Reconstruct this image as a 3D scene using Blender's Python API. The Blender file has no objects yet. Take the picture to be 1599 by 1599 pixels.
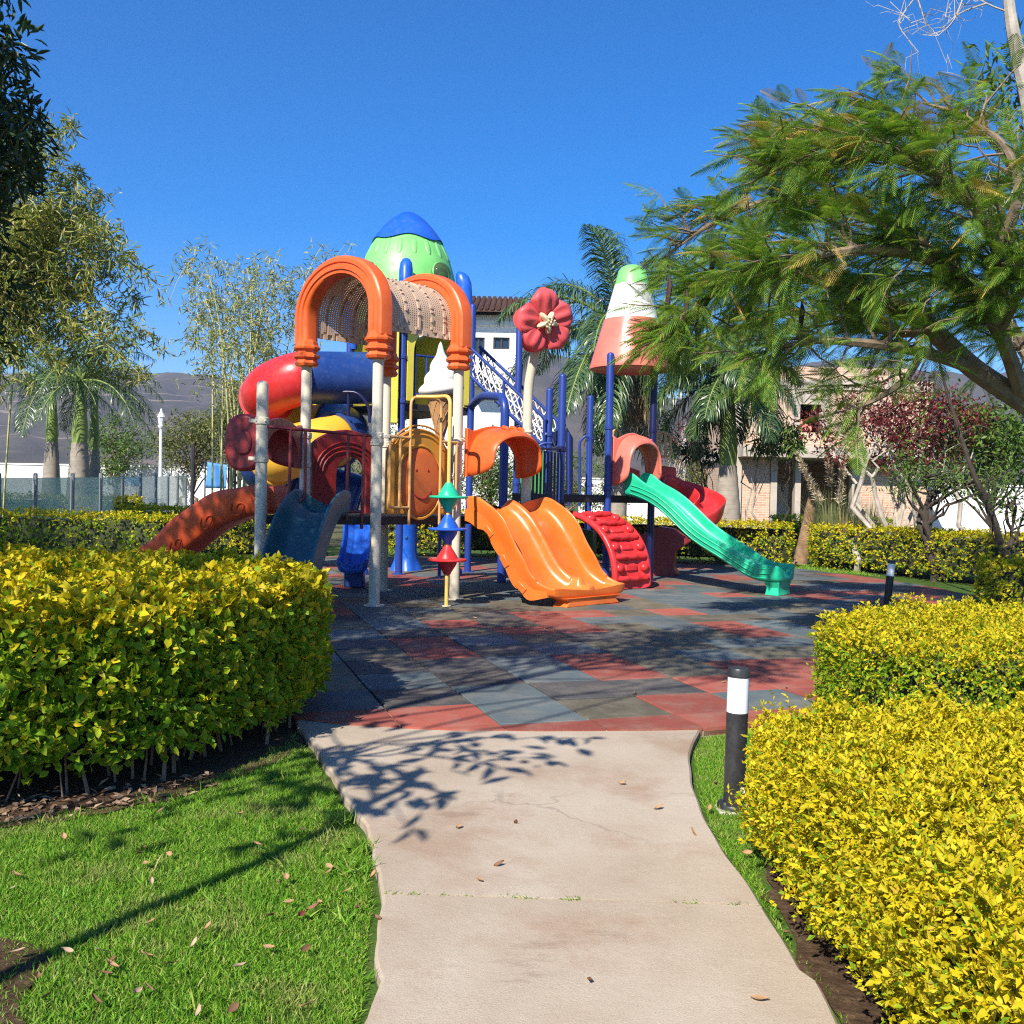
import bpy, math, random
import numpy as np
from mathutils import Vector, Matrix

scene = bpy.context.scene
col = scene.collection
PI = math.pi
R = math.radians
F_PX, PITCH, ROLL, EYE = 1520.0, 0.0194, 0.021, 1.5
HAZE = 0.00034
SUN_AZ, SUN_EL = R(206), R(41)

# ------------------------------------------------------------------ camera
cam_d = bpy.data.cameras.new('camera')
cam = bpy.data.objects.new('camera', cam_d)
col.objects.link(cam)
cam_d.sensor_width = 36
cam_d.lens = F_PX / 1599 * 36
cam_d.clip_start = 0.05
cam_d.clip_end = 9000
AX = np.array([1.0, 0, 0])
AU = np.array([0, math.sin(PITCH), math.cos(PITCH)])
AF = np.array([0, math.cos(PITCH), -math.sin(PITCH)])
c_, s_ = math.cos(ROLL), math.sin(ROLL)
rv, uv_ = c_ * AX + s_ * AU, -s_ * AX + c_ * AU
M = Matrix.Identity(4)
for i in range(3):
    M[i][0], M[i][1], M[i][2] = rv[i], uv_[i], -AF[i]
M[2][3] = EYE
cam.matrix_world = M
scene.camera = cam

# ------------------------------------------------------------------ sky and sun
world = bpy.data.worlds.new('World')
scene.world = world
world.use_nodes = True
wn = world.node_tree
bg = wn.nodes['Background']
sky = wn.nodes.new('ShaderNodeTexSky')
sky.sky_type = 'NISHITA'
sky.sun_disc = False
sky.sun_elevation = SUN_EL
sky.sun_rotation = SUN_AZ
sky.altitude = 1200
sky.air_density = 1.0
sky.dust_density = 0.35
sky.ozone_density = 3.5
hsv = wn.nodes.new('ShaderNodeHueSaturation')
hsv.inputs['Saturation'].default_value = 1.48
hsv.inputs['Hue'].default_value = 0.508
hsv.inputs['Value'].default_value = 0.97
wn.links.new(sky.outputs[0], hsv.inputs['Color'])
wn.links.new(hsv.outputs[0], bg.inputs[0])
bg.inputs[1].default_value = 0.112
sun_d = bpy.data.lights.new('sun', 'SUN')
sun_d.energy = 5.0
sun_d.angle = R(0.5)
sun_d.color = (1.0, 0.93, 0.82)
sun = bpy.data.objects.new('sun', sun_d)
col.objects.link(sun)
SDIR = Vector((math.sin(SUN_AZ) * math.cos(SUN_EL), math.cos(SUN_AZ) * math.cos(SUN_EL), math.sin(SUN_EL)))
sun.rotation_euler = SDIR.to_track_quat('Z', 'Y').to_euler()
sun.location = (-20, -40, 50)
scene.view_settings.view_transform = 'Standard'
scene.view_settings.look = 'None'
scene.view_settings.exposure = 0.85
scene.view_settings.gamma = 1
scene.view_settings.use_curve_mapping = False
cy = scene.cycles
cy.max_bounces = 8
cy.transparent_max_bounces = 16
cy.use_denoising = False
cy.use_adaptive_sampling = False
cy.volume_bounces = 0
cy.sample_clamp_indirect = 6
cy.pixel_filter_type = 'BLACKMAN_HARRIS'
cy.filter_width = 1.15

# ------------------------------------------------------------------ picture point -> place
def ray(px, py):
    a, b = (px - 799.5) / F_PX, (799.5 - py) / F_PX
    u, v = c_ * a - s_ * b, s_ * a + c_ * b
    return AF + u * AX + v * AU
def P(px, py, Y):                      # the place at distance Y seen at a picture point
    d = ray(px, py)
    return np.array([0, 0, EYE]) + d * (Y / d[1])
def G(px, py, z=0.0):                  # the place on the ground
    d = ray(px, py)
    return np.array([0, 0, EYE]) + d * ((z - EYE) / d[2])

# ------------------------------------------------------------------ objects
WL = {}
def tag(o, label=None, cat=None, group=None, kind=None):
    if label: o['label'] = label
    if cat: o['category'] = cat
    if group: o['group'] = group
    if kind: o['kind'] = kind
    return o
def thing(name, label, cat, loc, group=None):
    o = bpy.data.objects.new(name, None)
    col.objects.link(o)
    o.empty_display_size = 0.2
    o.location = Vector(loc)
    WL[o] = np.array(loc, float)
    return tag(o, label, cat, group)
def link_mesh(name, me, m, parent, org):
    o = bpy.data.objects.new(name, me)
    col.objects.link(o)
    if m is not None and not me.materials:
        for mm in (m if isinstance(m, (list, tuple)) else [m]): me.materials.append(mm)
    WL[o] = np.array(org, float)
    if parent is not None:
        o.parent = parent
        o.location = Vector(WL[o] - WL[parent])
    else:
        o.location = Vector(org)
    return o
def copy_tree(o, parent=None, offset=None):
    c = o.copy()
    col.objects.link(c)
    WL[c] = WL[o].copy()
    if parent is not None: c.parent = parent
    for ch in list(o.children): copy_tree(ch, c)
    return c

class MB:
    def __init__(s):
        s.v, s.f, s.n, s.mi = [], [], 0, []
    def add(s, v, f, mi=0):
        v = np.asarray(v, float).reshape(-1, 3)
        s.v.append(v)
        s.f += [tuple(int(i) + s.n for i in q) for q in f]
        s.mi += [mi] * len(f)
        s.n += len(v)
        return s
    def box(s, c, size, ax=None, mi=0):
        ax = np.eye(3) if ax is None else np.asarray(ax, float)
        h = np.array(size) / 2
        k = np.array([[x, y, z] for z in (-1, 1) for y in (-1, 1) for x in (-1, 1)]) * h
        return s.add(np.array(c) + k @ ax, [(0, 2, 3, 1), (4, 5, 7, 6), (0, 1, 5, 4), (2, 6, 7, 3), (0, 4, 6, 2), (1, 3, 7, 5)], mi)
    def rings(s, rg, closed=True, caps=True, loop=False, mi=0):
        rg = np.asarray(rg, float)
        k, m = rg.shape[:2]
        f = []
        for i in range(k if loop else k - 1):
            a, b = i * m, ((i + 1) % k) * m
            for j in range(m if closed else m - 1):
                j2 = (j + 1) % m
                f.append((a + j, a + j2, b + j2, b + j))
        if caps and closed and not loop:
            f.append(tuple(range(m))[::-1])
            f.append(tuple((k - 1) * m + j for j in range(m)))
        return s.add(rg.reshape(-1, 3), f, mi)
    def tube(s, path, r, n=8, caps=True, loop=False):
        path = np.asarray(path, float)
        k = len(path)
        r = np.full(k, r) if np.isscalar(r) else np.asarray(r, float)
        t = np.gradient(path, axis=0)
        if loop: t = np.roll(path, -1, 0) - np.roll(path, 1, 0)
        t /= np.linalg.norm(t, axis=1)[:, None] + 1e-12
        up = np.array([0, 0, 1.0]) if abs(t[0][2]) < .9 else np.array([0, 1.0, 0])
        u = np.cross(t[0], up); u /= np.linalg.norm(u)
        out = []
        a = np.arange(n) / n * 2 * PI
        for i in range(k):
            u = u - t[i] * (u @ t[i]); u /= np.linalg.norm(u) + 1e-12
            w = np.cross(t[i], u)
            out.append(path[i] + r[i] * (np.cos(a)[:, None] * u + np.sin(a)[:, None] * w))
        return s.rings(out, caps=caps, loop=loop)
    def lathe(s, prof, n=24, c=(0, 0, 0), a0=0.0, ax=None):
        prof = np.asarray(prof, float)
        a = np.arange(n) / n * 2 * PI + a0
        rg = np.array([np.c_[r * np.cos(a), r * np.sin(a), np.full(n, z)] for r, z in prof])
        if ax is not None: rg = rg @ np.asarray(ax, float)
        return s.rings(rg + np.array(c))
    def ball(s, c, r, nu=14, nv=9, ax=None):
        r = np.full(3, r) if np.isscalar(r) else np.asarray(r, float)
        th = np.linspace(.02, PI - .02, nv)
        a = np.arange(nu) / nu * 2 * PI
        rg = np.array([np.c_[np.sin(t) * np.cos(a), np.sin(t) * np.sin(a), np.full(nu, -np.cos(t))] for t in th]) * r
        if ax is not None: rg = rg @ np.asarray(ax, float)
        return s.rings(rg + np.array(c))
    def sweep(s, prof, path, lat, up, caps=True, mi=0):
        path = np.asarray(path, float); k = len(path)
        rg = []
        for i in range(k):
            p = np.asarray(prof(i / (k - 1)) if callable(prof) else prof, float)
            l = lat if np.ndim(lat) == 1 else lat[i]
            w = up if np.ndim(up) == 1 else up[i]
            rg.append(path[i] + p[:, :1] * np.asarray(l) + p[:, 1:2] * np.asarray(w))
        return s.rings(rg, caps=caps, mi=mi)
    def prism(s, poly, ext, mi=0):
        poly = np.asarray(poly, float); ext = np.asarray(ext, float)
        return s.rings([poly, poly + ext], mi=mi)
    def build(s, name, m, parent=None, smooth=True, ang=38, bevel=0, sub=0, org=None):
        v = np.concatenate(s.v)
        if org is None:
            org = np.array([(v[:, 0].min() + v[:, 0].max()) / 2, (v[:, 1].min() + v[:, 1].max()) / 2, v[:, 2].min()])
        me = bpy.data.meshes.new(name)
        me.from_pydata((v - org).tolist(), [], s.f)
        if any(s.mi): me.polygons.foreach_set('material_index', s.mi)
        fix_normals(me)
        if smooth:
            me.polygons.foreach_set('use_smooth', [True] * len(me.polygons))
            if not sub: me.set_sharp_from_angle(angle=R(ang))
        o = link_mesh(name, me, m, parent, org)
        if bevel:
            b = o.modifiers.new('bevel', 'BEVEL'); b.width = bevel; b.segments = 2; b.limit_method = 'ANGLE'; b.angle_limit = R(40)
        if sub:
            b = o.modifiers.new('sub', 'SUBSURF'); b.levels = sub; b.render_levels = sub
        return o
import bmesh
def fix_normals(me):
    b = bmesh.new(); b.from_mesh(me)
    bmesh.ops.recalc_face_normals(b, faces=b.faces[:])
    b.to_mesh(me); b.free()

def np_mesh(name, v, faces, m, parent=None, attrs=None, org=None, smooth=False):
    """one big mesh from a vertex array and a (n,k) face array"""
    v = np.asarray(v, np.float32)
    if org is None: org = WL[parent] if parent is not None else np.zeros(3)
    v = v - np.asarray(org, np.float32)
    me = bpy.data.meshes.new(name)
    fl = faces if isinstance(faces, list) else [faces]
    nl = sum(f.size for f in fl); nf = sum(len(f) for f in fl)
    me.vertices.add(len(v)); me.loops.add(nl); me.polygons.add(nf)
    me.vertices.foreach_set('co', v.ravel())
    me.loops.foreach_set('vertex_index', np.concatenate([f.ravel() for f in fl]).astype(np.int32))
    tot = np.concatenate([np.full(len(f), f.shape[1]) for f in fl]).astype(np.int32)
    me.polygons.foreach_set('loop_start', (np.cumsum(tot) - tot).astype(np.int32))
    if smooth: me.polygons.foreach_set('use_smooth', np.ones(nf, bool))
    me.update(calc_edges=True)
    for k, a in (attrs or {}).items():
        at = me.attributes.new(k, 'FLOAT', 'POINT')
        at.data.foreach_set('value', np.asarray(a, np.float32))
    return link_mesh(name, me, m, parent, org)

# ------------------------------------------------------------------ leaves
def unit(a):
    return a / (np.linalg.norm(a, axis=-1, keepdims=True) + 1e-9)
LEAF4 = (np.array([[0, 0, 0], [.45, .5, .06], [1, 0, -.08], [.45, -.5, .06]]), np.array([[0, 1, 2], [0, 2, 3]]))
LEAF5 = (np.array([[0, 0, 0], [.42, .5, .10], [1, 0, -.10], [.42, -.5, .10], [.5, 0, 0], [.78, .3, .03], [.78, -.3, .03]]),
         np.array([[0, 4, 1], [1, 4, 5], [5, 4, 2], [0, 3, 4], [3, 6, 4], [6, 2, 4]]))
EDGE5 = np.array([.4, 1, 1, 1, 0, 1, 1.])
def scatter(T, pos, d, n, L, W):
    """copies of a leaf template: lengthwise along d, facing n"""
    tv, tf = T
    d = unit(d); s = unit(np.cross(n, d)); n = np.cross(d, s)
    N = len(pos)
    L = np.broadcast_to(L, (N,)); W = np.broadcast_to(W, (N,))
    v = (pos[:, None, :] + tv[None, :, 0:1] * (d * L[:, None])[:, None, :] + tv[None, :, 1:2] * (s * W[:, None])[:, None, :]
         + tv[None, :, 2:3] * (n * L[:, None])[:, None, :])
    f = tf[None] + (np.arange(N) * len(tv))[:, None, None]
    return v.reshape(-1, 3), f.reshape(-1, tf.shape[1])

# ------------------------------------------------------------------ materials
MATS = {}
class NT:
    def __init__(s, name):
        s.m = bpy.data.materials.new(name); s.m.use_nodes = True
        s.t = s.m.node_tree; s.b = s.t.nodes['Principled BSDF']; s.out = s.t.nodes['Material Output']
    def n(s, typ, **kw):
        k = s.t.nodes.new(typ)
        for a, b in kw.items():
            if a.startswith('i_'):
                key = a[2:]; key = int(key) if key.isdigit() else key
                k.inputs[key].default_value = b
            else: setattr(k, a, b)
        return k
    def l(s, a, b): s.t.links.new(a, b)
    def coord(s, which='Object'): return s.n('ShaderNodeTexCoord').outputs[which]
    def noise(s, scale, vec=None, detail=4, rough=.55):
        k = s.n('ShaderNodeTexNoise'); k.inputs['Scale'].default_value = scale
        k.inputs['Detail'].default_value = detail; k.inputs['Roughness'].default_value = rough
        if vec is not None: s.l(vec, k.inputs['Vector'])
        return k.outputs['Fac']
    def ramp(s, fac, stops):
        k = s.n('ShaderNodeValToRGB')
        e = k.color_ramp.elements
        while len(e) < len(stops): e.new(.5)
        for x, (p, c) in zip(e, stops):
            x.position = p; x.color = (*c, 1) if len(c) == 3 else c
        s.l(fac, k.inputs[0])
        return k.outputs[0]
    def mix(s, fac, a, b, mode='MIX'):
        k = s.n('ShaderNodeMix', data_type='RGBA', blend_type=mode)
        for sock, val in ((k.inputs[0], fac), (k.inputs[6], a), (k.inputs[7], b)):
            if hasattr(val, 'is_linked'): s.l(val, sock)
            elif isinstance(val, (int, float)): sock.default_value = val
            else: sock.default_value = (*val, 1)
        return k.outputs[2]
    def math(s, op, a, b=0.0):
        k = s.n('ShaderNodeMath', operation=op)
        for sock, val in ((k.inputs[0], a), (k.inputs[1], b)):
            if hasattr(val, 'is_linked'): s.l(val, sock)
            else: sock.default_value = val
        return k.outputs[0]
    def bump(s, h, strength=.3, dist=.01):
        k = s.n('ShaderNodeBump'); k.inputs['Strength'].default_value = strength; k.inputs['Distance'].default_value = dist
        s.l(h, k.inputs['Height']); s.l(k.outputs[0], s.b.inputs['Normal'])
    def set(s, **kw):
        for k, v in kw.items():
            k = {'rough': 'Roughness', 'spec': 'Specular IOR Level', 'metal': 'Metallic', 'coat': 'Coat Weight', 'trans': 'Transmission Weight', 'alpha': 'Alpha'}[k]
            s.b.inputs[k].default_value = v
        return s
def mat(name, c, rough=.5, var=.12, scale=2.5, bump=0, bscale=60, spec=.4, metal=0, coat=0, speck=0):
    if name in MATS: return MATS[name]
    t = NT(name)
    o = t.coord()
    c = np.array(c)
    lo, hi = np.clip(c * (1 - var), 0, 1), np.clip(c * (1 + var * .7) + var * .02, 0, 1)
    f = t.noise(scale, o)
    cc = t.ramp(f, [(.3, tuple(lo)), (.7, tuple(hi))])
    if speck:
        g = t.noise(bscale * 2, o, 2)
        cc = t.mix(t.ramp(g, [(.35, (0, 0, 0)), (.65, (1, 1, 1))]), cc, t.mix(speck, cc, (1, .95, .85)))
    t.l(cc, t.b.inputs['Base Color'])
    t.set(rough=rough, spec=spec, metal=metal, coat=coat)
    if bump: t.bump(t.noise(bscale, o, 3), bump, .01)
    MATS[name] = t.m
    return t.m
def plastic(name, c, rough=.36):
    """rotomoulded plastic: a little sun bleached, scuffed and dusty"""
    if name in MATS: return MATS[name]
    t = NT(name); o = t.coord(); c = np.array(c)
    f = t.noise(1.7, o, 5)
    base = t.ramp(f, [(.3, tuple(c * .80)), (.72, tuple(np.clip(c * 1.06 + .02, 0, 1)))])
    mp = t.n('ShaderNodeMapping'); mp.inputs['Scale'].default_value = (9, 9, .9); t.l(o, mp.inputs[0])
    base = t.mix(t.ramp(t.noise(1.0, mp.outputs[0], 5, .65), [(.52, (0, 0, 0)), (.75, (.40, .40, .40))]), base, tuple(c * .62 + .03))
    g = t.noise(14, o, 6, .7)
    dust = t.ramp(g, [(.52, (0, 0, 0)), (.78, (.36, .36, .36))])
    base = t.mix(dust, base, tuple(c * .6 + np.array([.14, .12, .10])))
    t.l(base, t.b.inputs['Base Color'])
    t.l(t.ramp(t.noise(9, o, 4), [(.3, (rough - .08,) * 3), (.75, (rough + .16,) * 3)]), t.b.inputs['Roughness'])
    t.set(spec=.42)
    t.bump(t.noise(5, o, 2), .10, .02)
    MATS[name] = t.m
    return t.m
def leafmat(name, cols, trans=.3, rough=.45, edge=None, spec=.35, tcol=None):
    """cols: colours that single leaves take; edge: the same for the leaf margins"""
    t = NT(name)
    rnd = t.n('ShaderNodeNewGeometry').outputs['Random Per Island']
    def rp(cs):
        k = t.ramp(rnd, [(i / max(1, len(cs) - 1), c) for i, c in enumerate(cs)])
        return k
    c = rp(cols)
    if edge:
        a = t.n('ShaderNodeAttribute', attribute_name='edge')
        c = t.mix(t.ramp(a.outputs['Fac'], [(.25, (0, 0, 0)), (.75, (1, 1, 1))]), c, rp(edge))
    t.l(c, t.b.inputs['Base Color'])
    t.set(rough=rough, spec=spec)
    tr = t.n('ShaderNodeBsdfTranslucent')
    t.l(t.mix(1.0, c, (1.0, 1.0, .55), 'MULTIPLY'), tr.inputs[0])
    mx = t.n('ShaderNodeMixShader'); mx.inputs[0].default_value = trans
    t.l(t.b.outputs[0], mx.inputs[1]); t.l(tr.outputs[0], mx.inputs[2]); t.l(mx.outputs[0], t.out.inputs[0])
    MATS[name] = t.m
    return t.m

# plain colours
orange = plastic('orange_plastic', (.74, .115, .014)); slide_orange = plastic('slide_orange', (.76, .155, .012), .28)
brick_orange = plastic('red_orange_plastic', (.62, .075, .012)); red = plastic('red_plastic', (.62, .02, .022), .3)
coral = plastic('coral_plastic', (.74, .185, .13)); maroon = plastic('maroon_plastic', (.26, .013, .018), .34)
darkred = plastic('dark_red_plastic', (.34, .016, .014), .4)
yellow = plastic('yellow_plastic', (.80, .43, .03)); paleyellow = plastic('pale_yellow_plastic', (.72, .62, .06))
amber = plastic('amber_plastic', (.62, .27, .025), .42); teal = plastic('green_teal_plastic', (.008, .50, .27), .3)
slate = plastic('slate_teal_plastic', (.022, .105, .135), .35); blue = plastic('blue_plastic', (.005, .10, .55), .32)
deepblue = plastic('tube_blue_plastic', (.008, .045, .22), .32); lime = plastic('lime_plastic', (.20, .62, .16), .4)
white_p = plastic('white_plastic', (.80, .78, .74), .4); cone_tan = plastic('cone_tan_plastic', (.50, .27, .11), .5)
cream_p = plastic('cream_plastic', (.72, .60, .38), .45); flower_red = plastic('flower_red_plastic', (.74, .085, .095), .5)
tan_p = plastic('beige_plastic', (.56, .40, .28), .45); grass_green = plastic('green_panel_plastic', (.06, .28, .045), .45)
cream = mat('cream_paint', (.60, .54, .42), .4, .06, 3, bump=.03, bscale=20)
bluepaint = mat('blue_paint', (.018, .045, .24), .35, .12, 3); navy = mat('navy_paint_and_shaded_blue', (.006, .009, .055), .35, .1, 3)
railred = mat('maroon_paint', (.20, .025, .03), .4, .12, 3); railyel = mat('yellow_paint', (.62, .34, .13), .4, .12, 4)
deckmat = mat('deck_steel', (.025, .02, .02), .6, .2, 4, bump=.2, bscale=90)
steel = mat('steel', (.45, .45, .44), .35, .1, 5, metal=.8)
blackmetal = mat('black_metal', (.022, .022, .024), .42, .25, 9, speck=.012, bscale=25)
bark = mat('bark', (.20, .145, .095), .9, .35, 9, bump=.8, bscale=30)
palebark = mat('pale_bark', (.40, .35, .29), .9, .3, 7, bump=.6, bscale=25)
darkbark = mat('dark_bark', (.055, .04, .03), .9, .35, 9, bump=.8, bscale=30)

# ================================================================== the setting
rs = np.random.RandomState(7)
def inside(poly, x, y):
    poly = np.asarray(poly); r = np.zeros(len(x), bool); j = len(poly) - 1
    for i in range(len(poly)):
        xi, yi = poly[i][:2]; xj, yj = poly[j][:2]
        c = ((yi > y) != (yj > y)) & (x < (xj - xi) * (y - yi) / (yj - yi + 1e-12) + xi)
        r ^= c; j = i
    return r
def sample_poly(poly, n, rng=rs):
    poly = np.asarray(poly)[:, :2]
    lo, hi = poly.min(0), poly.max(0)
    k = 0; out = []
    while k < n:
        q = rng.uniform(lo, hi, (n * 2 + 50, 2))
        q = q[inside(poly, q[:, 0], q[:, 1])]
        out.append(q); k += len(q)
    return np.concatenate(out)[:n]
def area(poly):
    p = np.asarray(poly)[:, :2]; q = np.roll(p, -1, 0)
    return abs((p[:, 0] * q[:, 1] - q[:, 0] * p[:, 1]).sum() / 2)

# ground materials
t = NT('dry_ground'); o = t.coord()
cc = t.ramp(t.noise(.35, o, 8), [(.3, (.10, .085, .05)), (.5, (.09, .10, .035)), (.7, (.17, .13, .08))])
t.l(cc, t.b.inputs['Base Color']); t.set(rough=.95, spec=.1); dry_ground = t.m
t = NT('lawn_soil'); o = t.coord()
cc = t.ramp(t.noise(3.2, o, 8, .65), [(.28, (.045, .075, .014)), (.55, (.06, .115, .02)), (.72, (.115, .10, .04))])
t.l(cc, t.b.inputs['Base Color']); t.set(rough=.95, spec=.1); t.bump(t.noise(60, o, 4), .6, .02); lawn_soil = t.m
t = NT('bed_soil'); o = t.coord()
cc = t.ramp(t.noise(16, o, 8, .7), [(.3, (.05, .03, .018)), (.55, (.12, .075, .045)), (.72, (.24, .16, .10))])
t.l(cc, t.b.inputs['Base Color']); t.set(rough=.95, spec=.1); t.bump(t.noise(40, o, 6, .7), 1.0, .03); bed_soil = t.m
t = NT('concrete_path'); o = t.coord()
base = t.ramp(t.noise(1.3, o, 6, .6), [(.3, (.36, .285, .205)), (.52, (.43, .355, .268)), (.72, (.48, .41, .325))])
st = t.noise(.9, t.n('ShaderNodeMapping', i_Location=(3.1, 1.7, 0)).outputs[0], 7, .65)
mp = t.n('ShaderNodeMapping'); mp.inputs['Location'].default_value = (3.1, 1.7, 0); t.l(o, mp.inputs[0])
st = t.noise(1.1, mp.outputs[0], 7, .66)
base = t.mix(t.ramp(st, [(.48, (0, 0, 0)), (.66, (.70, .70, .70))]), base, (.29, .165, .10))
mp2 = t.n('ShaderNodeMapping'); mp2.inputs['Location'].default_value = (9.1, 4.7, 0); mp2.inputs['Scale'].default_value = (1, 3, 1); t.l(o, mp2.inputs[0])
base = t.mix(t.ramp(t.noise(.8, mp2.outputs[0], 8, .7), [(.60, (0, 0, 0)), (.66, (.42, .42, .42)), (.72, (0, 0, 0))]), base, (.20, .13, .095))
g = t.noise(170, o, 3, .7)
base = t.mix(t.ramp(g, [(.33, (.36, .36, .36)), (.46, (0, 0, 0))]), base, (.17, .125, .10))
base = t.mix(t.ramp(g, [(.56, (0, 0, 0)), (.72, (.4, .4, .4))]), base, (.66, .58, .50))
vo = t.n('ShaderNodeTexVoronoi', feature='DISTANCE_TO_EDGE'); vo.inputs['Scale'].default_value = .75
vm = t.n('ShaderNodeVectorMath', operation='ADD'); vn = t.n('ShaderNodeTexNoise'); vn.inputs['Scale'].default_value = 5; vn.inputs['Detail'].default_value = 6; t.l(o, vn.inputs['Vector'])
vs = t.n('ShaderNodeVectorMath', operation='SCALE'); vs.inputs['Scale'].default_value = .35; t.l(vn.outputs['Color'], vs.inputs[0]); t.l(o, vm.inputs[0]); t.l(vs.outputs[0], vm.inputs[1]); t.l(vm.outputs[0], vo.inputs['Vector'])
crk = t.math('MULTIPLY', t.ramp(vo.outputs['Distance'], [(.0, (1, 1, 1)), (.006, (.8, .8, .8)), (.012, (0, 0, 0))]), t.ramp(t.noise(.8, o, 2), [(.54, (0, 0, 0)), (.64, (.30, .30, .30))]))
base = t.mix(crk, base, (.12, .085, .06))
t.l(base, t.b.inputs['Base Color']); t.set(rough=.88, spec=.2)
t.bump(t.math('ADD', g, t.math('MULTIPLY', t.noise(28, o, 5), .8)), .42, .008)
concrete_path_m = t.m

g_ = MB(); g_.add([(-2300, -400, -.09), (2300, -400, -.09), (2300, 2100, -.09), (-2300, 2100, -.09)], [(0, 1, 2, 3)])
tag(g_.build('ground', dry_ground, org=(0, 0, -.09)), kind='structure')
g_ = MB(); g_.add([(-16, -6, -.06), (13, -6, -.06), (13, 27, -.06), (-16, 27, -.06)], [(0, 1, 2, 3)])
tag(g_.build('lawn', lawn_soil, org=(0, 0, -.06)), kind='structure')

# ---- footpath: two cast slabs with a joint
L_px = [(462, 1127), (500, 1178), (530, 1226), (575, 1300), (590, 1365), (596, 1400), (592, 1445), (584, 1505), (566, 1599)]
R_px = [(1093, 1137), (1079, 1168), (1080, 1212), (1093, 1256), (1121, 1312), (1160, 1366), (1196, 1420), (1252, 1512), (1310, 1599)]
Lg = np.array([G(*q, -.012)[:2] for q in L_px][::-1]); Rg = np.array([G(*q, -.012)[:2] for q in R_px][::-1])
Lg = np.vstack([[Lg[0][0] - .22, .4], Lg, [Lg[-1][0] - .12, 6.75]])
Rg = np.vstack([[Rg[0][0] - .35, .4], Rg, [Rg[-1][0] + .02, 6.75]])
def smooth_curve(p, n):
    """Catmull-Rom through points"""
    p = np.asarray(p, float); q = np.vstack([2 * p[0] - p[1], p, 2 * p[-1] - p[-2]])
    out = []
    for i in range(1, len(q) - 2):
        for t_ in np.linspace(0, 1, n, endpoint=False):
            a, b, c, d = q[i - 1:i + 3]
            out.append(.5 * (2 * b + (c - a) * t_ + (2 * a - 5 * b + 4 * c - d) * t_ ** 2 + (3 * b - a - 3 * c + d) * t_ ** 3))
    return np.array(out + [p[-1]])
Lc, Rc = smooth_curve(Lg, 8), smooth_curve(Rg, 8)
def atY(c, y): return np.array([np.interp(y, c[:, 1], c[:, 0]), y])
jl, jr = G(597, 1394, -.012)[1], G(1190, 1413, -.012)[1]
path = thing('concrete_path', None, None, (0, 3, -.1)); tag(path, kind='structure')
for ya, yb in (((.4, .4), (jl - .007, jr - .007)), ((jl + .007, jr + .007), (6.7, 6.7))):
    mb = MB(); rows = []
    n = 46
    for k in range(n + 1):
        u = k / n
        a, b = atY(Lc, ya[0] + (yb[0] - ya[0]) * u), atY(Rc, ya[1] + (yb[1] - ya[1]) * u)
        jx = (.006 * math.sin(a[1] * 9.0) + .004 * math.sin(a[1] * 23 + 1) + rs.normal(0, .0012)) if 0 < k < n else 0
        a = a + np.array([jx, 0]); b = b + np.array([.003 * math.sin(b[1] * 12), 0])
        w = unit((b - a)[None])[0] * .012
        rows.append([[*a, -.16], [*a, -.024], [*(a + w), -.012]] + [[*(a + (b - a) * q), -.012 + rs.normal(0, .0012)] for q in np.linspace(.1, .9, 9)] + [[*(b - w), -.012], [*b, -.024], [*b, -.16]])
    mb.rings(rows)
    mb.build('path_slab', concrete_path_m, path, ang=35)

# ---- rubber play surface: interlocking tiles
TS, TA, TX, TY = 0.6306, 0.32053, -1.04454, 7.27404
RUB = [G(465, 1121)[:2], G(560, 1131)[:2], G(700, 1138)[:2], G(820, 1139)[:2], G(930, 1139)[:2], G(1095, 1137)[:2], G(1200, 1128)[:2], G(1300, 1107)[:2],
       (3.2, 8.1), (4.2, 9.9), (5.0, 12.4), (5.55, 13.6), (6.6, 14.2), (7.4, 15.2), (7.5, 17.0), (7.0, 19.2), (6.2, 21.0), (4, 22.2), (0, 22.8), (-4, 21.8),
       (-6.4, 18.4), (-6.9, 14), (-5.6, 10.4), (-3.4, 8.2), (-2.0, 6.9)]
def clip(poly, quad):
    out = [np.array(p) for p in poly]
    for i in range(4):
        a, b = quad[i], quad[(i + 1) % 4]
        nrm = np.array([-(b - a)[1], (b - a)[0]])
        inp, out = out, []
        for k in range(len(inp)):
            p, q = inp[k], inp[(k + 1) % len(inp)]
            dp, dq = nrm @ (p - a), nrm @ (q - a)
            if dp >= 0: out.append(p)
            if dp * dq < 0: out.append(p + (q - p) * dp / (dp - dq))
        if not out: return []
    return out
def rubber(name, c):
    t = NT(name); o = t.coord('Object')
    gm = t.n('ShaderNodeNewGeometry').outputs['Position']
    rnd = t.n('ShaderNodeObjectInfo').outputs['Random']
    c = np.array(c)
    big = t.ramp(t.noise(1.1, gm, 6, .62), [(.3, tuple(c * .72)), (.7, tuple(c * 1.15))])
    v = t.ramp(rnd, [(0, (.8, .8, .8)), (1, (1.18, 1.15, 1.12))])
    cc = t.mix(1.0, big, v, 'MULTIPLY')
    g = t.noise(230, gm, 2, .6)
    cc = t.mix(t.ramp(g, [(.55, (0, 0, 0)), (.7, (.30, .30, .30))]), cc, (.34, .28, .22))
    d = t.noise(2.6, gm, 7, .7)
    cc = t.mix(t.ramp(d, [(.46, (0, 0, 0)), (.72, (.44, .44, .44))]), cc, (.30, .25, .19))
    sand = t.noise(75, gm, 2, .5)
    cc = t.mix(t.ramp(t.math('MULTIPLY', sand, t.noise(1.3, gm, 3)), [(.40, (0, 0, 0)), (.46, (.55, .55, .55))]), cc, (.48, .38, .28))
    t.l(cc, t.b.inputs['Base Color']); t.set(rough=.8, spec=.28)
    t.bump(t.noise(190, gm, 3, .7), .45, .006)
    return t.m
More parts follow.
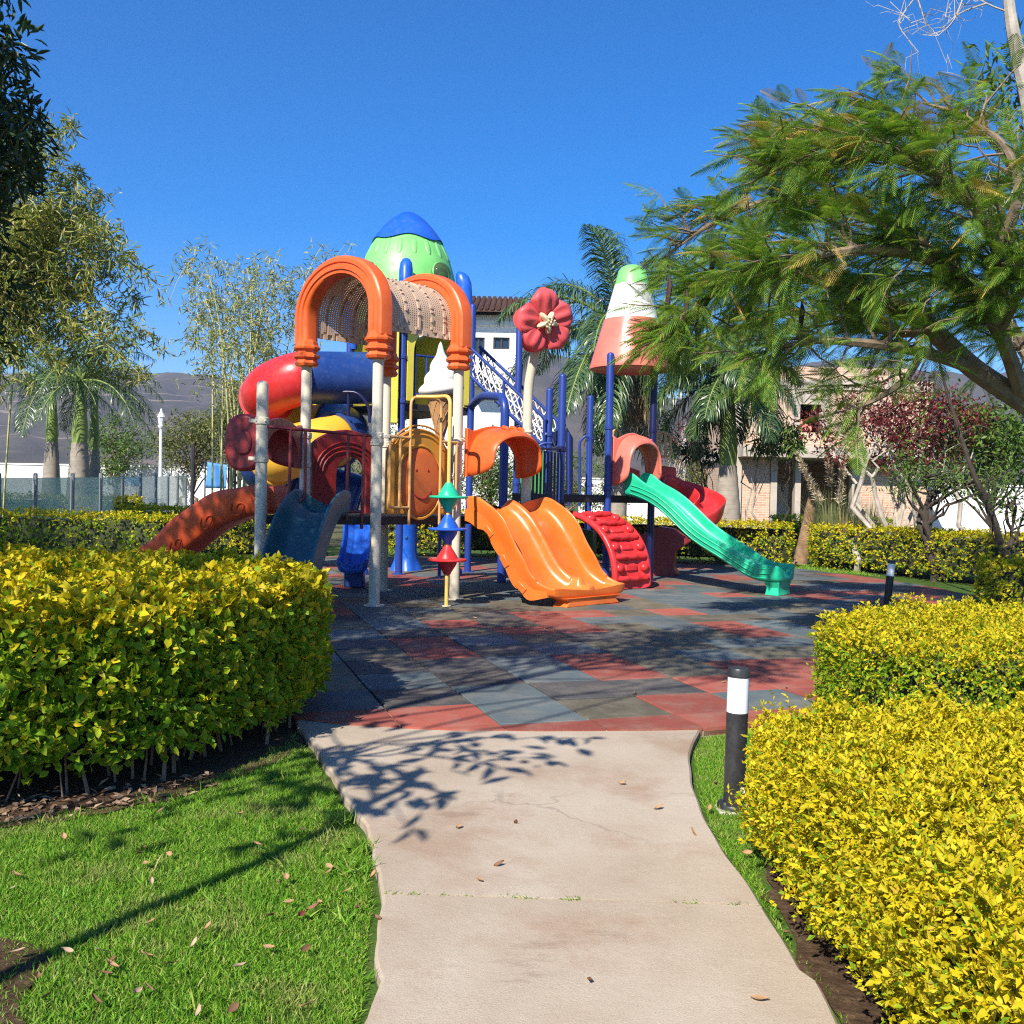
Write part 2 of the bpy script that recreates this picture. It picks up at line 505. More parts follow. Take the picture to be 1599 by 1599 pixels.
rub_mats = [rubber('red_rubber', (.31, .075, .052)), rubber('blue_rubber', (.094, .128, .138)), rubber('olive_rubber', (.128, .116, .078)), rubber('black_rubber', (.060, .061, .063))]
t = NT('rubber_joint'); o = t.coord(); t.l(t.ramp(t.noise(1.1, o, 5), [(.42, (.02, .018, .016)), (.62, (.30, .23, .16))]), t.b.inputs['Base Color']); t.set(rough=.95, spec=.1); under = t.m
ub = MB(); ub.prism([(*p, -.12) for p in RUB], (0, 0, .098))
surf = ub.build('rubber_surface', under, org=(0, 13, -.12)); tag(surf, kind='structure')
TC = {}
for j, row in {2: 'RRRRRRRRR', 1: 'RRBOR RRR', 0: 'BKBKKRRRR', -1: 'OBKBRORRR', -2: 'OKKBROBOO', -3: 'BORKBOOBBO', -4: 'RKRBOKOORB', -5: 'OBKORROBRBO', -6: 'BOBRORBBOOB', -7: 'RKBOKRRORBBO'}.items():
    for k, ch in enumerate(row):
        if ch != ' ': TC[(k - 1, j)] = 'RBOK'.index(ch)
tiles = []
ex, ey = np.array([math.cos(TA), math.sin(TA)]), np.array([math.sin(TA), -math.cos(TA)])
for i in range(-16, 26):
    for j in range(-32, 6):
        o2 = np.array([TX, TY]) + TS * (i * ex + j * ey)
        g2 = .0065
        quad = [o2 + TS * (a * ex + b * ey) for a, b in ((0, 0), (0, 1), (1, 1), (1, 0))]
        cen = sum(quad) / 4
        quad = [cen + (q - cen) * (1 - 2 * g2 / TS) for q in quad]
        pl = clip(RUB, quad)
        if len(pl) < 3 or area(pl) < .01: continue
        cidx = TC.get((i, j))
        if cidx is None:
            cidx = int(rs.choice([0, 0, 0, 1, 1, 2, 2, 3])) if rs.rand() < .6 else int(rs.choice([0, 1, 1, 2]))
        full = area(pl) > .999 * area(quad)
        vis = abs(cen[0] / max(cen[1], .1)) < .56
        tiles.append((0 if vis else 1, cen[1], cen, pl, quad, cidx, full))
tiles.sort(key=lambda q: q[:2])
shared = {}; rest = MB()
for k, (_, _, cen, pl, quad, cidx, full) in enumerate(tiles):
    top = rs.normal(0, .0016)
    if k < 300:
        if full:
            if cidx not in shared:
                b = MB(); q = [np.array([*(p - cen), 0]) for p in quad]; up = np.array([0, 0, .055])
                inner = [p * .985 + up for p in q]; mid = [p + up - np.array([0, 0, .005]) for p in q]
                b.rings([q, mid, inner]); ob = b.build('rubber_tile', rub_mats[cidx], surf, smooth=False, org=(0, 0, 0))
                shared[cidx] = ob.data
            else:
                ob = bpy.data.objects.new('rubber_tile', shared[cidx]); col.objects.link(ob); ob.parent = surf
            WL[ob] = np.array([*cen, -.055 + top])
            ob.location = Vector(WL[ob] - WL[surf])
            ob.rotation_euler = (rs.normal(0, .0045), rs.normal(0, .0045), rs.normal(0, .003))
        else:
            b = MB(); q = [np.array([*p, -.055 + top]) for p in pl]
            b.prism(q, (0, 0, .055)); b.build('rubber_tile', rub_mats[cidx], surf, smooth=False)
    else:
        rest.prism([np.array([*p, -.055 + top]) for p in pl], (0, 0, .055), cidx)
tag(rest.build('rubber_tile', rub_mats, surf, smooth=False), kind='stuff')

# ---- hills
t = NT('dry_hillside'); o = t.coord()
sx = t.n('ShaderNodeSeparateXYZ'); t.l(o, sx.inputs[0])
base = t.ramp(t.noise(.011, o, 9, .68), [(.3, (.052, .048, .030)), (.5, (.085, .07, .05)), (.7, (.125, .10, .075))])
base = t.mix(t.ramp(t.noise(.08, o, 6, .7), [(.45, (0, 0, 0)), (.7, (.6, .6, .6))]), base, (.045, .05, .03))
zz = t.math('ADD', sx.outputs[2], t.math('MULTIPLY', t.noise(.006, o, 3), 60.0))
band = t.math('FRACT', t.math('MULTIPLY', zz, .085))
line = t.ramp(band, [(.0, (1, 1, 1)), (.10, (.9, .9, .9)), (.14, (0, 0, 0))])
side = t.ramp(t.math('MULTIPLY', t.math('ADD', sx.outputs[0], 700.0), .001), [(.40, (1, 1, 1)), (.55, (0, 0, 0))])
msk = t.math('MULTIPLY', t.math('MULTIPLY', line, side), t.ramp(t.noise(.02, o, 3), [(.42, (0, 0, 0)), (.58, (.8, .8, .8))]))
base = t.mix(msk, base, (.30, .23, .17))
t.l(base, t.b.inputs['Base Color']); t.set(rough=1, spec=.05); hill_m = t.m
ridge_px = np.array([(-500, 640), (-200, 600), (0, 597), (140, 592), (240, 594), (300, 600), (350, 609), (430, 610), (520, 590), (640, 560), (740, 548), (830, 553), (880, 572), (930, 596), (985, 622), (1030, 634), (1060, 634), (1110, 618), (1180, 597), (1300, 580), (1450, 590), (1599, 600), (1850, 620), (2200, 660)])
hr = np.random.RandomState(3)
nA, nR = 260, 46
az = np.linspace(-700, 2400, nA)
rp = np.interp(az, ridge_px[:, 0], ridge_px[:, 1])
wob = sum(np.sin(az * f_ + hr.rand() * 6) * a_ for f_, a_ in ((.02, 2.2), (.05, 1.4), (.11, .9), (.23, .5)))
rp = rp + wob
rows = []
for k in range(nR):
    u = k / (nR - 1)
    row = []
    for a in range(nA):
        D = 420 + 900 * min(u / .8, 1.0) + (600 * (u - .8) / .2 if u > .8 else 0)
        top = P(az[a], rp[a], 1320)
        gx = (az[a] - 799.5) / F_PX
        h = top[2] * (math.sin(min(u / .8, 1) * PI / 2) ** 1.5 if u <= .8 else 1 - .8 * (u - .8) / .2)
        rel = min(1, u * 3) * (1 if u < .72 else max(0, 1 - (u - .72) / .08))
        h += rel * 3.2 * (math.sin(a * .21 + k * .35) + math.sin(a * .37 - k * .5 + 2) + .6 * math.sin(a * .83 + k * .9))
        row.append((gx * D, D, h - .5))
    rows.append(row)
hb = MB(); hb.rings(rows, closed=False, caps=False)
tag(hb.build('hills', hill_m, org=(0, 1000, 0), ang=180), kind='structure')
# electricity pylon on the hillside
pt = P(284, 636, 1150)
py_ = thing('electricity_pylon', 'tiny grey lattice pylon standing on the terraced hillside', 'pylon', pt)
H_, tw = 26.0, MB()
for sx_ in (-1, 1):
    for sy_ in (-1, 1): tw.tube([pt + np.array([sx_ * 3, sy_ * 3, -3]), pt + np.array([sx_ * .4, sy_ * .4, H_])], .32, 4)
for k in range(6):
    z0, z1 = k * 4.2, (k + 1) * 4.2
    w0, w1 = 3 - 2.6 * z0 / H_, 3 - 2.6 * z1 / H_
    for sg in (-1, 1): tw.tube([pt + np.array([sg * w0, -w0, z0]), pt + np.array([-sg * w1, -w1, z1])], .22, 4)
tw.build('lattice', steel, py_)
cr = MB()
for z in (17, 21): cr.tube([pt + np.array([-5, 0, z]), pt + np.array([5, 0, z])], .3, 4)
cr.build('cross_arm', steel, py_)

# ---- boundary walls
plaster = mat('white_plaster', (.74, .73, .70), .8, .08, .5, bump=.15, bscale=12)
def wall(name, label, a, b, h, th=.2):
    a, b = np.array([*a, -.2]), np.array([*b, -.2])
    d = unit((b - a)[None])[0]; w = np.array([-d[1], d[0], 0])
    m_ = MB(); m_.prism([a - w * th / 2, b - w * th / 2, b + w * th / 2, a + w * th / 2], (0, 0, h + .2))
    r_ = thing(name, label, 'wall', (*((a + b) / 2)[:2], 0))
    m_.build('wall_panel', plaster, r_, smooth=False)
    m_ = MB(); w2 = w * (th / 2 + .05)
    up = np.array([0, 0, h + .2])
    m_.prism([a - w2 + up, b - w2 + up, b + w2 + up, a + w2 + up], (0, 0, .07)); m_.build('coping', plaster, r_, smooth=False)
    return r_
wall('boundary_wall', 'long low white boundary wall behind the glass fence and palms on the left', (-34, 47), (-8.0, 44), 2.35)
wall('boundary_wall', 'white boundary wall seen past the red tube slide, left of the brick house', (3.0, 44), (11.5, 44), 2.2)
wall('boundary_wall', 'white boundary wall beyond the pale trunks at the right edge', (13.5, 36), (32, 33), 2.1)

# ---- white villa behind the play tower
roofm = mat('clay_roof_tile', (.085, .040, .028), .8, .3, 3)
glassdark = NT('dark_window_glass').set(rough=.08, spec=.6); glassdark.b.inputs['Base Color'].default_value = (.02, .03, .045, 1); glassdark = glassdark.m
framem = mat('dark_window_frame', (.03, .03, .035), .5, .1)
Yh = 40.0
q0, q1 = P(585, 640, Yh), P(808, 640, Yh)
hx0, hx1 = q0[0], q1[0]
zt = P(770, 492, Yh)[2]
villa = thing('white_villa', 'white two storey house with a clay tiled eave behind the flower and play tower', 'house', ((hx0 + hx1) / 2, Yh + 4, 0))
def boxw(name, x0, x1, y0, y1, z0, z1, m_, par, bevel=0):
    b = MB(); b.box(((x0 + x1) / 2, (y0 + y1) / 2, (z0 + z1) / 2), (x1 - x0, y1 - y0, z1 - z0)); return b.build(name, m_, par, smooth=False, bevel=bevel)
wins = [(P(737, 554, Yh), P(757, 527, Yh)), (P(770, 545, Yh), P(796, 527, Yh)), (P(640, 554, Yh), P(680, 527, Yh))]
# front wall built round its window openings
xs = sorted({hx0, hx1, *[w[0][0] for w in wins], *[w[1][0] for w in wins]})
fw = MB()
for a, b in zip(xs[:-1], xs[1:]):
    wn_ = [w for w in wins if w[0][0] <= (a + b) / 2 <= w[1][0]]
    if wn_:
        fw.box(((a + b) / 2, Yh + .15, wn_[0][0][2] / 2), (b - a, .3, wn_[0][0][2])); z1 = wn_[0][1][2]
        fw.box(((a + b) / 2, Yh + .15, (z1 + zt) / 2), (b - a, .3, zt - z1))
    else: fw.box(((a + b) / 2, Yh + .15, zt / 2), (b - a, .3, zt))
fw.build('front_wall', plaster, villa, smooth=False)
boxw('side_wall', hx1 - .3, hx1, Yh + .302, Yh + 8, 0, zt, plaster, villa)
boxw('side_wall', hx0, hx0 + .3, Yh + .302, Yh + 8, 0, zt, plaster, villa)
boxw('back_wall', hx0 + .3, hx1 - .3, Yh + 7.7, Yh + 8, 0, zt - .01, plaster, villa)
for lo_, hi_ in wins:
    f_ = MB(); w_ = .07
    x0, x1, z0, z1 = lo_[0], hi_[0], lo_[2], hi_[2]
    f_.box(((x0 + x1) / 2, Yh + .12, z0 + w_ / 2), (x1 - x0, .1, w_)); f_.box(((x0 + x1) / 2, Yh + .12, z1 - w_ / 2), (x1 - x0, .1, w_))
    for x in (x0 + w_ / 2, (x0 + x1) / 2, x1 - w_ / 2): f_.box((x, Yh + .12, (z0 + z1) / 2), (w_, .1, z1 - z0 - 2 * w_))
    fr = f_.build('window', framem, villa, smooth=False)
    boxw('pane', x0 + .02, x1 - .02, Yh + .14, Yh + .16, z0 + .02, z1 - .02, glassdark, fr)
zc = P(770, 505, Yh)[2]
boxw('cornice', hx0 - .08, hx1 + .08, Yh - .1, Yh - .003, zc - .1, zc + .1, plaster, villa)
zb0, zb1 = P(770, 598, Yh)[2], P(770, 575, Yh)[2]
boxw('balcony', hx1 - 2.0, hx1 - .1, Yh - 1.1, Yh - .004, zb0 - .15, zb1 - .2, plaster, villa)
rfb = MB(); ov = .75
rfb.prism([(hx0 - ov, Yh - ov, zt), (hx1 + ov - .45, Yh - ov, zt), (hx1 + ov - .45, Yh + 4, zt + 1.35), (hx0 - ov, Yh + 4, zt + 1.35)], (0, 0, .12))
rfb.prism([(hx0 - ov, Yh + 8.7, zt), (hx0 - ov, Yh + 4.01, zt + 1.35), (hx1 + ov - .45, Yh + 4.01, zt + 1.35), (hx1 + ov - .45, Yh + 8.7, zt)], (0, 0, .12))
rf = rfb.build('roof', roofm, villa, smooth=False)
rt = MB(); x = hx0 - ov + .1
while x < hx1 + ov - .5:
    for k in range(9):
        u0, u1 = k / 9, (k + 1.12) / 9
        pa = np.array([x, Yh - ov - .06 + 4.75 * u0, zt + .16 + 1.35 * u0]); pb = np.array([x, Yh - ov - .06 + 4.75 * u1, zt + .14 + 1.35 * u1])
        rt.tube([pa, pb], [.105, .085], 6)
    x += .235
tag(rt.build('roof_tile', roofm, rf), kind='stuff')

# ---- unfinished brick house
t = NT('raw_brick'); o = t.coord()
sx = t.n('ShaderNodeSeparateXYZ'); t.l(o, sx.inputs[0])
cx = t.n('ShaderNodeCombineXYZ'); t.l(t.math('ADD', sx.outputs[0], sx.outputs[1]), cx.inputs[0]); t.l(sx.outputs[2], cx.inputs[1])
bk = t.n('ShaderNodeTexBrick'); t.l(cx.outputs[0], bk.inputs['Vector'])
for k, v in (('Scale', 1.0), ('Brick Width', .27), ('Row Height', .082), ('Mortar Size', .014), ('Bias', 0.0)): bk.inputs[k].default_value = v
bk.inputs['Color1'].default_value = (.47, .25, .15, 1); bk.inputs['Color2'].default_value = (.60, .40, .27, 1); bk.inputs['Mortar'].default_value = (.55, .47, .38, 1)
base = t.mix(t.ramp(t.noise(1.2, o, 6, .6), [(.4, (0, 0, 0)), (.75, (.55, .55, .55))]), bk.outputs[0], (.56, .45, .35))
t.l(base, t.b.inputs['Base Color']); t.set(rough=.95, spec=.1); t.bump(bk.outputs['Fac'], -.5, .02); brickm = t.m
rawcon = mat('raw_concrete', (.46, .40, .33), .92, .2, 1.5, bump=.4, bscale=10)
Yb = 33.0
def X(px, py=700): return P(px, py, Yb)[0]
def Z(py, px=1250): return P(px, py, Yb)[2]
bx0, bx1 = X(1158), X(1452)
bh = thing('brick_house', 'unfinished two storey brick house with raw concrete slabs behind the right hand palm', 'house', ((bx0 + bx1) / 2, Yb + 4, 0))
zs0, zs1, zb_, ztp = Z(716), Z(700), Z(607), Z(572)
wx0, wx1, wz0, wz1 = X(1249, 650), X(1282, 650), Z(674), Z(631)
boxw('brick_wall', bx0, wx0 - .28, Yb, Yb + .25, zs1, zb_ - .02, brickm, bh)
boxw('brick_wall', wx1 + .28, bx1, Yb, Yb + .25, zs1, zb_ - .02, brickm, bh)
boxw('brick_wall', wx0 - .28, wx1 + .28, Yb, Yb + .25, zs1, wz0 - .02, brickm, bh)
boxw('lintel', wx0 - .28, wx1 + .28, Yb - .03, Yb + .25, wz1, zb_ - .02, rawcon, bh)
for a, b in ((wx0 - .28, wx0), (wx1, wx1 + .28)): boxw('window_jamb', a, b, Yb - .03, Yb + .25, wz0 - .02, wz1, rawcon, bh)
boxw('concrete_beam', bx0 - .05, bx1 + .05, Yb - .05, Yb + .3, zb_ - .02, zb_ + .32, rawcon, bh)
boxw('parapet', bx0, bx1 - .8, Yb + .01, Yb + .25, zb_ + .32, ztp, brickm, bh)
boxw('floor_slab', bx0 - .15, bx1 + .3, Yb - .9, Yb + 7, zs0, zs1 - .002, rawcon, bh)
boxw('roof_slab', bx0, bx1, Yb + .3, Yb + 7, zb_ + .02, zb_ + .2, rawcon, bh)
boxw('brick_wall', bx0 - .02, bx0 + .23, Yb + .252, Yb + 7, 0, zb_ - .03, brickm, bh)
boxw('concrete_column', bx0 - .32, bx0 - .002, Yb - .12, Yb + .2, 0, zb_ - .03, rawcon, bh)
boxw('brick_wall', bx1 - .25, bx1, Yb + .252, Yb + 7, 0, zb_ - .03, brickm, bh)
boxw('back_wall', bx0 + .3, bx1 - .3, Yb + 6.7, Yb + 6.95, zs1, zb_, brickm, bh)
boxw('brick_wall', bx0, X(1202, 760), Yb, Yb + .25, 0, zs0 - .003, brickm, bh)
for a, b in ((1203, 1213), (1241, 1250), (1330, 1342)): boxw('concrete_column', X(a, 760), X(b, 760), Yb - .04, Yb + .28, 0, zs0 - .003, rawcon, bh)
boxw('brick_wall', X(1342, 760) + .003, bx1, Yb, Yb + .25, 0, zs0 - .003, brickm, bh)
boxw('partition_wall', X(1213, 760) - .6, X(1250, 760) + .5, Yb + 3.2, Yb + 3.4, 0, Z(754) , plaster, bh)
boxw('partition_wall', X(1250, 760), bx1 - .3, Yb + 4.2, Yb + 4.4, 0, zs0 - .01, brickm, bh)
pk = mat('pink_cloth', (.72, .28, .22), .8, .1)
pb_ = MB(); c0 = np.array([X(1256, 670), Yb + .05, wz0])
for k, (dx, hh) in enumerate(((-.07, .42), (.08, .3), (.2, .22))):
    pb_.rings([[c0 + np.array([dx + a * w_ * (1 if q else 1), b * w_ + .03, z]) for a, b in ((-1, -1), (1, -1), (1, 1), (-1, 1))] for q, (w_, z) in enumerate(((.08, 0), (.1, hh * .5), (.05, hh * .9), (.02, hh)))])
tag(pb_.build('cloth_bundle', pk, sub=1), 'small pink bundle propped in the upstairs window opening of the brick house', 'bundle')

# ---- lamp posts, tarpaulin, poles, glass fence
whitep = mat('white_lamp_paint', (.78, .78, .76), .4, .05)
def lamp_post(label, base, h):
    b = np.array(base, float); r_ = thing('lamp_post', label, 'street lamp', b, 'white lamp posts far behind the play area')
    m_ = MB(); m_.lathe([(.16, -.1), (.16, .25), (.08, .4), (.06, h - .8), (.05, h - .62)], 10, b); m_.build('pole', whitep, r_)
    m_ = MB(); m_.lathe([(.06, h - .62), (.13, h - .52), (.13, h - .48), (.06, h - .48)], 8, b); m_.build('lantern_base', whitep, r_)
    m_ = MB(); m_.lathe([(.09, h - .479), (.14, h - .15), (.09, h - .1)], 8, b); m_.build('lantern', mat('lantern_glass', (.7, .72, .72), .2, .05), r_)
    m_ = MB(); m_.lathe([(.165, h - .155), (.09, h - .02), (.05, h + .06), (.03, h + .14), (.001, h + .2)], 8, b); m_.build('lantern_cap', whitep, r_)
b = P(251, 700, 38); lamp_post('white lamp post with a lantern in front of the terraced hill', (b[0], 38, 0), P(251, 645, 38)[2])
b = P(1069, 720, 46); lamp_post('white lamp post between the red tube slide and the brick house', (b[0], 46, 0), P(1069, 688, 46)[2])
tarp_m = mat('blue_tarpaulin', (.10, .30, .62), .5, .15, 4, bump=.3, bscale=6)
a0, a1 = P(320, 762, 34), P(353, 722, 34)
tp = thing('blue_tarpaulin', 'light blue tarpaulin sheet hung up in front of the white wall', 'tarpaulin', ((a0[0] + a1[0]) / 2, 34, 0))
m_ = MB(); rows = []
for u in np.linspace(0, 1, 9):
    rows.append([(a0[0] + (a1[0] - a0[0]) * v + .05 * u, 34 + .07 * math.sin(v * 9 + u * 2), a0[2] + (a1[2] - a0[2]) * u * (1 - .1 * v)) for v in np.linspace(0, 1, 13)])
m_.rings(rows, closed=False, caps=False); so = m_.build('sheet', tarp_m, tp); sd = so.modifiers.new('t', 'SOLIDIFY'); sd.thickness = .01
for x in (a0[0] - .03, a1[0] + .06):
    m_ = MB(); m_.tube([(x, 34.1, -.05), (x, 34.1, a1[2] + .03)], .025, 6); m_.build('pole', blackmetal, tp)
for (px_, py_t, Yp, lab) in ((300, 696, 16.5, 'thin black pole rising behind the red slide, nearer the yellow hedge'), (366, 729, 25, 'thin black pole beside the bamboo stems at the left of the play frame')):
    b = P(px_, 800, Yp); t_ = P(px_, py_t, Yp)
    r_ = thing('metal_pole', lab, 'pole', (b[0], Yp, -.05))
    m_ = MB(); m_.lathe([(.035, -.05), (.035, t_[2]), (.028, t_[2] + .03), (.0005, t_[2] + .035)], 8, (b[0], Yp, 0)); m_.build('shaft', blackmetal, r_)
    m_ = MB(); m_.lathe([(.09, -.05), (.09, -.03), (.036, -.03)], 10, (b[0], Yp, 0)); m_.build('base_plate', blackmetal, r_)
# glass pool fence
t = NT('fence_glass'); t.b.inputs['Base Color'].default_value = (.55, .68, .64, 1); t.set(rough=.04, spec=.5)
tb = t.n('ShaderNodeBsdfTransparent'); tb.inputs[0].default_value = (.93, .97, .955, 1)
mx = t.n('ShaderNodeMixShader'); fr = t.n('ShaderNodeFresnel'); fr.inputs[0].default_value = 1.45
t.l(t.math('ADD', t.math('MULTIPLY', fr.outputs[0], .8), .04), mx.inputs[0])
t.l(tb.outputs[0], mx.inputs[1]); t.l(t.b.outputs[0], mx.inputs[2]); t.l(mx.outputs[0], t.out.inputs[0]); fence_glass = t.m
gf = thing('glass_fence', 'frameless glass panel fence on grey posts behind the dark clipped hedge', 'fence', (-12, 25, 0))
posts = []
for px_, Yp in ((-60, 20.0), (-2, 21.0), (55, 22.0), (113, 23.4), (157, 25.0), (191, 26.8), (219, 28.8), (243, 31), (262, 33.4), (277, 36), (290, 39)):
    b = P(px_, 780, Yp); zt_ = P(px_, 739, Yp)[2]
    posts.append((b[0], Yp, zt_))
    m_ = MB(); m_.lathe([(.05, -.08), (.05, zt_ - .04), (.045, zt_), (.001, zt_ + .01)], 8, (b[0], Yp, 0)); m_.build('fence_post', mat('grey_post', (.22, .23, .24), .4, .1), gf)
for a, b in zip(posts[:-1], posts[1:]):
    pa, pb = np.array(a), np.array(b); d = unit((pb - pa)[None])[0] * np.array([1, 1, 0]); w = np.array([-d[1], d[0], 0]) * .008
    s0, s1 = pa + d * .07, pb - d * .07
    lo_ = [np.array([*s0[:2], .05]), np.array([*s1[:2], .05])]; hi_ = [np.array([*s1[:2], b[2] - .1]), np.array([*s0[:2], a[2] - .1])]
    m_ = MB(); m_.prism([lo_[0] - w, lo_[1] - w, hi_[0] - w, hi_[1] - w], 2 * w); m_.build('glass_panel', fence_glass, gf, smooth=False)

# ---- bollard lights
opal = mat('opal_diffuser', (.82, .83, .85), .3, .03)
def bollard(label, base, h, lean=(0, 0)):
    r_ = thing('bollard_light', label, 'bollard light', (*base, 0), 'black and white bollard lights')
    b = np.array([*base, 0.0]); k = h / .65
    m_ = MB(); m_.lathe([(.053, -.058), (.053, .43 * k)], 24, b); m_.build('post', blackmetal, r_)
    m_ = MB(); m_.lathe([(.050, .43 * k), (.053, .431 * k), (.053, .605 * k), (.050, .606 * k)], 24, b); m_.build('diffuser', opal, r_)
    m_ = MB(); m_.lathe([(.055, .606 * k), (.055, .64 * k), (.050, .65 * k), (.001, .652 * k)], 24, b); m_.build('cap', blackmetal, r_)
    m_ = MB(); m_.lathe([(.083, -.06), (.083, -.03), (.078, -.022), (.0535, -.022)], 24, b); m_.build('base_plate', blackmetal, r_)
    m_ = MB(); m_.box(b + np.array([.03, -.046, .055]), (.022, .006, .028)); m_.build('sticker', opal, r_)
    for a in (.6, 2.2, 3.8, 5.4):
        m_ = MB(); m_.lathe([(.008, -.022), (.008, -.012), (.001, -.01)], 6, b + np.array([.067 * math.cos(a), .067 * math.sin(a), 0])); m_.build('bolt', steel, r_)
    r_.rotation_euler = (lean[1], lean[0], 0)
    return r_
g1 = G(1146, 1256, -.03); bollard('near black bollard light with a white lamp band in the grass by the path', g1[:2], .655, (.012, 0))
ft = MB(); ft.box((g1[0] - .02, g1[1] - .02, -.068), (.14, .14, .05)); tag(ft.build('concrete_footing', rawcon, bevel=.01), 'small white concrete footing under the near bollard light', 'footing')
g2_ = G(1385, 947); bollard('far bollard light leaning a little to the right at the edge of the rubber tiles', g2_[:2], .66, (.075, 0))

# ---- the air
t = NT('haze'); t.t.nodes.remove(t.b)
pv = t.n('ShaderNodeVolumePrincipled'); pv.inputs['Color'].default_value = (.62, .74, 1.0, 1); pv.inputs['Density'].default_value = HAZE; pv.inputs['Anisotropy'].default_value = .2
t.l(pv.outputs[0], t.out.inputs['Volume'])
hz = MB(); hz.box((0, 800, 103), (4800, 2700, 208.2)); hz_o = hz.build('haze', t.m, smooth=False); tag(hz_o, kind='stuff')

# ================================================================== vegetation
# ---- leaf materials (colours of single leaves)
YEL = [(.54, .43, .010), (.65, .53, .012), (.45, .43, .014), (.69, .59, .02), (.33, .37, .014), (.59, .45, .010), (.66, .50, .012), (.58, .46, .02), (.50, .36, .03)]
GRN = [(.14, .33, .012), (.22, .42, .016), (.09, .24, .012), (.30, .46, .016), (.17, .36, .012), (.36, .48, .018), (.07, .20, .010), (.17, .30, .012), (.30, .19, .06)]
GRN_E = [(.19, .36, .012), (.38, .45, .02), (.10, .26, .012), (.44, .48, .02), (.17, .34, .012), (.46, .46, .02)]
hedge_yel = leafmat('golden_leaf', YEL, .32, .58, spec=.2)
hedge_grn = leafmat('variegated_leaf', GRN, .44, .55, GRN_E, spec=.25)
hedge_mid = leafmat('lime_leaf', [(.20, .30, .008), (.36, .40, .012), (.12, .24, .008), (.46, .44, .014), (.26, .35, .010)], .30, .42)
twigm = mat('hedge_twig', (.22, .15, .10), .9, .3, 12)
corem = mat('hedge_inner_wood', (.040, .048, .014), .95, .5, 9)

def resample(poly, step):
    out = []
    poly = np.asarray(poly, float)
    for a, b in zip(poly, np.roll(poly, -1, 0)):
        n = max(1, int(np.linalg.norm(b - a) / step))
        for k in range(n): out.append(a + (b - a) * k / n)
    return np.array(out)
def offset_poly(poly, d):
    p = np.asarray(poly, float)
    t_ = unit(np.roll(p, -1, 0) - np.roll(p, 1, 0))
    return p + d * np.c_[t_[:, 1], -t_[:, 0]]
def ccw(p):
    p = np.asarray(p, float); q = np.roll(p, -1, 0)
    return p if (p[:, 0] * q[:, 1] - q[:, 0] * p[:, 1]).sum() > 0 else p[::-1]
def round_poly(poly, n=5, k=.25):
    """rounded corners"""
    p = np.asarray(poly, float); out = []
    for i in range(len(p)):
        a, b, c = p[i - 1], p[i], p[(i + 1) % len(p)]
        r1 = min(k, .45 * np.linalg.norm(a - b)); r2 = min(k, .45 * np.linalg.norm(c - b))
        s0, s1 = b + unit((a - b)[None])[0] * r1, b + unit((c - b)[None])[0] * r2
        for t_ in np.linspace(0, 1, n): out.append((1 - t_) ** 2 * s0 + 2 * t_ * (1 - t_) * b + t_ ** 2 * s1)
    return np.array(out)
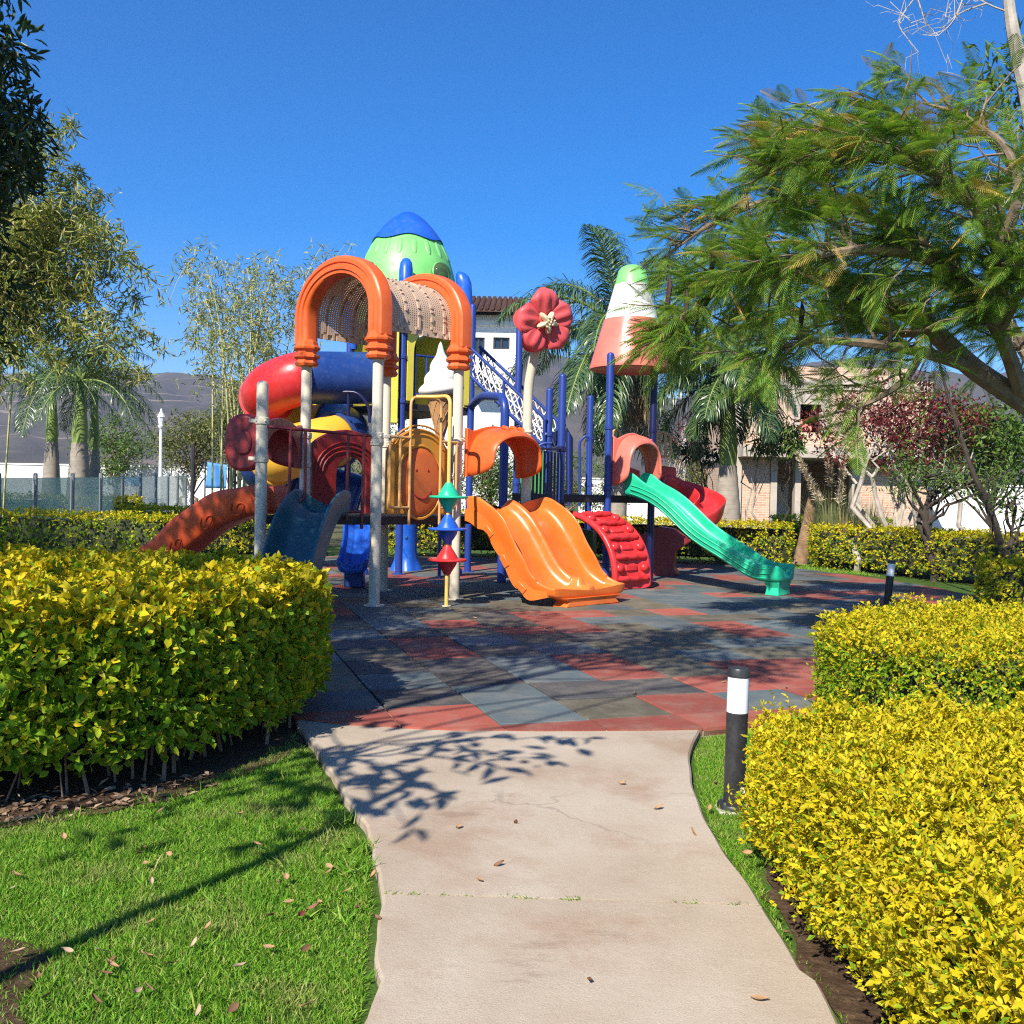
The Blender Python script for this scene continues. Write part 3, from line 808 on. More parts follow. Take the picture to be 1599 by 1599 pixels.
def hedge(label, poly, h, leaf=(.05, .026), dens=1500, zlow=.0, singles=0, stems=0, topyel=.9, sideyel=.1, face=None, tmpl=LEAF4, seed=0, lip=.05, fuzz=.03, sprigs=0, near_dir=(0, -1), name_group=None):
    """a clipped hedge: leaf shell on the top and the sides round a woody inside, stems below"""
    rg = np.random.RandomState(100 + seed)
    poly = resample(round_poly(ccw(poly)), .12)
    cen = poly.mean(0)
    root = thing('hedge', label, 'hedge', (*cen, -.06), name_group)
    seg = np.roll(poly, -1, 0) - poly; ln = np.linalg.norm(seg, axis=1)
    nrm2 = np.c_[seg[:, 1], -seg[:, 0]] / (ln[:, None] + 1e-9)
    def ztop(x, y): return h + .032 * np.sin(x * 5 + seed) * np.sin(y * 4.3) + .024 * np.sin(x * 11 + y * 9) + .02 * np.sin(x * 17 - y * 13)
    zb = max(zlow, 0.0)
    # sides
    per = ln.sum(); nS = int(per * (h - zb) * dens)
    k = rg.choice(len(poly), nS, p=ln / per); u = rg.rand(nS)
    G5 = 5; k = np.repeat(k[:nS // G5 + 1], G5)[:nS]; u = np.repeat(u[:nS // G5 + 1], G5)[:nS]
    p2 = poly[k] + seg[k] * u[:, None]; nn = nrm2[k]
    zz = np.repeat(zb + (h - zb) * rg.rand(nS // G5 + 1) ** .85, G5)[:nS]
    q = (zz - zb) / (h - zb)
    bulge = -lip * np.clip((q - .8) / .2, 0, 1) ** 2 - .10 * np.clip((.25 - q) / .25, 0, 1) ** 1.5
    bulge = bulge + .03 * np.sin(p2[:, 0] * 7 + zz * 9) * np.sin(p2[:, 1] * 6 + zz * 5)
    dep = np.repeat(-np.abs(rg.normal(0, .055, nS // G5 + 1)) + rg.normal(0, fuzz * .7, nS // G5 + 1), G5)[:nS]
    rag = np.repeat(rg.rand(nS // G5 + 1), G5)[:nS]; p2 = p2 + rg.normal(0, leaf[0] * .22, (nS, 2)); zz = zz + rg.normal(0, leaf[0] * .22, nS)
    pos = np.c_[p2 + nn * (bulge + dep)[:, None], zz]
    d = np.c_[nn * rg.uniform(.3, 1.0, (nS, 1)), rg.uniform(-.1, .7, nS)] + rg.normal(0, .62, (nS, 3))
    nv = np.c_[nn * .9, np.full(nS, .45)] + rg.normal(0, .36, (nS, 3))
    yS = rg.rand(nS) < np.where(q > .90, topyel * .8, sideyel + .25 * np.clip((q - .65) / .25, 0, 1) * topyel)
    # top
    nT = int(area(poly) * dens * .85)
    pt2 = np.repeat(sample_poly(poly, nT // 5 + 1, rg), 5, 0)[:nT] + rg.normal(0, leaf[0] * .20, (nT, 2))
    zt = ztop(pt2[:, 0], pt2[:, 1]) + np.repeat(-np.abs(rg.normal(0, .035, nT // 5 + 1)) + rg.normal(0, fuzz, nT // 5 + 1) * .85, 5)[:nT] + rg.normal(0, .006, nT)
    posT = np.c_[pt2, zt]
    dT = np.c_[rg.normal(0, .70, (nT, 2)), rg.uniform(.35, 1.1, nT)]
    nvT = np.c_[rg.normal(0, .5, (nT, 2)), np.ones(nT)]
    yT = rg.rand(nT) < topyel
    pos = np.vstack([pos, posT]); d = np.vstack([d, dT]); nv = np.vstack([nv, nvT]); ye = np.r_[yS, yT]
    if sprigs:                                               # shoots that grew since the last clipping
        sp = sample_poly(poly, sprigs, rg); b_ = []
        for s0 in sp:
            hh = rg.uniform(.04, .13); lean = rg.normal(0, .25, 2)
            for z in np.arange(0, hh, .012):
                b_.append([*(s0 + lean * z), h + z])
        b_ = np.array(b_)
        pos = np.vstack([pos, b_]); d = np.vstack([d, np.c_[rg.normal(0, 1, (len(b_), 2)), rg.uniform(.3, 1.2, len(b_))]]); nv = np.vstack([nv, np.c_[rg.normal(0, .4, (len(b_), 2)), np.ones(len(b_))]])
        ye = np.r_[ye, rg.rand(len(b_)) < .9]
    if zlow > .05:
        keep = np.r_[(zz > zb + .17 * rag ** 1.8 * (.4 + .6 * np.sin(p2[:, 0] * 4.1 + p2[:, 1] * 5) ** 2)) | (rag < .12), np.ones(len(pos) - nS, bool)]
    else: keep = np.ones(len(pos), bool)
    N = len(pos)
    sz = np.clip(rg.lognormal(-.03, .26, N), .5, 1.55); L = leaf[0] * sz; W = leaf[1] * sz * rg.uniform(.75, 1.25, N)
    single = np.zeros(N, bool)
    if singles:
        view = np.array([0, 0, EYE]) - pos
        facing = (unit(view) * unit(nv)).sum(1)
        outer = np.r_[dep > .012, zt > ztop(pt2[:, 0], pt2[:, 1]) + .008, np.zeros(N - nS - nT, bool)]
        rgt = np.abs(pos[:, 0] / np.maximum(pos[:, 1], .3)) < .52
        sc = np.where(outer & rgt & (facing > .35) & (pos[:, 2] > .12), L / np.linalg.norm(view, axis=1), 0)
        single[np.argsort(-np.where(keep, sc, 0))[:singles]] = True
    ls, ws = L, W
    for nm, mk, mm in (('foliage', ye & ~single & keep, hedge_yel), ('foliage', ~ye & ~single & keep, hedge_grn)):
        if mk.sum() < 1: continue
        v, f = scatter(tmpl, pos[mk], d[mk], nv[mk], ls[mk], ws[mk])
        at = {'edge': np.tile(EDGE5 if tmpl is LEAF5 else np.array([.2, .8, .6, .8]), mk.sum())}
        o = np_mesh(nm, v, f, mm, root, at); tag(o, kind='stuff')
    if singles:
        for is_y, mm in ((True, hedge_yel), (False, hedge_grn)):
            tv, tf = LEAF5
            me = bpy.data.meshes.new('leaf'); vv = tv * np.array([1, leaf[1] / leaf[0], 1]); me.from_pydata(vv.tolist(), [], tf.tolist())
            at = me.attributes.new('edge', 'FLOAT', 'POINT'); at.data.foreach_set('value', EDGE5.astype(np.float32)); me.materials.append(mm)
            for i in np.where(single & (ye == is_y))[0]:
                dd = unit(d[i][None])[0]; ss = unit(np.cross(nv[i], dd)[None])[0]; n3 = np.cross(dd, ss)
                o = bpy.data.objects.new('leaf', me); col.objects.link(o); o.parent = root
                m4 = Matrix(((dd[0], ss[0], n3[0]), (dd[1], ss[1], n3[1]), (dd[2], ss[2], n3[2]))).to_4x4() @ Matrix.Diagonal((L[i], L[i], L[i], 1))
                m4.translation = Vector(pos[i] - WL[root]); o.matrix_local = m4
    # woody inside
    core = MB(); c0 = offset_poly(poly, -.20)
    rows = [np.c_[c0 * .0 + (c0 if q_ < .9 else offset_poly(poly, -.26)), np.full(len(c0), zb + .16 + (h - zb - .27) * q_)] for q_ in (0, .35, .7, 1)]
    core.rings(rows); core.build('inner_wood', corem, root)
    if stems:
        cand = resample(poly, .03); nnp = unit(np.roll(cand, -1, 0) - cand); nnp = np.c_[nnp[:, 1], -nnp[:, 0]]
        ok = np.where((nnp @ np.array(near_dir)) > .25)[0]
        for k in rg.choice(ok, min(stems, len(ok)), replace=False):
            p0 = cand[k] - nnp[k] * rg.uniform(.10, .42)
            m_ = MB(); pz = [np.array([*p0, -.07])]
            dr = rg.normal(0, .20, 2) - nnp[k] * .12
            for z in (.1, .22, .36, .48): pz.append(np.array([*(p0 + dr * z + rg.normal(0, .012, 2)), z]))
            r0 = rg.uniform(.003, .010)
            m_.tube(pz, [r0 * 1.3, r0, r0 * .9, r0 * .8, r0 * .6], 6)
            for _ in range(2):
                a = pz[rg.randint(1, 3)]; m_.tube([a, a + np.array([*(rg.normal(0, .06, 2) - nnp[k] * .02), .07]), a + np.array([*(rg.normal(0, .12, 2) - nnp[k] * .06), .17])], [r0 * .5, r0 * .4, r0 * .2], 5)
            m_.build('stem', twigm, root)
    return root

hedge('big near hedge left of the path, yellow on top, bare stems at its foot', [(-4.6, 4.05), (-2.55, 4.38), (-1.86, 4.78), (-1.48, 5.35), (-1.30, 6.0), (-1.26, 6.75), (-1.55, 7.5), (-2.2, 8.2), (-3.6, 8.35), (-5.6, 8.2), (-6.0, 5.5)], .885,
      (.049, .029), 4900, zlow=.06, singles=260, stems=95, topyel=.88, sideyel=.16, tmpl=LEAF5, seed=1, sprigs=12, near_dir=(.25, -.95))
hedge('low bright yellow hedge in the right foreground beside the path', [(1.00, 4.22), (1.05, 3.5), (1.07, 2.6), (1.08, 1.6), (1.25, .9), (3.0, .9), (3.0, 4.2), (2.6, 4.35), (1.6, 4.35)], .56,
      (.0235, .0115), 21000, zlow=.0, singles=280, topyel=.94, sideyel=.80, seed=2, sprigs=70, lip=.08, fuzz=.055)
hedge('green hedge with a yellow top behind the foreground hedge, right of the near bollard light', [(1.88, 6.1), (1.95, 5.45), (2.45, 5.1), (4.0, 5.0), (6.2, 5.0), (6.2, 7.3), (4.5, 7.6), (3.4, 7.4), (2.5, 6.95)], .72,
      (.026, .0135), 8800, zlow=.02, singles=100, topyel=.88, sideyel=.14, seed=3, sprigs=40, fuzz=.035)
hedge('short yellow hedge at the right edge beyond the far bollard light', [(6.6, 13.3), (7.6, 12.6), (10.5, 12.6), (10.5, 14.2), (7.2, 14.6), (6.7, 14.1)], .66, (.05, .026), 1500, topyel=.92, sideyel=.55, seed=4)
hedge('long curved hedge under the red leaved shrubs, sunny left, dark right', [(6.75, 22.3), (6.75, 21.4), (7.55, 20.7), (8.2, 18.9), (9.0, 17.6), (12.5, 16.4), (12.5, 17.6), (9.9, 18.9), (9.0, 20.8), (8.3, 22.3)], .90, (.055, .03), 900, topyel=.9, sideyel=.55, seed=5)
hedge('yellow hedge running behind the green slide and under the play decks', [(6.25, 21.3), (6.2, 22.6), (3.2, 23.9), (0, 24.3), (-3.2, 23.6), (-3.0, 22.6), (0, 23.2), (3.0, 22.8)], .93, (.055, .03), 850, topyel=.93, sideyel=.6, seed=6)
hedge('dark clipped hedge at the left in front of the glass fence', [(-13.5, 18.1), (-6.15, 17.3), (-6.05, 18.2), (-13.5, 19.2)], .95, (.05, .027), 1000, topyel=.8, sideyel=.12, seed=7)
hedge('sunny yellow hedge behind the red slide, right of the dark clipped hedge', [(-9.5, 23.2), (-6.6, 22.3), (-4.6, 22.0), (-4.6, 23.0), (-6.5, 23.5), (-9.5, 24.4)], .97, (.055, .03), 900, topyel=.93, sideyel=.7, seed=8)
hedge('low green hedge with a yellow top inside the glass fence at the far left', [(-18, 26.0), (-10.2, 26.0), (-10.2, 27.2), (-18, 27.2)], 1.15, (.06, .032), 650, topyel=.85, sideyel=.2, seed=9)
hedge('dark green hedge at the foot of the brick house', [(7.4, 27.0), (10.4, 26.3), (10.4, 27.4), (7.4, 28.2)], 1.0, (.06, .03), 600, topyel=.25, sideyel=.1, seed=10)

# soil under the hedges
for nm, pl in (('soil_bed', [(-4.6, 3.92), (-2.5, 4.27), (-1.78, 4.66), (-1.36, 5.3), (-1.2, 6.2), (-1.4, 6.6), (-2.3, 7.2), (-5, 7)]), ('soil_bed', [(.98, 1.0), (.985, 2.5), (1.02, 3.5), (1.12, 4.1), (1.7, 4.4), (3, 4.4), (3, 1)])):
    pl = smooth_curve(pl + [pl[0]], 6)[:-1] + rs.normal(0, .018, ((len(pl)) * 6, 2))
    b = MB(); b.add([(*p, -.045 + 0 * k) for k, p in enumerate(pl)], [tuple(range(len(pl)))]); tag(b.build(nm, bed_soil), kind='structure')

# ---- grass
t = NT('grass_blade')
rnd = t.n('ShaderNodeNewGeometry').outputs['Random Per Island']
pos_ = t.n('ShaderNodeNewGeometry').outputs['Position']
c1 = t.ramp(rnd, [(0, (.08, .22, .014)), (.35, (.14, .33, .022)), (.7, (.22, .42, .035)), (.9, (.34, .45, .06)), (1, (.42, .38, .14))])
c2 = t.ramp(rnd, [(0, (.22, .24, .06)), (.5, (.38, .33, .12)), (1, (.48, .38, .20))])
cc = t.mix(t.ramp(t.noise(1.9, pos_, 6, .65), [(.52, (0, 0, 0)), (.74, (.8, .8, .8))]), c1, c2)
t.l(cc, t.b.inputs['Base Color']); t.set(rough=.5, spec=.25)
tr = t.n('ShaderNodeBsdfTranslucent'); t.l(cc, tr.inputs[0]); mx = t.n('ShaderNodeMixShader'); mx.inputs[0].default_value = .35
t.l(t.b.outputs[0], mx.inputs[1]); t.l(tr.outputs[0], mx.inputs[2]); t.l(mx.outputs[0], t.out.inputs[0]); grassm = t.m
BLADE = (np.array([[0, -.5, 0], [0, .5, 0], [.6, .36, .12], [.6, -.36, .12], [1, 0, .02]]), None)
BARE = [tuple(G(x, y)[:2]) for x, y in ((-90, 1430), (30, 1445), (85, 1470), (60, 1500), (30, 1540), (40, 1580), (10, 1640), (-140, 1640))]
b = MB(); b.add([(*p, -.052) for p in smooth_curve(BARE + BARE[:1], 5)[:-1]], [tuple(range(40))]); tag(b.build('soil_bed', bed_soil), kind='structure')
def grass(polys, dens, hgt, w, name='grass'):
    ps = [sample_poly(p, int(area(p) * d_ * 1.0)) for p, d_ in zip(polys, dens)]
    p = np.concatenate(ps)
    bare = inside(BARE, p[:, 0], p[:, 1]); p = p[~bare | (rs.rand(len(p)) < .18)]; n = len(p)
    patch = .75 + .5 * (np.sin(p[:, 0] * 5.1 + 1.3) * np.sin(p[:, 1] * 4.3) * .5 + .5 * np.sin(p[:, 0] * 13 + p[:, 1] * 9) * .4 + .5)
    L = hgt * rs.uniform(.55, 1.25, n) * patch
    d = np.c_[rs.normal(0, .62, (n, 2)), np.ones(n) * rs.uniform(.5, 1.2, n)]
    nv = np.c_[rs.normal(0, 1, (n, 2)), np.full(n, .3)]
    v, f3 = scatter((BLADE[0], np.array([[0, 1, 2], [0, 2, 3], [3, 2, 4]])), np.c_[p, np.full(n, -.062)], d, nv, L, w * rs.uniform(.7, 1.3, n))
    return tag(np_mesh(name, v, f3, grassm, None), kind='stuff')
le = [tuple(p) for p in Lc if 1.9 < p[1] < 6.2]
left_lawn = [(-1.95, 2.0)] + [(x - .035, y) for x, y in le] + [(-1.33, 5.9), (-1.52, 5.2), (-1.85, 4.72), (-2.4, 4.32), (-3.0, 4.1)]
re_ = [(x + .03, y) for x, y in [tuple(p) for p in Rc if 2.2 < p[1] < 6.25]]
right_strip = re_ + [(2.2, 6.75), (2.15, 6.0), (2.1, 5.4), (2.6, 5.0), (2.6, 4.45), (1.25, 4.4), (1.05, 4.0), (1.0, 3.4), (1.05, 2.2)]
side_lawn = [(-4.6, 1.2), (-1.4, 1.2), (-1.95, 2.0), (-3.0, 4.08), (-4.6, 3.88)]
grass([left_lawn, right_strip, side_lawn], [26000, 19000, 14000], .034, .0040)
grass([[(3.5, 8.1), (5.3, 12.6), (5.9, 13.9), (7.0, 14.3), (6.4, 12.4), (4.6, 9.4)], [(6.1, 21.3), (7.6, 20.0), (7.2, 23.5), (6.2, 23.5)], [(-9, 20), (-5, 18), (-4, 21), (-9, 23)]], [1600, 1100, 700], .07, .012)
tufts = [np.array(q) for q in ((-.62, 4.12), (-.60, 3.9), (-.79, 4.45))]
v_, n_ = [], 0
for tq in tufts:
    k = 90; p = tq + rs.normal(0, .035, (k, 2)); v_.append(p)
p = np.concatenate(v_); k = len(p)
v, f3 = scatter((BLADE[0], np.array([[0, 1, 2], [0, 2, 3], [3, 2, 4]])), np.c_[p, np.full(k, -.03)], np.c_[rs.normal(0, .8, (k, 2)), np.ones(k) * .7], np.c_[rs.normal(0, 1, (k, 2)), np.full(k, .3)], .07, .005)
tag(np_mesh('weed_tufts', v, f3, grassm, None), kind='stuff')
tp = sample_poly(left_lawn, 55); k = 14
p = np.repeat(tp, k, 0) + rs.normal(0, .016, (55 * k, 2)); k = len(p)
v, f3 = scatter((BLADE[0], np.array([[0, 1, 2], [0, 2, 3], [3, 2, 4]])), np.c_[p, np.full(k, -.06)], np.c_[rs.normal(0, .75, (k, 2)), np.ones(k) * .8], np.c_[rs.normal(0, 1, (k, 2)), np.full(k, .3)], rs.uniform(.045, .085, k), .0065)
tag(np_mesh('coarse_grass', v, f3, grassm, None), kind='stuff')
# weeds along the joint of the slabs
jp = []
for px_, w_ in ((612, 3), (640, 3), (655, 2), (690, 2), (720, 1), (790, 1), (820, 2), (835, 1), (892, 4), (900, 3), (1060, 1), (1085, 2), (1150, 1), (1170, 1)):
    q = G(px_, 1394 + (px_ - 597) * .032, -.012)[:2]
    jp.append(q + rs.normal(0, 1, (w_ * 7, 2)) * np.array([.014, .004]))
p = np.concatenate(jp); k = len(p)
v, f3 = scatter((BLADE[0], np.array([[0, 1, 2], [0, 2, 3], [3, 2, 4]])), np.c_[p, np.full(k, -.02)], np.c_[rs.normal(0, 1, (k, 2)), np.ones(k) * .45], np.c_[rs.normal(0, 1, (k, 2)), np.full(k, .3)], .028, .004)
tag(np_mesh('joint_weeds', v, f3, grassm, None), kind='stuff')

# ---- fallen leaves
dry = [mat('dry_leaf_tan', (.36, .21, .10), .8, .25, 30), mat('dry_leaf_brown', (.19, .095, .045), .8, .3, 30), mat('dry_leaf_pale', (.40, .29, .19), .8, .2, 30), mat('dry_leaf_red', (.20, .035, .03), .7, .25, 30)]
def leaf_mesh(curl):
    n = 7; b = MB(); rows = []
    for i in range(n + 1):
        u = i / n; w = .5 * math.sin(PI * min(1, u ** .8)) * .9 + .004
        rows.append([(u - .5, w * .5 * s_ * 1.0, curl * (abs(s_) ** 1.5) * .22 + .12 * curl * (u - .5) ** 2 * 4) for s_ in (-1, -.5, 0, .5, 1)])
    b.rings(rows, closed=False, caps=False)
    me = bpy.data.meshes.new('dry_leaf'); me.from_pydata(np.concatenate(b.v).tolist(), [], b.f); me.polygons.foreach_set('use_smooth', [True] * len(me.polygons))
    return me
dmeshes = []
for k, m_ in enumerate(dry):
    for c in (.25, .6): me = leaf_mesh(c); me.materials.append(m_); dmeshes.append((k, me))
def dry_leaf(x, y, z, size, kind, label, group):
    me = [m for k, m in dmeshes if k == kind][rs.randint(2)]
    o = bpy.data.objects.new('dry_leaf', me); col.objects.link(o)
    o.location = (x, y, z); o.rotation_euler = (rs.normal(0, .35), rs.normal(0, .35), rs.rand() * 6.3); o.scale = (size, size, size)
    tag(o, label, 'leaf', group)
lawn_px = [(25, 1371, 0), (20, 1391, 2), (28, 1490, 2), (35, 1510, 0), (225, 1328, 1), (218, 1337, 1), (186, 1378, 2), (236, 1381, 2), (234, 1445, 0), (227, 1352, 0), (265, 1337, 0), (375, 1275, 0), (402, 1323, 0), (472, 1299, 0), (515, 1357, 0), (513, 1366, 0), (438, 1383, 0),
           (448, 1376, 0), (450, 1413, 0), (497, 1414, 0), (422, 1435, 1), (469, 1434, 3), (491, 1422, 1), (543, 1395, 0), (558, 1423, 1), (325, 1452, 0), (304, 1478, 2), (266, 1510, 1), (228, 1497, 0), (175, 1506, 1), (174, 1513, 0), (166, 1525, 1), (72, 1562, 1), (149, 1568, 1), (232, 1547, 0), (215, 1554, 2),
           (312, 1585, 2), (363, 1581, 1), (420, 1484, 0), (477, 1486, 1), (374, 1515, 2), (480, 1575, 0), (160, 1490, 2), (105, 1490, 2), (59, 1530, 1), (250, 1270, 0), (100, 1312, 0), (545, 1330, 1), (583, 1370, 0), (590, 1440, 1)]
from collections import defaultdict
KIND = ['tan dry', 'dark brown', 'pale bleached', 'dark red']
def place_leaves(px, where, cols, rows, z, size, zg, group):
    cells = defaultdict(list)
    for x, y, k in px: cells[(k, next(n for lim, n in rows if y < lim), next(n for lim, n in cols if x < lim))].append((x, y))
    for (k, rn, cn), pts in cells.items():
        pts.sort()
        for i, (x, y) in enumerate(pts):
            n = len(pts)
            nm = KIND[k] + ' leaf'
            w = nm if n == 1 else (('left one of two ', 'right one of two ')[i] + KIND[k] + ' leaves' if n == 2 else ('leftmost ', 'second ', 'third ', 'fourth ', 'fifth ', 'sixth ', 'seventh ', 'eighth ')[i] + nm + (' from the left' if i else ''))
            q = G(x, y, zg)
            lab = ' '.join(f"{w} {rn} {cn} {where}".split())
            dry_leaf(q[0], q[1], z, rs.uniform(*size), k, lab, group)
place_leaves(lawn_px, 'of the left lawn', ((200, 'left part'), (400, 'middle part'), (9999, 'path side')), ((1345, 'at the far'), (1425, 'in the upper'), (1500, 'in the lower'), (9999, 'at the near')), -.018, (.036, .054), -.03, 'fallen leaves on the lawn')
place_leaves(((805, 1287, 1), (748, 1376, 0), (920, 1535, 1), (716, 1294, 0), (972, 1225, 0), (1083, 1304, 0), (1187, 1563, 0), (780, 1352, 1), (1028, 1264, 0)), 'of the concrete path', ((900, 'left half'), (9999, 'right half')), ((1310, 'on the far'), (1450, 'on the middle'), (9999, 'on the near')), -.004, (.04, .06), -.012, 'fallen leaves on the path')
place_leaves(((1118, 1228, 1), (1166, 1336, 0), (1108, 1265, 0), (1185, 1235, 2), (1229, 1462, 1)), 'of the grass right of the path', ((1140, 'path edge'), (9999, 'hedge side')), ((1300, 'at the far'), (9999, 'at the near')), -.018, (.04, .06), -.03, 'fallen leaves in the right grass strip')
place_leaves(((742, 966, 2), (1228, 1075, 2), (1064, 990, 0), (1130, 1066, 0), (992, 1085, 2), (850, 985, 0)), 'of the rubber tiles', ((900, 'left part'), (9999, 'right part')), ((1000, 'on the far'), (9999, 'on the near')), .006, (.055, .065), 0, 'leaves on the rubber tiles')
# litter under the near hedge
n = 420
q = sample_poly([(-2.9, 4.15), (-2.4, 4.27), (-1.7, 4.68), (-1.45, 5.0), (-1.6, 5.2), (-2.4, 4.75), (-3, 4.6)], n)
tv, tf = LEAF4
v, f = scatter(LEAF4, np.c_[q, np.full(n, -.035)], np.c_[rs.normal(0, 1, (n, 2)), rs.normal(0, .25, n)], np.c_[rs.normal(0, .4, (n, 2)), np.ones(n)], rs.uniform(.03, .07, n), rs.uniform(.012, .03, n))
litm = leafmat('litter_leaf', [(.30, .19, .11), (.18, .10, .06), (.45, .32, .2), (.12, .07, .045)], .1, .8)
tag(np_mesh('leaf_litter', v, f, litm, None), kind='stuff')

# ------------------------------------------------------------------ trees
def limb_curve(p0, p1, sag=0.0, n=7, wob=.04, rg=rs):
    p0, p1 = np.array(p0, float), np.array(p1, float)
    L = np.linalg.norm(p1 - p0); t_ = np.linspace(0, 1, n)
    w = rg.normal(0, wob * L, (n, 3)); w[0] = 0; w[-1] = 0
    out = p0 + (p1 - p0) * t_[:, None] + w * np.sin(t_ * PI)[:, None]
    out[:, 2] += sag * L * np.sin(t_ * PI)
    return out
def leaf_cloud(rg, centres, rad, n, L, W, droop=.3, up=.5):
    """n leaves round each centre"""
    c = np.repeat(np.asarray(centres), n, 0); k = len(c)
    g = rg.normal(0, 1, (k, 3)); g = unit(g) * (rg.rand(k, 1) ** .45) * rad
    d = unit(g) + rg.normal(0, .6, (k, 3)); d[:, 2] -= droop
    nv = rg.normal(0, .6, (k, 3)); nv[:, 2] += up
    return c + g, d, nv, L * rg.uniform(.6, 1.25, k), W * rg.uniform(.7, 1.25, k)
def broad_tree(name, label, cat, base, hc, rc, lm, bm, nclump, nleaf, L, W, trunk_r=.08, clump_r=.35, seed=0, trunk_top=None, group=None, droop=.3, clip_fn=None, stems=1, tmpl=LEAF4, limbs=None):
    """trunk, limbs out to leaf clumps spread unevenly through a crown; hc crown centre, rc its radii"""
    rg = np.random.RandomState(seed + 500)
    base = np.array([*base[:2], base[2] if len(base) > 2 else -.07], float); hc = np.array(hc, float); rc = np.array(rc, float)
    root = thing(name, label, cat, base, group)
    c = unit(rg.normal(0, 1, (nclump, 3))) * (rg.rand(nclump, 1) ** .42)
    c = c[(np.sin(c[:, 0] * 5 + seed) + np.sin(c[:, 1] * 6 + 2 * seed) + np.sin(c[:, 2] * 5.5 + seed)) > -1.1]
    cen = hc + c * rc
    if clip_fn is not None: cen = cen[[bool(clip_fn(p)) for p in cen]]
    tb = MB()
    for s in range(stems):
        off = rg.normal(0, .12, 2) if stems > 1 else np.zeros(2)
        top = hc + np.array([0, 0, -.1 * rc[2]]) + (np.array([*rg.normal(0, .4, 2), 0]) * rc if stems > 1 else 0)
        crv = limb_curve(base + np.array([*off, 0]), top, 0, 8, .035, rg)
        tb.tube(crv, np.linspace(trunk_r, trunk_r * .35, 8), 8)
        if s == 0: main = crv
    nl = limbs or min(len(cen), 26)
    for k in rg.choice(len(cen), nl, replace=False):
        a = main[rg.randint(3, 8)]
        tb.tube(limb_curve(a, cen[k], .05, 6, .06, rg), np.linspace(trunk_r * .36, .008, 6), 5)
    tb.build('trunk', bm, root)
    pos, d, nv, l_, w_ = leaf_cloud(rg, cen, clump_r, nleaf, L, W, droop)
    v, f = scatter(tmpl, pos, d, nv, l_, w_)
    tag(np_mesh('crown', v, f, lm, root), kind='stuff')
    return root

dark_leaf = leafmat('dark_leaf', [(.012, .030, .012), (.020, .048, .016), (.030, .065, .018), (.045, .085, .03)], .18, .38, spec=.4)
olive_leaf = leafmat('olive_leaf', [(.10, .13, .03), (.16, .18, .05), (.22, .22, .06), (.07, .10, .03)], .3)
mid_leaf = leafmat('mid_leaf', [(.05, .11, .018), (.08, .16, .025), (.12, .20, .03), (.17, .22, .04)], .3)
bam_leaf = leafmat('bamboo_leaf', [(.12, .20, .035), (.21, .28, .05), (.34, .35, .08), (.48, .42, .13), (.17, .24, .04), (.60, .53, .26)], .38)
ybam_leaf = leafmat('pale_bamboo_leaf', [(.30, .33, .10), (.45, .44, .15), (.22, .28, .07), (.60, .55, .25), (.16, .22, .05)], .32)
redleaf = leafmat('red_leaf', [(.10, .016, .02), (.17, .022, .028), (.24, .04, .035), (.08, .05, .02), (.13, .02, .03)], .3)
palm_leaf = leafmat('palm_leaflet', [(.035, .085, .028), (.06, .125, .04), (.10, .165, .05), (.15, .20, .08)], .2, .33, spec=.55)
palm_dry = leafmat('dry_palm_leaflet', [(.34, .25, .15), (.45, .34, .2), (.24, .17, .10)], .2, .7)
flam_leaf = leafmat('feather_leaflet', [(.07, .19, .022), (.12, .27, .03), (.20, .36, .045), (.10, .23, .03), (.27, .40, .055), (.16, .31, .04), (.50, .44, .07)], .45, .55, spec=.25)
flam_dry = leafmat('yellowing_leaflet', [(.50, .34, .06), (.60, .42, .12), (.36, .30, .05)], .3, .6)

# the leafy tree at the left edge, over the lawn
def edge_clip(p):
    py_ = 757 - (p[2] - EYE) / p[1] * F_PX; px_ = 799.5 + p[0] / p[1] * F_PX
    lim = np.interp(py_, [-400, -40, 20, 60, 110, 180, 240, 290, 330, 370, 420, 480, 540, 580, 620], [10, 10, 35, 52, 52, 56, 50, 36, 2, 10, 26, 34, 12, 0, -40])
    return px_ < lim - 8 and py_ < 590
broad_tree('leafy_tree', 'dark dense leafy tree cut off by the left edge of the picture', 'tree', (-5.2, 7.0), (-4.75, 7.0, 4.1), (1.55, 1.2, 2.5), dark_leaf, darkbark, 1000, 40, .12, .030, .10, .17, seed=2, droop=.3, tmpl=LEAF5, limbs=70, clip_fn=edge_clip)
# the broad leaved tree whose branch throws its leaf shadows on the path
def on_shadow(px, py, z):
    g = G(px, py); k = z / math.tan(SUN_EL)
    return np.array([g[0] + math.sin(SUN_AZ) * k, g[1] + math.cos(SUN_AZ) * k, z])
bt = thing('broad_leaved_tree', 'broad leaved tree beside the lawn, its branch reaching above the path', 'tree', (-2.75, .72, -.08))
m_ = MB(); tops_ = on_shadow(620, 1200, 3.15)
m_.tube(smooth_curve([(-2.75, .72, -.08), (-2.72, .76, 1.2), (-2.62, .85, 2.3), (-2.45, 1.05, 3.0), (-2.2, 1.5, 3.4)], 5), np.linspace(.05, .028, 21), 8)
tw_px = [((600, 1160), (760, 1150)), ((600, 1160), (850, 1185)), ((760, 1150), (930, 1150)), ((560, 1185), (690, 1240)), ((540, 1200), (640, 1290)), ((520, 1150), (480, 1110)), ((640, 1175), (800, 1200)), ((520, 1230), (560, 1260)), ((500, 1170), (430, 1130)), ((470, 1200), (380, 1060))]
rq = np.random.RandomState(77); lp, ld = [], []
hub = on_shadow(540, 1180, 3.2); m_.tube(limb_curve((-2.2, 1.5, 3.4), hub, .05, 8, .03, rq), np.linspace(.028, .016, 8), 6)
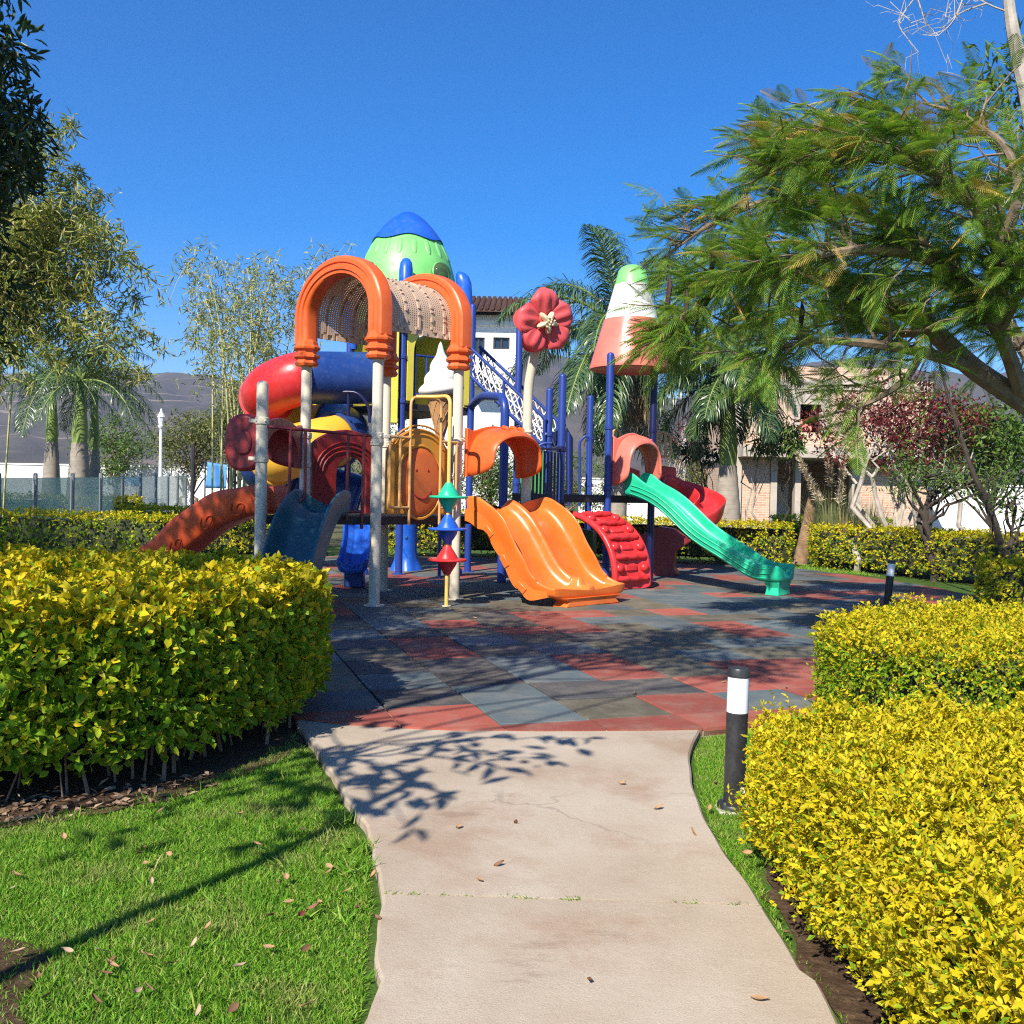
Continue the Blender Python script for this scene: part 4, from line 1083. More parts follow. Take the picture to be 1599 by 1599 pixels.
for (a, b_) in tw_px:
    p0, p1 = on_shadow(*a, 3.2), on_shadow(*b_, 3.12); m_.tube(limb_curve(hub, p0, .02, 6, .03, rq), np.linspace(.014, .008, 6), 5); c_v = limb_curve(p0, p1, .03, 9, .03, rq); m_.tube(c_v, np.linspace(.009, .003, 9), 5)
    for k in range(10):
        i = rq.randint(1, 9); lp.append(c_v[i]); dd = unit((p1 - p0)[None])[0] + rq.normal(0, .5, 3); dd[2] -= .35; ld.append(dd)
for c in rq.normal(0, 1, (26, 3)) * np.array([.55, .5, .35]) + np.array([-2.75, 2.05, 3.25]):
    for k in range(9): lp.append(c + rq.normal(0, .1, 3)); ld.append(rq.normal(0, 1, 3) - np.array([0, 0, .3]))
m_.build('trunk', bark, bt); lp, ld = np.array(lp), np.array(ld)
v, f = scatter(LEAF5, lp, ld, rq.normal(0, .35, (len(lp), 3)) + np.array([0, -.3, 1]), rq.uniform(.13, .22, len(lp)), rq.uniform(.05, .075, len(lp)))
tag(np_mesh('crown', v, f, mid_leaf, bt), kind='stuff')
# trees behind the photographer that throw the dappled shade
for k, (hc, rc, nc, lab) in enumerate((((-4.7, 3.0, 6.9), (2.1, 2.1, 1.5), 130, 'tall airy shade tree behind and left of the path'), ((-6.9, 6.0, 7.9), (2.1, 2.2, 1.8), 125, 'tall denser shade tree left of the play area'), ((-1.9, 2.5, 7.0), (1.9, 1.7, .9), 58, 'thin branched shade tree arching over the path'), ((-13.0, 10.0, 7.4), (2.8, 2.9, 2.0), 190, 'broad shade tree far left of the dark hedge'))):
    broad_tree('shade_tree', lab, 'tree', (-6.4, .2) if k == 2 else (hc[0] - .4, hc[1] - .5), hc, rc, mid_leaf, bark, int(nc * 1.25), 52, .15, .055, .07 if k == 2 else .12, .30, seed=11 + k, limbs=26)

# ---- palms
def palm(label, base, hs, crown_z, nf, FL, trunk_r, lean=(0, 0), seed=0, bottle=True, dryf=3, group='royal palms', shaft=True, leafL=.55, lo=-1.05, hi=1.25, trunkm=None, dens=44):
    rg = np.random.RandomState(seed + 900)
    b = np.array([*base, -.08])
    root = thing('palm_tree', label, 'palm tree', b, group)
    prof = [(trunk_r * 1.1, 0), (trunk_r * 1.35, .15), (trunk_r * 1.4, hs * .25), (trunk_r * 1.25, hs * .55), (trunk_r * .85, hs)] if bottle else [(trunk_r * 1.3, 0), (trunk_r * 1.05, .3), (trunk_r, hs * .5), (trunk_r * .92, hs)]
    zz = np.linspace(0, hs, 16); rr = np.interp(zz, [p[1] for p in prof], [p[0] for p in prof])
    lean = np.array([*lean, 0.0])
    m_ = MB(); pr = []
    for i, z in enumerate(zz):
        pr.append((rr[i] * (1.03 if i % 2 else .99), z))
    rgs = np.array([np.c_[r_ * np.cos(np.arange(14) / 14 * 2 * PI), r_ * np.sin(np.arange(14) / 14 * 2 * PI), np.full(14, z)] + b + lean * z for r_, z in pr])
    m_.rings(rgs); m_.build('trunk', trunkm or palm_trunk, root)
    top = b + lean * hs + np.array([0, 0, hs])
    tip = b + lean * crown_z + np.array([0, 0, crown_z])
    if shaft:
        m_ = MB(); m_.tube([top - np.array([0, 0, .01]), top + (tip - top) * .15, top + (tip - top) * .6, tip], [trunk_r * .8, trunk_r * .92, trunk_r * .62, trunk_r * .35], 12); m_.build('crown_shaft', shaft_m, root)
    ang = rg.rand() * 6
    for k in range(nf + dryf):
        isdry = k >= nf
        a = ang + k * 2.39996 + rg.normal(0, .15)
        el = (hi - (hi - lo) * ((k + .5) / nf) ** .9) if not isdry else rg.uniform(-1.35, -.95)
        L = FL * rg.uniform(.85, 1.1) * (.8 if isdry else 1)
        n = 16; dirv = np.array([math.cos(a) * math.cos(el), math.sin(a) * math.cos(el), math.sin(el)])
        p = tip.copy(); pts = [p.copy()]; v_ = dirv.copy()
        for i in range(n):
            v_ = v_ + np.array([0, 0, -.055 - .085 * (i / n) * (1.25 if el > 0 else .8)])
            v_ /= np.linalg.norm(v_); p = p + v_ * L / n; pts.append(p.copy())
        pts = np.array(pts)
        m_ = MB(); m_.tube(pts, np.linspace(.03, .006, n + 1) * FL / 2.2, 5)
        fr = m_.build('frond', shaft_m if not isdry else palm_drym, root)
        u = np.linspace(.12, .995, dens); idx = u * n; i0 = np.minimum(idx.astype(int), n - 1)
        q = pts[i0] + (pts[i0 + 1] - pts[i0]) * (idx - i0)[:, None]; tg = unit(pts[i0 + 1] - pts[i0])
        side = unit(np.cross(tg, np.array([0, 0, 1.0]) + 1e-3)); upv = np.cross(side, tg)
        q2 = np.vstack([q, q]); s2 = np.vstack([side, -side]); t2 = np.vstack([tg, tg]); up2 = np.vstack([upv, upv])
        u2 = np.r_[u, u]; k2 = len(u2)
        d = s2 * .8 + t2 * rg.uniform(.45, .8, (k2, 1)) + up2 * rg.normal(.12, .32, (k2, 1)) + rg.normal(0, .08, (k2, 3)); d[:, 2] -= .12
        Ls = leafL * (np.sin(PI * np.clip(u2 * .86 + .12, 0, 1)) ** .7) * rg.uniform(.8, 1.12, k2)
        nv = up2 + rg.normal(0, .3, (k2, 3))
        # leaflet of three bent segments that hangs at its end
        d = unit(d); a0_ = q2; a1_ = q2 + d * (Ls * .45)[:, None]; dd = unit(d + np.array([0, 0, -1.0])); a2_ = a1_ + dd * (Ls * .32)[:, None]; d3 = unit(dd + np.array([0, 0, -1.5])); a3_ = a2_ + d3 * (Ls * .26)[:, None]
        w = unit(np.cross(nv, d)) * (.0075 * leafL / .55 + .002)
        vv = np.stack([a0_ - w * .4, a0_ + w * .4, a1_ + w, a1_ - w, a2_ + w * .8, a2_ - w * .8, a3_], 1).reshape(-1, 3)
        base_i = (np.arange(k2) * 7)[:, None]
        f4 = np.concatenate([base_i + np.array([[0, 1, 2, 3]]), base_i + np.array([[3, 2, 4, 5]])]); f3 = base_i + np.array([[5, 4, 6]])
        o = np_mesh('leaflets', vv, [f4, f3], palm_dry if isdry else palm_leaf, fr); tag(o, kind='stuff')
    return root
t = NT('palm_trunk'); o = t.coord(); sx = t.n('ShaderNodeSeparateXYZ'); t.l(o, sx.inputs[0])
ring = t.math('FRACT', t.math('MULTIPLY', t.math('ADD', sx.outputs[2], t.math('MULTIPLY', t.noise(3, o, 3), .06)), 9.0))
base = t.ramp(t.noise(4, o, 6, .6), [(.3, (.24, .205, .17)), (.7, (.40, .35, .29))])
base = t.mix(t.ramp(ring, [(0, (.6, .6, .6)), (.12, (0, 0, 0))]), base, (.13, .105, .085))
t.l(base, t.b.inputs['Base Color']); t.set(rough=.9, spec=.1); t.bump(ring, .35, .02); palm_trunk = t.m
shaft_m = mat('palm_crown_shaft', (.20, .27, .06), .5, .3, 3); palm_drym = mat('dry_frond_stalk', (.35, .25, .14), .8, .2)
for k, (px_, zpx, Yp, r_, ln, lab) in enumerate(((80, 690, 27.0, .19, (-.0, 0), 'leftmost of the three bottle shaped palms, behind the bamboo'), (122, 692, 26.4, .24, (.01, 0), 'middle one of the three bottle shaped palms, with the thickest trunk'), (146, 703, 28.5, .17, (.0, 0), 'rightmost and slimmest of the three bottle shaped palms'))):
    b = P(px_, 760, Yp); hs = P(px_, zpx, Yp)[2]; cz = P(px_, 596, Yp)[2]
    palm(lab, (b[0], Yp), hs + .08, cz + .1, 15, 2.5, r_, ln, seed=k, dryf=0, group='bottle palms behind the glass fence', leafL=.6, hi=1.4, lo=-.2)
b = P(1137, 800, 23.5)
palm('pale bottle trunked palm standing between the green slide and the brick house', (b[0], 23.5), P(1137, 722, 23.5)[2], P(1130, 575, 23.5)[2], 20, 2.3, .245, (-.012, 0), seed=5, dryf=0, group=None, leafL=.80, lo=-.85, hi=1.25, dens=120)
b = P(966, 800, 24.5)
palm('tall drooping palm with brown dead fronds behind the flower and the cone roof', (b[0], 24.5), P(955, 600, 24.5)[2], P(945, 505, 24.5)[2], 24, 3.5, .22, (-.02, 0), seed=8, bottle=False, dryf=9, group=None, shaft=True, leafL=.9, lo=-1.15, hi=1.45, dens=120)

# ---- bamboo
def bamboo(label, base, tops, n_leaf, lm, culm_m, spread, seed, leafL=.16, leafW=.022, droop=.5, thick=.03, low=.35, zmin=0.0, upr=.75):
    rg = np.random.RandomState(seed)
    b = np.array([*base, -.08])
    root = thing('bamboo_clump', label, 'bamboo', b)
    allp = []
    for k, tp_ in enumerate(tops):
        tp_ = np.array(tp_, float)
        p0 = b + np.array([*rg.normal(0, spread, 2), 0])
        mid = p0 * .45 + tp_ * .55; mid[2] = tp_[2] * .72
        t_ = np.linspace(0, 1, 14)[:, None]
        crv = (1 - t_) ** 2 * p0 + 2 * t_ * (1 - t_) * np.array([*(p0[:2] * upr + tp_[:2] * (1 - upr)), tp_[2] * .78 if tp_[2] > 6.0 else tp_[2] + 4.2]) + t_ ** 2 * tp_
        m_ = MB(); m_.tube(crv, np.linspace(thick, .004, 14), 6); m_.build('culm', culm_m, root)
        m = int(n_leaf)
        u = low + (1 - low) * rg.rand(m) ** 1.25; idx = u * 13; i0 = np.minimum(idx.astype(int), 12)
        q = crv[i0] + (crv[i0 + 1] - crv[i0]) * (idx - i0)[:, None]
        rr = (.06 + .72 * (1 - u) ** .8)[:, None]
        q = q + rg.normal(0, 1, (m, 3)) * rr * np.array([1, 1, .8]); q = q[q[:, 2] > zmin + rg.normal(0, .2, len(q))]; allp.append(q)
    q = np.concatenate(allp)
    pos = np.repeat(q, 6, 0) + rg.normal(0, .05, (len(q) * 6, 3)); k = len(pos)
    d = rg.normal(0, .7, (k, 3)); d[:, 2] -= droop
    v, f = scatter(LEAF4, pos, d, rg.normal(0, .5, (k, 3)) + np.array([0, 0, .6]), leafL * rg.uniform(.6, 1.3, k), leafW * rg.uniform(.7, 1.3, k))
    tag(np_mesh('crown', v, f, lm, root), kind='stuff')
    return root
culm = mat('bamboo_culm', (.42, .40, .16), .5, .25, 4)
Yc = 19.0
rgb_ = np.random.RandomState(5)
tops = [P(x, y, Yc + rgb_.uniform(-1.2, 1.5)) for x, y in ((112, 185), (60, 215), (86, 240), (30, 240), (128, 262), (10, 210), (160, 300), (140, 330), (186, 345), (100, 300), (60, 320), (200, 395), (170, 420), (238, 440), (222, 470), (150, 440), (95, 420), (40, 400), (255, 545), (215, 540), (-10, 330), (-20, 470), (170, 520), (120, 520), (60, 500), (20, 560), (90, 570), (150, 590), (200, 600), (235, 600), (50, 610), (10, 640))]
b = P(-140, 800, Yc)
bamboo('tall feathery bamboo clump in front of the bottle palms at the left', (b[0], Yc), tops, 150, bam_leaf, culm, .6, 4, .20, .032, .45, .024, .5, zmin=3.45, upr=.85)
Yc = 25.0
tops = [P(x, y, Yc + rgb_.uniform(-1.2, 1.2)) for x, y in ((288, 405), (300, 470), (262, 478), (345, 405), (412, 395), (437, 400), (352, 440), (320, 520), (395, 450), (290, 545), (430, 470), (505, 380), (545, 375), (470, 420), (372, 500), (330, 580), (310, 610), (460, 520), (400, 560), (430, 620), (350, 640))]
b = P(385, 800, Yc)
bamboo('sparse pale yellow bamboo clump behind the spiral tube slide', (b[0], Yc), tops, 46, ybam_leaf, culm, .4, 9, .19, .03, .35, .03, .45)

# ---- background shrubs and trees
broad_tree('olive_tree', 'bushy olive green tree beside the white lamp post', 'tree', P(300, 800, 40)[:2], P(305, 690, 40), (1.6, 1.2, 1.35), olive_leaf, bark, 110, 60, .16, .06, .1, .38, seed=31)
broad_tree('olive_tree', 'low dark olive tree left of the white lamp post', 'tree', P(178, 800, 43)[:2], P(178, 700, 43), (1.9, 1.2, 1.4), mid_leaf, bark, 100, 60, .16, .06, .1, .4, seed=32)
broad_tree('olive_tree', 'yellowish tree behind the round maroon slide hood', 'tree', P(370, 800, 36)[:2], P(368, 665, 36), (1.5, 1.2, 1.6), olive_leaf, bark, 90, 55, .15, .06, .09, .38, seed=33)
broad_tree('roadside_tree', 'grey green thorny tree right of the white villa, behind the red tube slide', 'tree', P(1085, 800, 40)[:2], P(1088, 745, 40), (1.9, 1.4, 1.15), olive_leaf, bark, 100, 60, .13, .05, .1, .38, seed=34)
broad_tree('roadside_tree', 'shrubby tree behind the blue posts and the rope bridge', 'tree', P(880, 800, 36)[:2], P(890, 760, 36), (2.6, 1.2, 1.1), mid_leaf, bark, 110, 60, .13, .05, .1, .38, seed=35)
broad_tree('roadside_tree', 'bushy green tree at the foot of the white villa, behind the orange hood', 'tree', P(765, 800, 33)[:2], P(765, 745, 33), (1.5, 1.0, 1.5), mid_leaf, bark, 110, 60, .13, .05, .1, .36, seed=46)
broad_tree('roadside_tree', 'shrubby tree seen through the bars behind the smiling panel', 'tree', P(560, 800, 34)[:2], P(560, 720, 34), (2.8, 1.2, 1.6), mid_leaf, bark, 120, 60, .13, .05, .1, .38, seed=36)
broad_tree('red_shrub', 'thin reddish leaved tree against the hill, right of the cone roof', 'tree', P(1062, 800, 33)[:2], P(1062, 690, 33), (.9, .6, .85), redleaf, palebark, 42, 20, .13, .05, .05, .25, seed=37)
broad_tree('red_shrub', 'large red leaved shrub with pale stems in front of the brick house', 'shrub', P(1405, 815, 21.5)[:2], P(1398, 662, 21.5), (2.15, 1.1, 1.05), redleaf, palebark, 190, 40, .12, .045, .055, .27, seed=38, stems=5, droop=.1)
broad_tree('green_tree', 'bright green leafy tree right of the red shrub', 'tree', P(1560, 815, 22)[:2], P(1550, 690, 22), (1.6, 1.2, 1.0), mid_leaf, darkbark, 120, 50, .16, .06, .09, .32, seed=39)
broad_tree('green_tree', 'dark spreading acacia tree between the red shrub and the right hedge', 'tree', P(1465, 830, 19)[:2], P(1475, 745, 19), (1.5, 1.0, .5), mid_leaf, darkbark, 52, 40, .12, .03, .085, .26, seed=40, stems=2)
broad_tree('sapling', 'slim forked sapling with drooping leaves in front of the brick wall', 'tree', P(1168, 820, 24)[:2], P(1200, 692, 24), (.75, .4, .28), mid_leaf, palebark, 16, 26, .22, .05, .035, .2, seed=41, droop=.8, stems=2)
broad_tree('sapling', 'slim sapling with a dark straight stem in front of the brick doorway', 'tree', P(1226, 815, 23.5)[:2], P(1226, 688, 23.5), (.5, .4, .5), mid_leaf, darkbark, 18, 26, .22, .05, .035, .2, seed=42, droop=.8)
broad_tree('sapling', 'leafy young plant left of the palm trunk, leaves hanging against the hill', 'tree', P(1128, 815, 25)[:2], P(1092, 706, 25), (.6, .4, .32), dark_leaf, darkbark, 12, 26, .22, .06, .03, .2, seed=43, droop=.8)
broad_tree('slender_tree', 'slender dark leaning tree in front of the right hedge', 'tree', P(1560, 846, 15)[:2], P(1585, 800, 15), (.9, .5, .7), mid_leaf, darkbark, 26, 24, .10, .03, .05, .2, seed=44)
m_ = MB(); sl = [P(x, y, 15) for x, y in ((1562, 850), (1548, 800), (1520, 740), (1500, 680), (1478, 610), (1465, 560))]
r_ = thing('leaning_stem', 'thin dark leaning stem crossing in front of the green tree at the right', 'tree', sl[0]); m_.tube(smooth_curve(sl, 4), np.linspace(.055, .015, 21), 7); m_.tube(smooth_curve([sl[3], P(1530, 665, 15), P(1580, 690, 15.2)], 5), np.linspace(.02, .006, 11), 5); m_.build('stem', darkbark, r_)
pos, d, nv, l2, w2 = leaf_cloud(np.random.RandomState(3), [P(x, y, 15) for x, y in ((1500, 650), (1540, 668), (1580, 690), (1470, 590), (1450, 640), (1425, 690), (1400, 700))], .3, 26, .10, .03)
v, f = scatter(LEAF4, pos, d, nv, l2, w2); tag(np_mesh('crown', v, f, flam_leaf, r_), kind='stuff')
# pampas grass
def pampas(label, base, h, lm, n, plumes, seed):
    rg = np.random.RandomState(seed); b = np.array([*base, -.08]); root = thing('pampas_grass', label, 'ornamental grass', b)
    out_v, out_f, k0 = [], [], 0
    a = rg.rand(n) * 6.283; rr = rg.rand(n) ** .5 * .35; Lh = h * rg.uniform(.6, 1.1, n); out = rg.uniform(.1, .75, n)
    ts = np.linspace(0, 1, 6)
    dirx = np.c_[np.cos(a), np.sin(a), np.zeros(n)]; sx_ = np.c_[-np.sin(a), np.cos(a), np.zeros(n)]
    rows = []
    for t_ in ts:
        c = b + dirx * (rr + out * Lh * .55 * t_ ** 1.8)[:, None] + np.array([0, 0, 1.0]) * (Lh * (t_ - .28 * t_ ** 3 * out))[:, None]
        w = (.012 * (1 - t_ * .95))
        rows += [c - sx_ * w, c + sx_ * w]
    v = np.stack(rows, 1).reshape(-1, 3); bi = (np.arange(n) * 12)[:, None]
    f = np.concatenate([bi + np.array([[2 * i, 2 * i + 1, 2 * i + 3, 2 * i + 2]]) for i in range(5)])
    tag(np_mesh('blades', v, f, lm, root), kind='stuff')
    pm = leafmat('plume_' + str(seed), [(.62, .52, .38), (.72, .62, .48), (.5, .4, .28)], .3, .8)
    for px0, py0, px1, py1, Yp in plumes:
        p0, p1 = P(px0, py0, Yp), P(px1, py1, Yp)
        m_ = MB(); m_.tube([b + np.array([0, 0, .1]), p0, p1], [.012, .01, .004], 5); pl = m_.build('stalk', palm_drym, root)
        n2 = 340; u = rg.rand(n2) ** .8; q = p0 + (p1 - p0) * u[:, None]
        v, f = scatter(LEAF4, q, rg.normal(0, .55, (n2, 3)) + unit((p1 - p0)[None]) * .9, rg.normal(0, 1, (n2, 3)), .17 * (1.1 - .5 * u), .02)
        tag(np_mesh('plume', v, f, pm, pl), kind='stuff')
pamp = leafmat('pampas_blade', [(.10, .17, .07), (.16, .23, .09), (.22, .27, .11), (.40, .34, .16)], .3)
pamp_d = leafmat('dry_pampas_blade', [(.42, .31, .17), (.5, .38, .22), (.30, .22, .12), (.16, .20, .08)], .3)
b = P(1300, 815, 22.5); pampas('tall pampas grass with a leaning feathery plume before the brick house', (b[0], 22.5), 2.0, pamp, 620, ((1284, 790, 1244, 708, 22.4), (1298, 760, 1292, 700, 22.5)), 61)
b = P(1355, 815, 22.3); pampas('grass clump beside the pampas, partly dry, in front of the red shrub', (b[0], 22.3), 1.75, pamp, 480, (), 62)
b = P(1322, 815, 22.0); pampas('dry straw coloured grass tuft between the two green grass clumps', (b[0], 22.0), 1.5, pamp_d, 260, ((1310, 790, 1318, 715, 22),), 63)
b = P(1262, 850, 22.9)
m_ = MB(); m_.tube(limb_curve((b[0] - .2, 22.9, -.08), P(1270, 775, 22.9), 0, 6, .04), [.19, .18, .16, .15, .13, .11], 10); st = thing('palm_stump', 'brown stump of a cut palm leaning between the two right hand hedges', 'stump', (b[0], 22.9, -.08)); m_.build('trunk', mat('stump_bark', (.26, .16, .09), .95, .4, 8, bump=1, bscale=14), st)
# low plants by the glass fence
for k, (px_, Yp, hh) in enumerate(((100, 25.5, .95), (175, 30, 1.0), (215, 34, 1.2), (345, 31, 1.3))):
    b = P(px_, 800, Yp); pampas(['dark cycad like tuft behind the first glass panels', 'small spiky palm tuft behind the glass fence near the palms', 'spiky tuft between the glass fence and the lamp post', 'tall grass tuft under the blue tarpaulin'][k], (b[0], Yp), hh * 1.25, mid_leaf, 130, (), 70 + k)
# pale thin trunks right
for k, (xa, ya, xb, yb, lab) in enumerate(((1300, 822, 1350, 730, 'pale thin trunk leaning left below the red leaves'), (1376, 830, 1362, 745, 'pale straight thin trunk nearest the sunny hedge corner'), (1415, 832, 1418, 760, 'pale forked trunk in front of the white wall'), (1488, 826, 1492, 770, 'short pale forked trunk before the white wall at right'))):
    a_, b_ = P(xa + 40, ya, 21), P(xb, yb, 21); a_[2] = -.08
    r_ = thing('pale_trunk', lab, 'tree trunk', a_); m_ = MB()
    m_.tube(limb_curve(a_, b_, 0, 7, .05), np.linspace(.075, .045, 7), 8)
    for dx in (-.5, .4): m_.tube(limb_curve(b_, b_ + np.array([dx, .1, .9]), 0, 6, .06), np.linspace(.04, .014, 6), 6)
    m_.build('trunk', palebark, r_)
# rubble
m_ = MB(); b = P(1520, 800, 27)
tag(m_.ball((b[0], 27.5, -.1), (2.6, 1.2, .8), 18, 9).build('soil_mound', bed_soil), kind='structure')

# ---- the big feather leaved tree at the right
fl = thing('flame_tree', 'large spreading feather leaved tree reaching in from the right over the cone roof', 'tree', (6.7, 10.6, -.08))
def fern_template(npair=13):
    v, f = [], []
    for i in range(npair):
        u = .14 + .84 * i / (npair - 1); ln = .30 * math.sin(PI * (u * .80 + .16)) ** .8
        for s in (-1, 1):
            a = R(58 - 22 * u); dx, dy = math.cos(a) * ln, s * math.sin(a) * ln
            w = .0135; z0 = -.22 * u * u
            k = len(v)
            v += [(u - w * .4, 0, z0), (u + w * .4, 0, z0), (u + dx * .55 + w, dy * .55, z0 - ln * .07), (u + dx * .55 - w, dy * .55, z0 - ln * .07), (u + dx, dy, z0 - ln * .34)]
            f += [(k, k + 1, k + 2), (k, k + 2, k + 3), (k + 3, k + 2, k + 4)]
    k = len(v)
    for i in range(7): u = i / 6; v += [(u, -.006, -.22 * u * u), (u, .006, -.22 * u * u)]
    for i in range(6): q = k + 2 * i; f += [(q, q + 1, q + 3), (q, q + 3, q + 2)]
    return np.array(v), np.array(f)
FERN = fern_template(19)
rg = np.random.RandomState(12)
YF = 10.4
limb_px = [  # main limbs: picture points with distance
    [(1760, 760, 10.6), (1660, 668, 10.5), (1599, 628, 10.3), (1520, 575, 10.2), (1450, 512, 10.1), (1380, 470, 10.1), (1290, 440, 10.2), (1200, 425, 10.3), (1130, 445, 10.3), (1085, 490, 10.2), (1060, 530, 10.2)],
    [(1660, 668, 10.5), (1610, 560, 10.9), (1540, 470, 11.2), (1440, 380, 11.4), (1330, 330, 11.5), (1220, 310, 11.6), (1120, 345, 11.6), (1045, 395, 11.5)],
    [(1640, 640, 10.5), (1620, 480, 10.6), (1560, 340, 10.8), (1470, 270, 11.0), (1390, 225, 11.2), (1310, 200, 11.3), (1225, 215, 11.4)],
    [(1620, 480, 10.6), (1610, 330, 10.4), (1570, 245, 10.4), (1510, 185, 10.5), (1440, 160, 10.6)],
    [(1520, 575, 10.2), (1440, 550, 9.6), (1340, 535, 9.2), (1250, 535, 9.1), (1180, 570, 9.1)],
    [(1599, 628, 10.3), (1560, 520, 9.6), (1480, 420, 9.1), (1380, 390, 8.9), (1280, 400, 8.8), (1190, 440, 8.8)],
    [(1560, 520, 9.6), (1560, 400, 8.9), (1500, 300, 8.6), (1400, 250, 8.6), (1300, 250, 8.7), (1190, 270, 8.8)],
    [(1450, 512, 10.1), (1400, 520, 10.8), (1320, 500, 11.4), (1230, 490, 11.8), (1130, 520, 12)],
    [(1560, 400, 8.9), (1590, 300, 8.7), (1570, 230, 8.8), (1520, 190, 9.0)],
    [(1640, 640, 10.5), (1700, 500, 10.2), (1720, 380, 10.0), (1680, 270, 10)],
    [(1560, 520, 9.6), (1600, 450, 9.0), (1650, 400, 8.6)],
    [(1470, 270, 11.0), (1400, 180, 11), (1340, 160, 11)],
    [(1440, 550, 9.6), (1415, 590, 9.4), (1375, 620, 9.3), (1330, 640, 9.3)],
    [(1330, 330, 11.5), (1250, 260, 11.6), (1190, 240, 11.7)],
]
fp, fd, fdry = [], [], []
tb = MB()
base_r = [.135, .085, .08, .07, .055, .075, .055, .055, .05, .06, .045, .04, .035, .04]
for li, pts in enumerate(limb_px):
    cr = smooth_curve([P(*q) for q in pts], 6)
    n = len(cr); r_ = base_r[li] * (1 - np.linspace(0, 1, n)) ** .75 + .010
    tb.tube(cr, r_, 8 if li < 3 else 6)
    L = np.linalg.norm(np.diff(cr, axis=0), axis=1).sum()
    nt = int(L * (11 if li in (4, 12) else 9 if li in (2, 3, 8, 11, 9) else 20))
    for k in range(nt):
        u = rg.uniform(.16 if li else .36, 1.0); i = min(int(u * (n - 1)), n - 2)
        p0 = cr[i]; tg = unit((cr[i + 1] - cr[i])[None])[0]
        d = unit((tg * .8 + rg.normal(0, .62, 3) + np.array([-.25, -.05, .10]))[None])[0]
        ln = rg.uniform(.35, .95) * (1.05 - .25 * u)
        p1 = p0 + d * ln; p1[2] += .06
        crv = limb_curve(p0, p1, .06, 5, .05, rg)
        tb.tube(crv, np.linspace(.014, .005, 5), 4)
        m = rg.randint(5, 9)
        for j in range(m):
            v_ = rg.uniform(.35, 1.0); q = crv[min(int(v_ * 4), 4)]
            fd_ = d * .75 + rg.normal(0, .5, 3) + np.array([-.30, -.08, -.10]); fp.append(q); fd.append(fd_); fdry.append(rg.rand() < (.16 if q[2] > 4.6 else .03))
tb.build('trunk', bark, fl)
fp, fd, fdry = np.array(fp), np.array(fd), np.array(fdry)
fd = unit(fd); fd[:, 2] = np.clip(fd[:, 2], -.75, .38)
for nm, mk, mm in (('crown', ~fdry, flam_leaf), ('dry_fronds', fdry, flam_dry)):
    k = mk.sum(); nv = rg.normal(0, .28, (k, 3)) + np.array([0, 0, 1])
    v, f = scatter(FERN, fp[mk], fd[mk], nv, rg.uniform(.24, .46, k), rg.uniform(.27, .46, k))
    tag(np_mesh(nm, v, f, mm, fl), kind='stuff')
# seed pods
podm = mat('seed_pod', (.05, .022, .018), .6, .3)
for x, y, Yp in ((1113, 385, 10.2), (1045, 430, 9.9), (1072, 452, 9.9), (1180, 400, 10), (1290, 362, 9.0), (1252, 470, 10.3)):
    p = P(x, y, Yp); m_ = MB(); m_.tube([p, p + np.array([.01, 0, -.1]), p + np.array([-.01, 0, -.28]), p + np.array([-.03, 0, -.34])], [.008, .028, .026, .005], 6); m_.build('seed_pod', podm, fl)

# bare pale tree at the top right edge
dt = thing('bare_tree', 'bare pale tree with thin leafless twigs at the top right edge', 'tree', (6.25, 11.6, -.08))
m_ = MB(); Yt = 11.6
trunk = smooth_curve([np.array([6.25, Yt, -.08]), P(1640, 500, Yt), P(1612, 200, Yt), P(1590, 90, Yt), P(1577, 20, Yt), P(1572, -60, Yt)], 5)
m_.tube(trunk, np.linspace(.13, .05, len(trunk)), 8)
for pts in ([(1577, 20), (1540, 5), (1500, -20), (1450, -30)], [(1540, 5), (1500, 20), (1470, 45)], [(1450, -30), (1418, 10), (1404, 38), (1418, 62)], [(1430, -10), (1440, 20), (1446, 40)], [(1612, 200), (1600, 260), (1560, 330), (1510, 345), (1460, 370)], [(1560, 330), (1520, 300), (1480, 320)], [(1600, 250), (1570, 210), (1530, 215)], [(1620, 400), (1590, 440), (1580, 520), (1590, 570)], [(1600, 450), (1560, 470), (1545, 520)], [(1510, -20), (1490, 30), (1466, 55)]):
    c = smooth_curve([P(x, y, 10.2 if y > 190 else Yt) for x, y in pts], 5)
    m_.tube(c, np.linspace(.016 if y < 190 else .012, .004, len(c)), 5)
    for k in range(9):
        a = c[rg.randint(2, len(c))]; e_ = a + rg.normal(0, .28, 3) * np.array([1, .6, 1]); m_.tube(limb_curve(a, e_, 0, 5, .12, rg), np.linspace(.005, .002, 5), 3)
m_.build('trunk', palebark, dt)
pos, d, nv, l2, w2 = leaf_cloud(rg, [P(x, y, 11.9) for x, y in ((1590, 110), (1560, 130), (1580, 150), (1540, 160), (1600, 180), (1560, 190), (1590, 70), (1545, 100))], .28, 34, .16, .05)
v, f = scatter(LEAF4, pos, d, nv, l2, w2); tag(np_mesh('crown', v, f, mid_leaf, dt), kind='stuff')

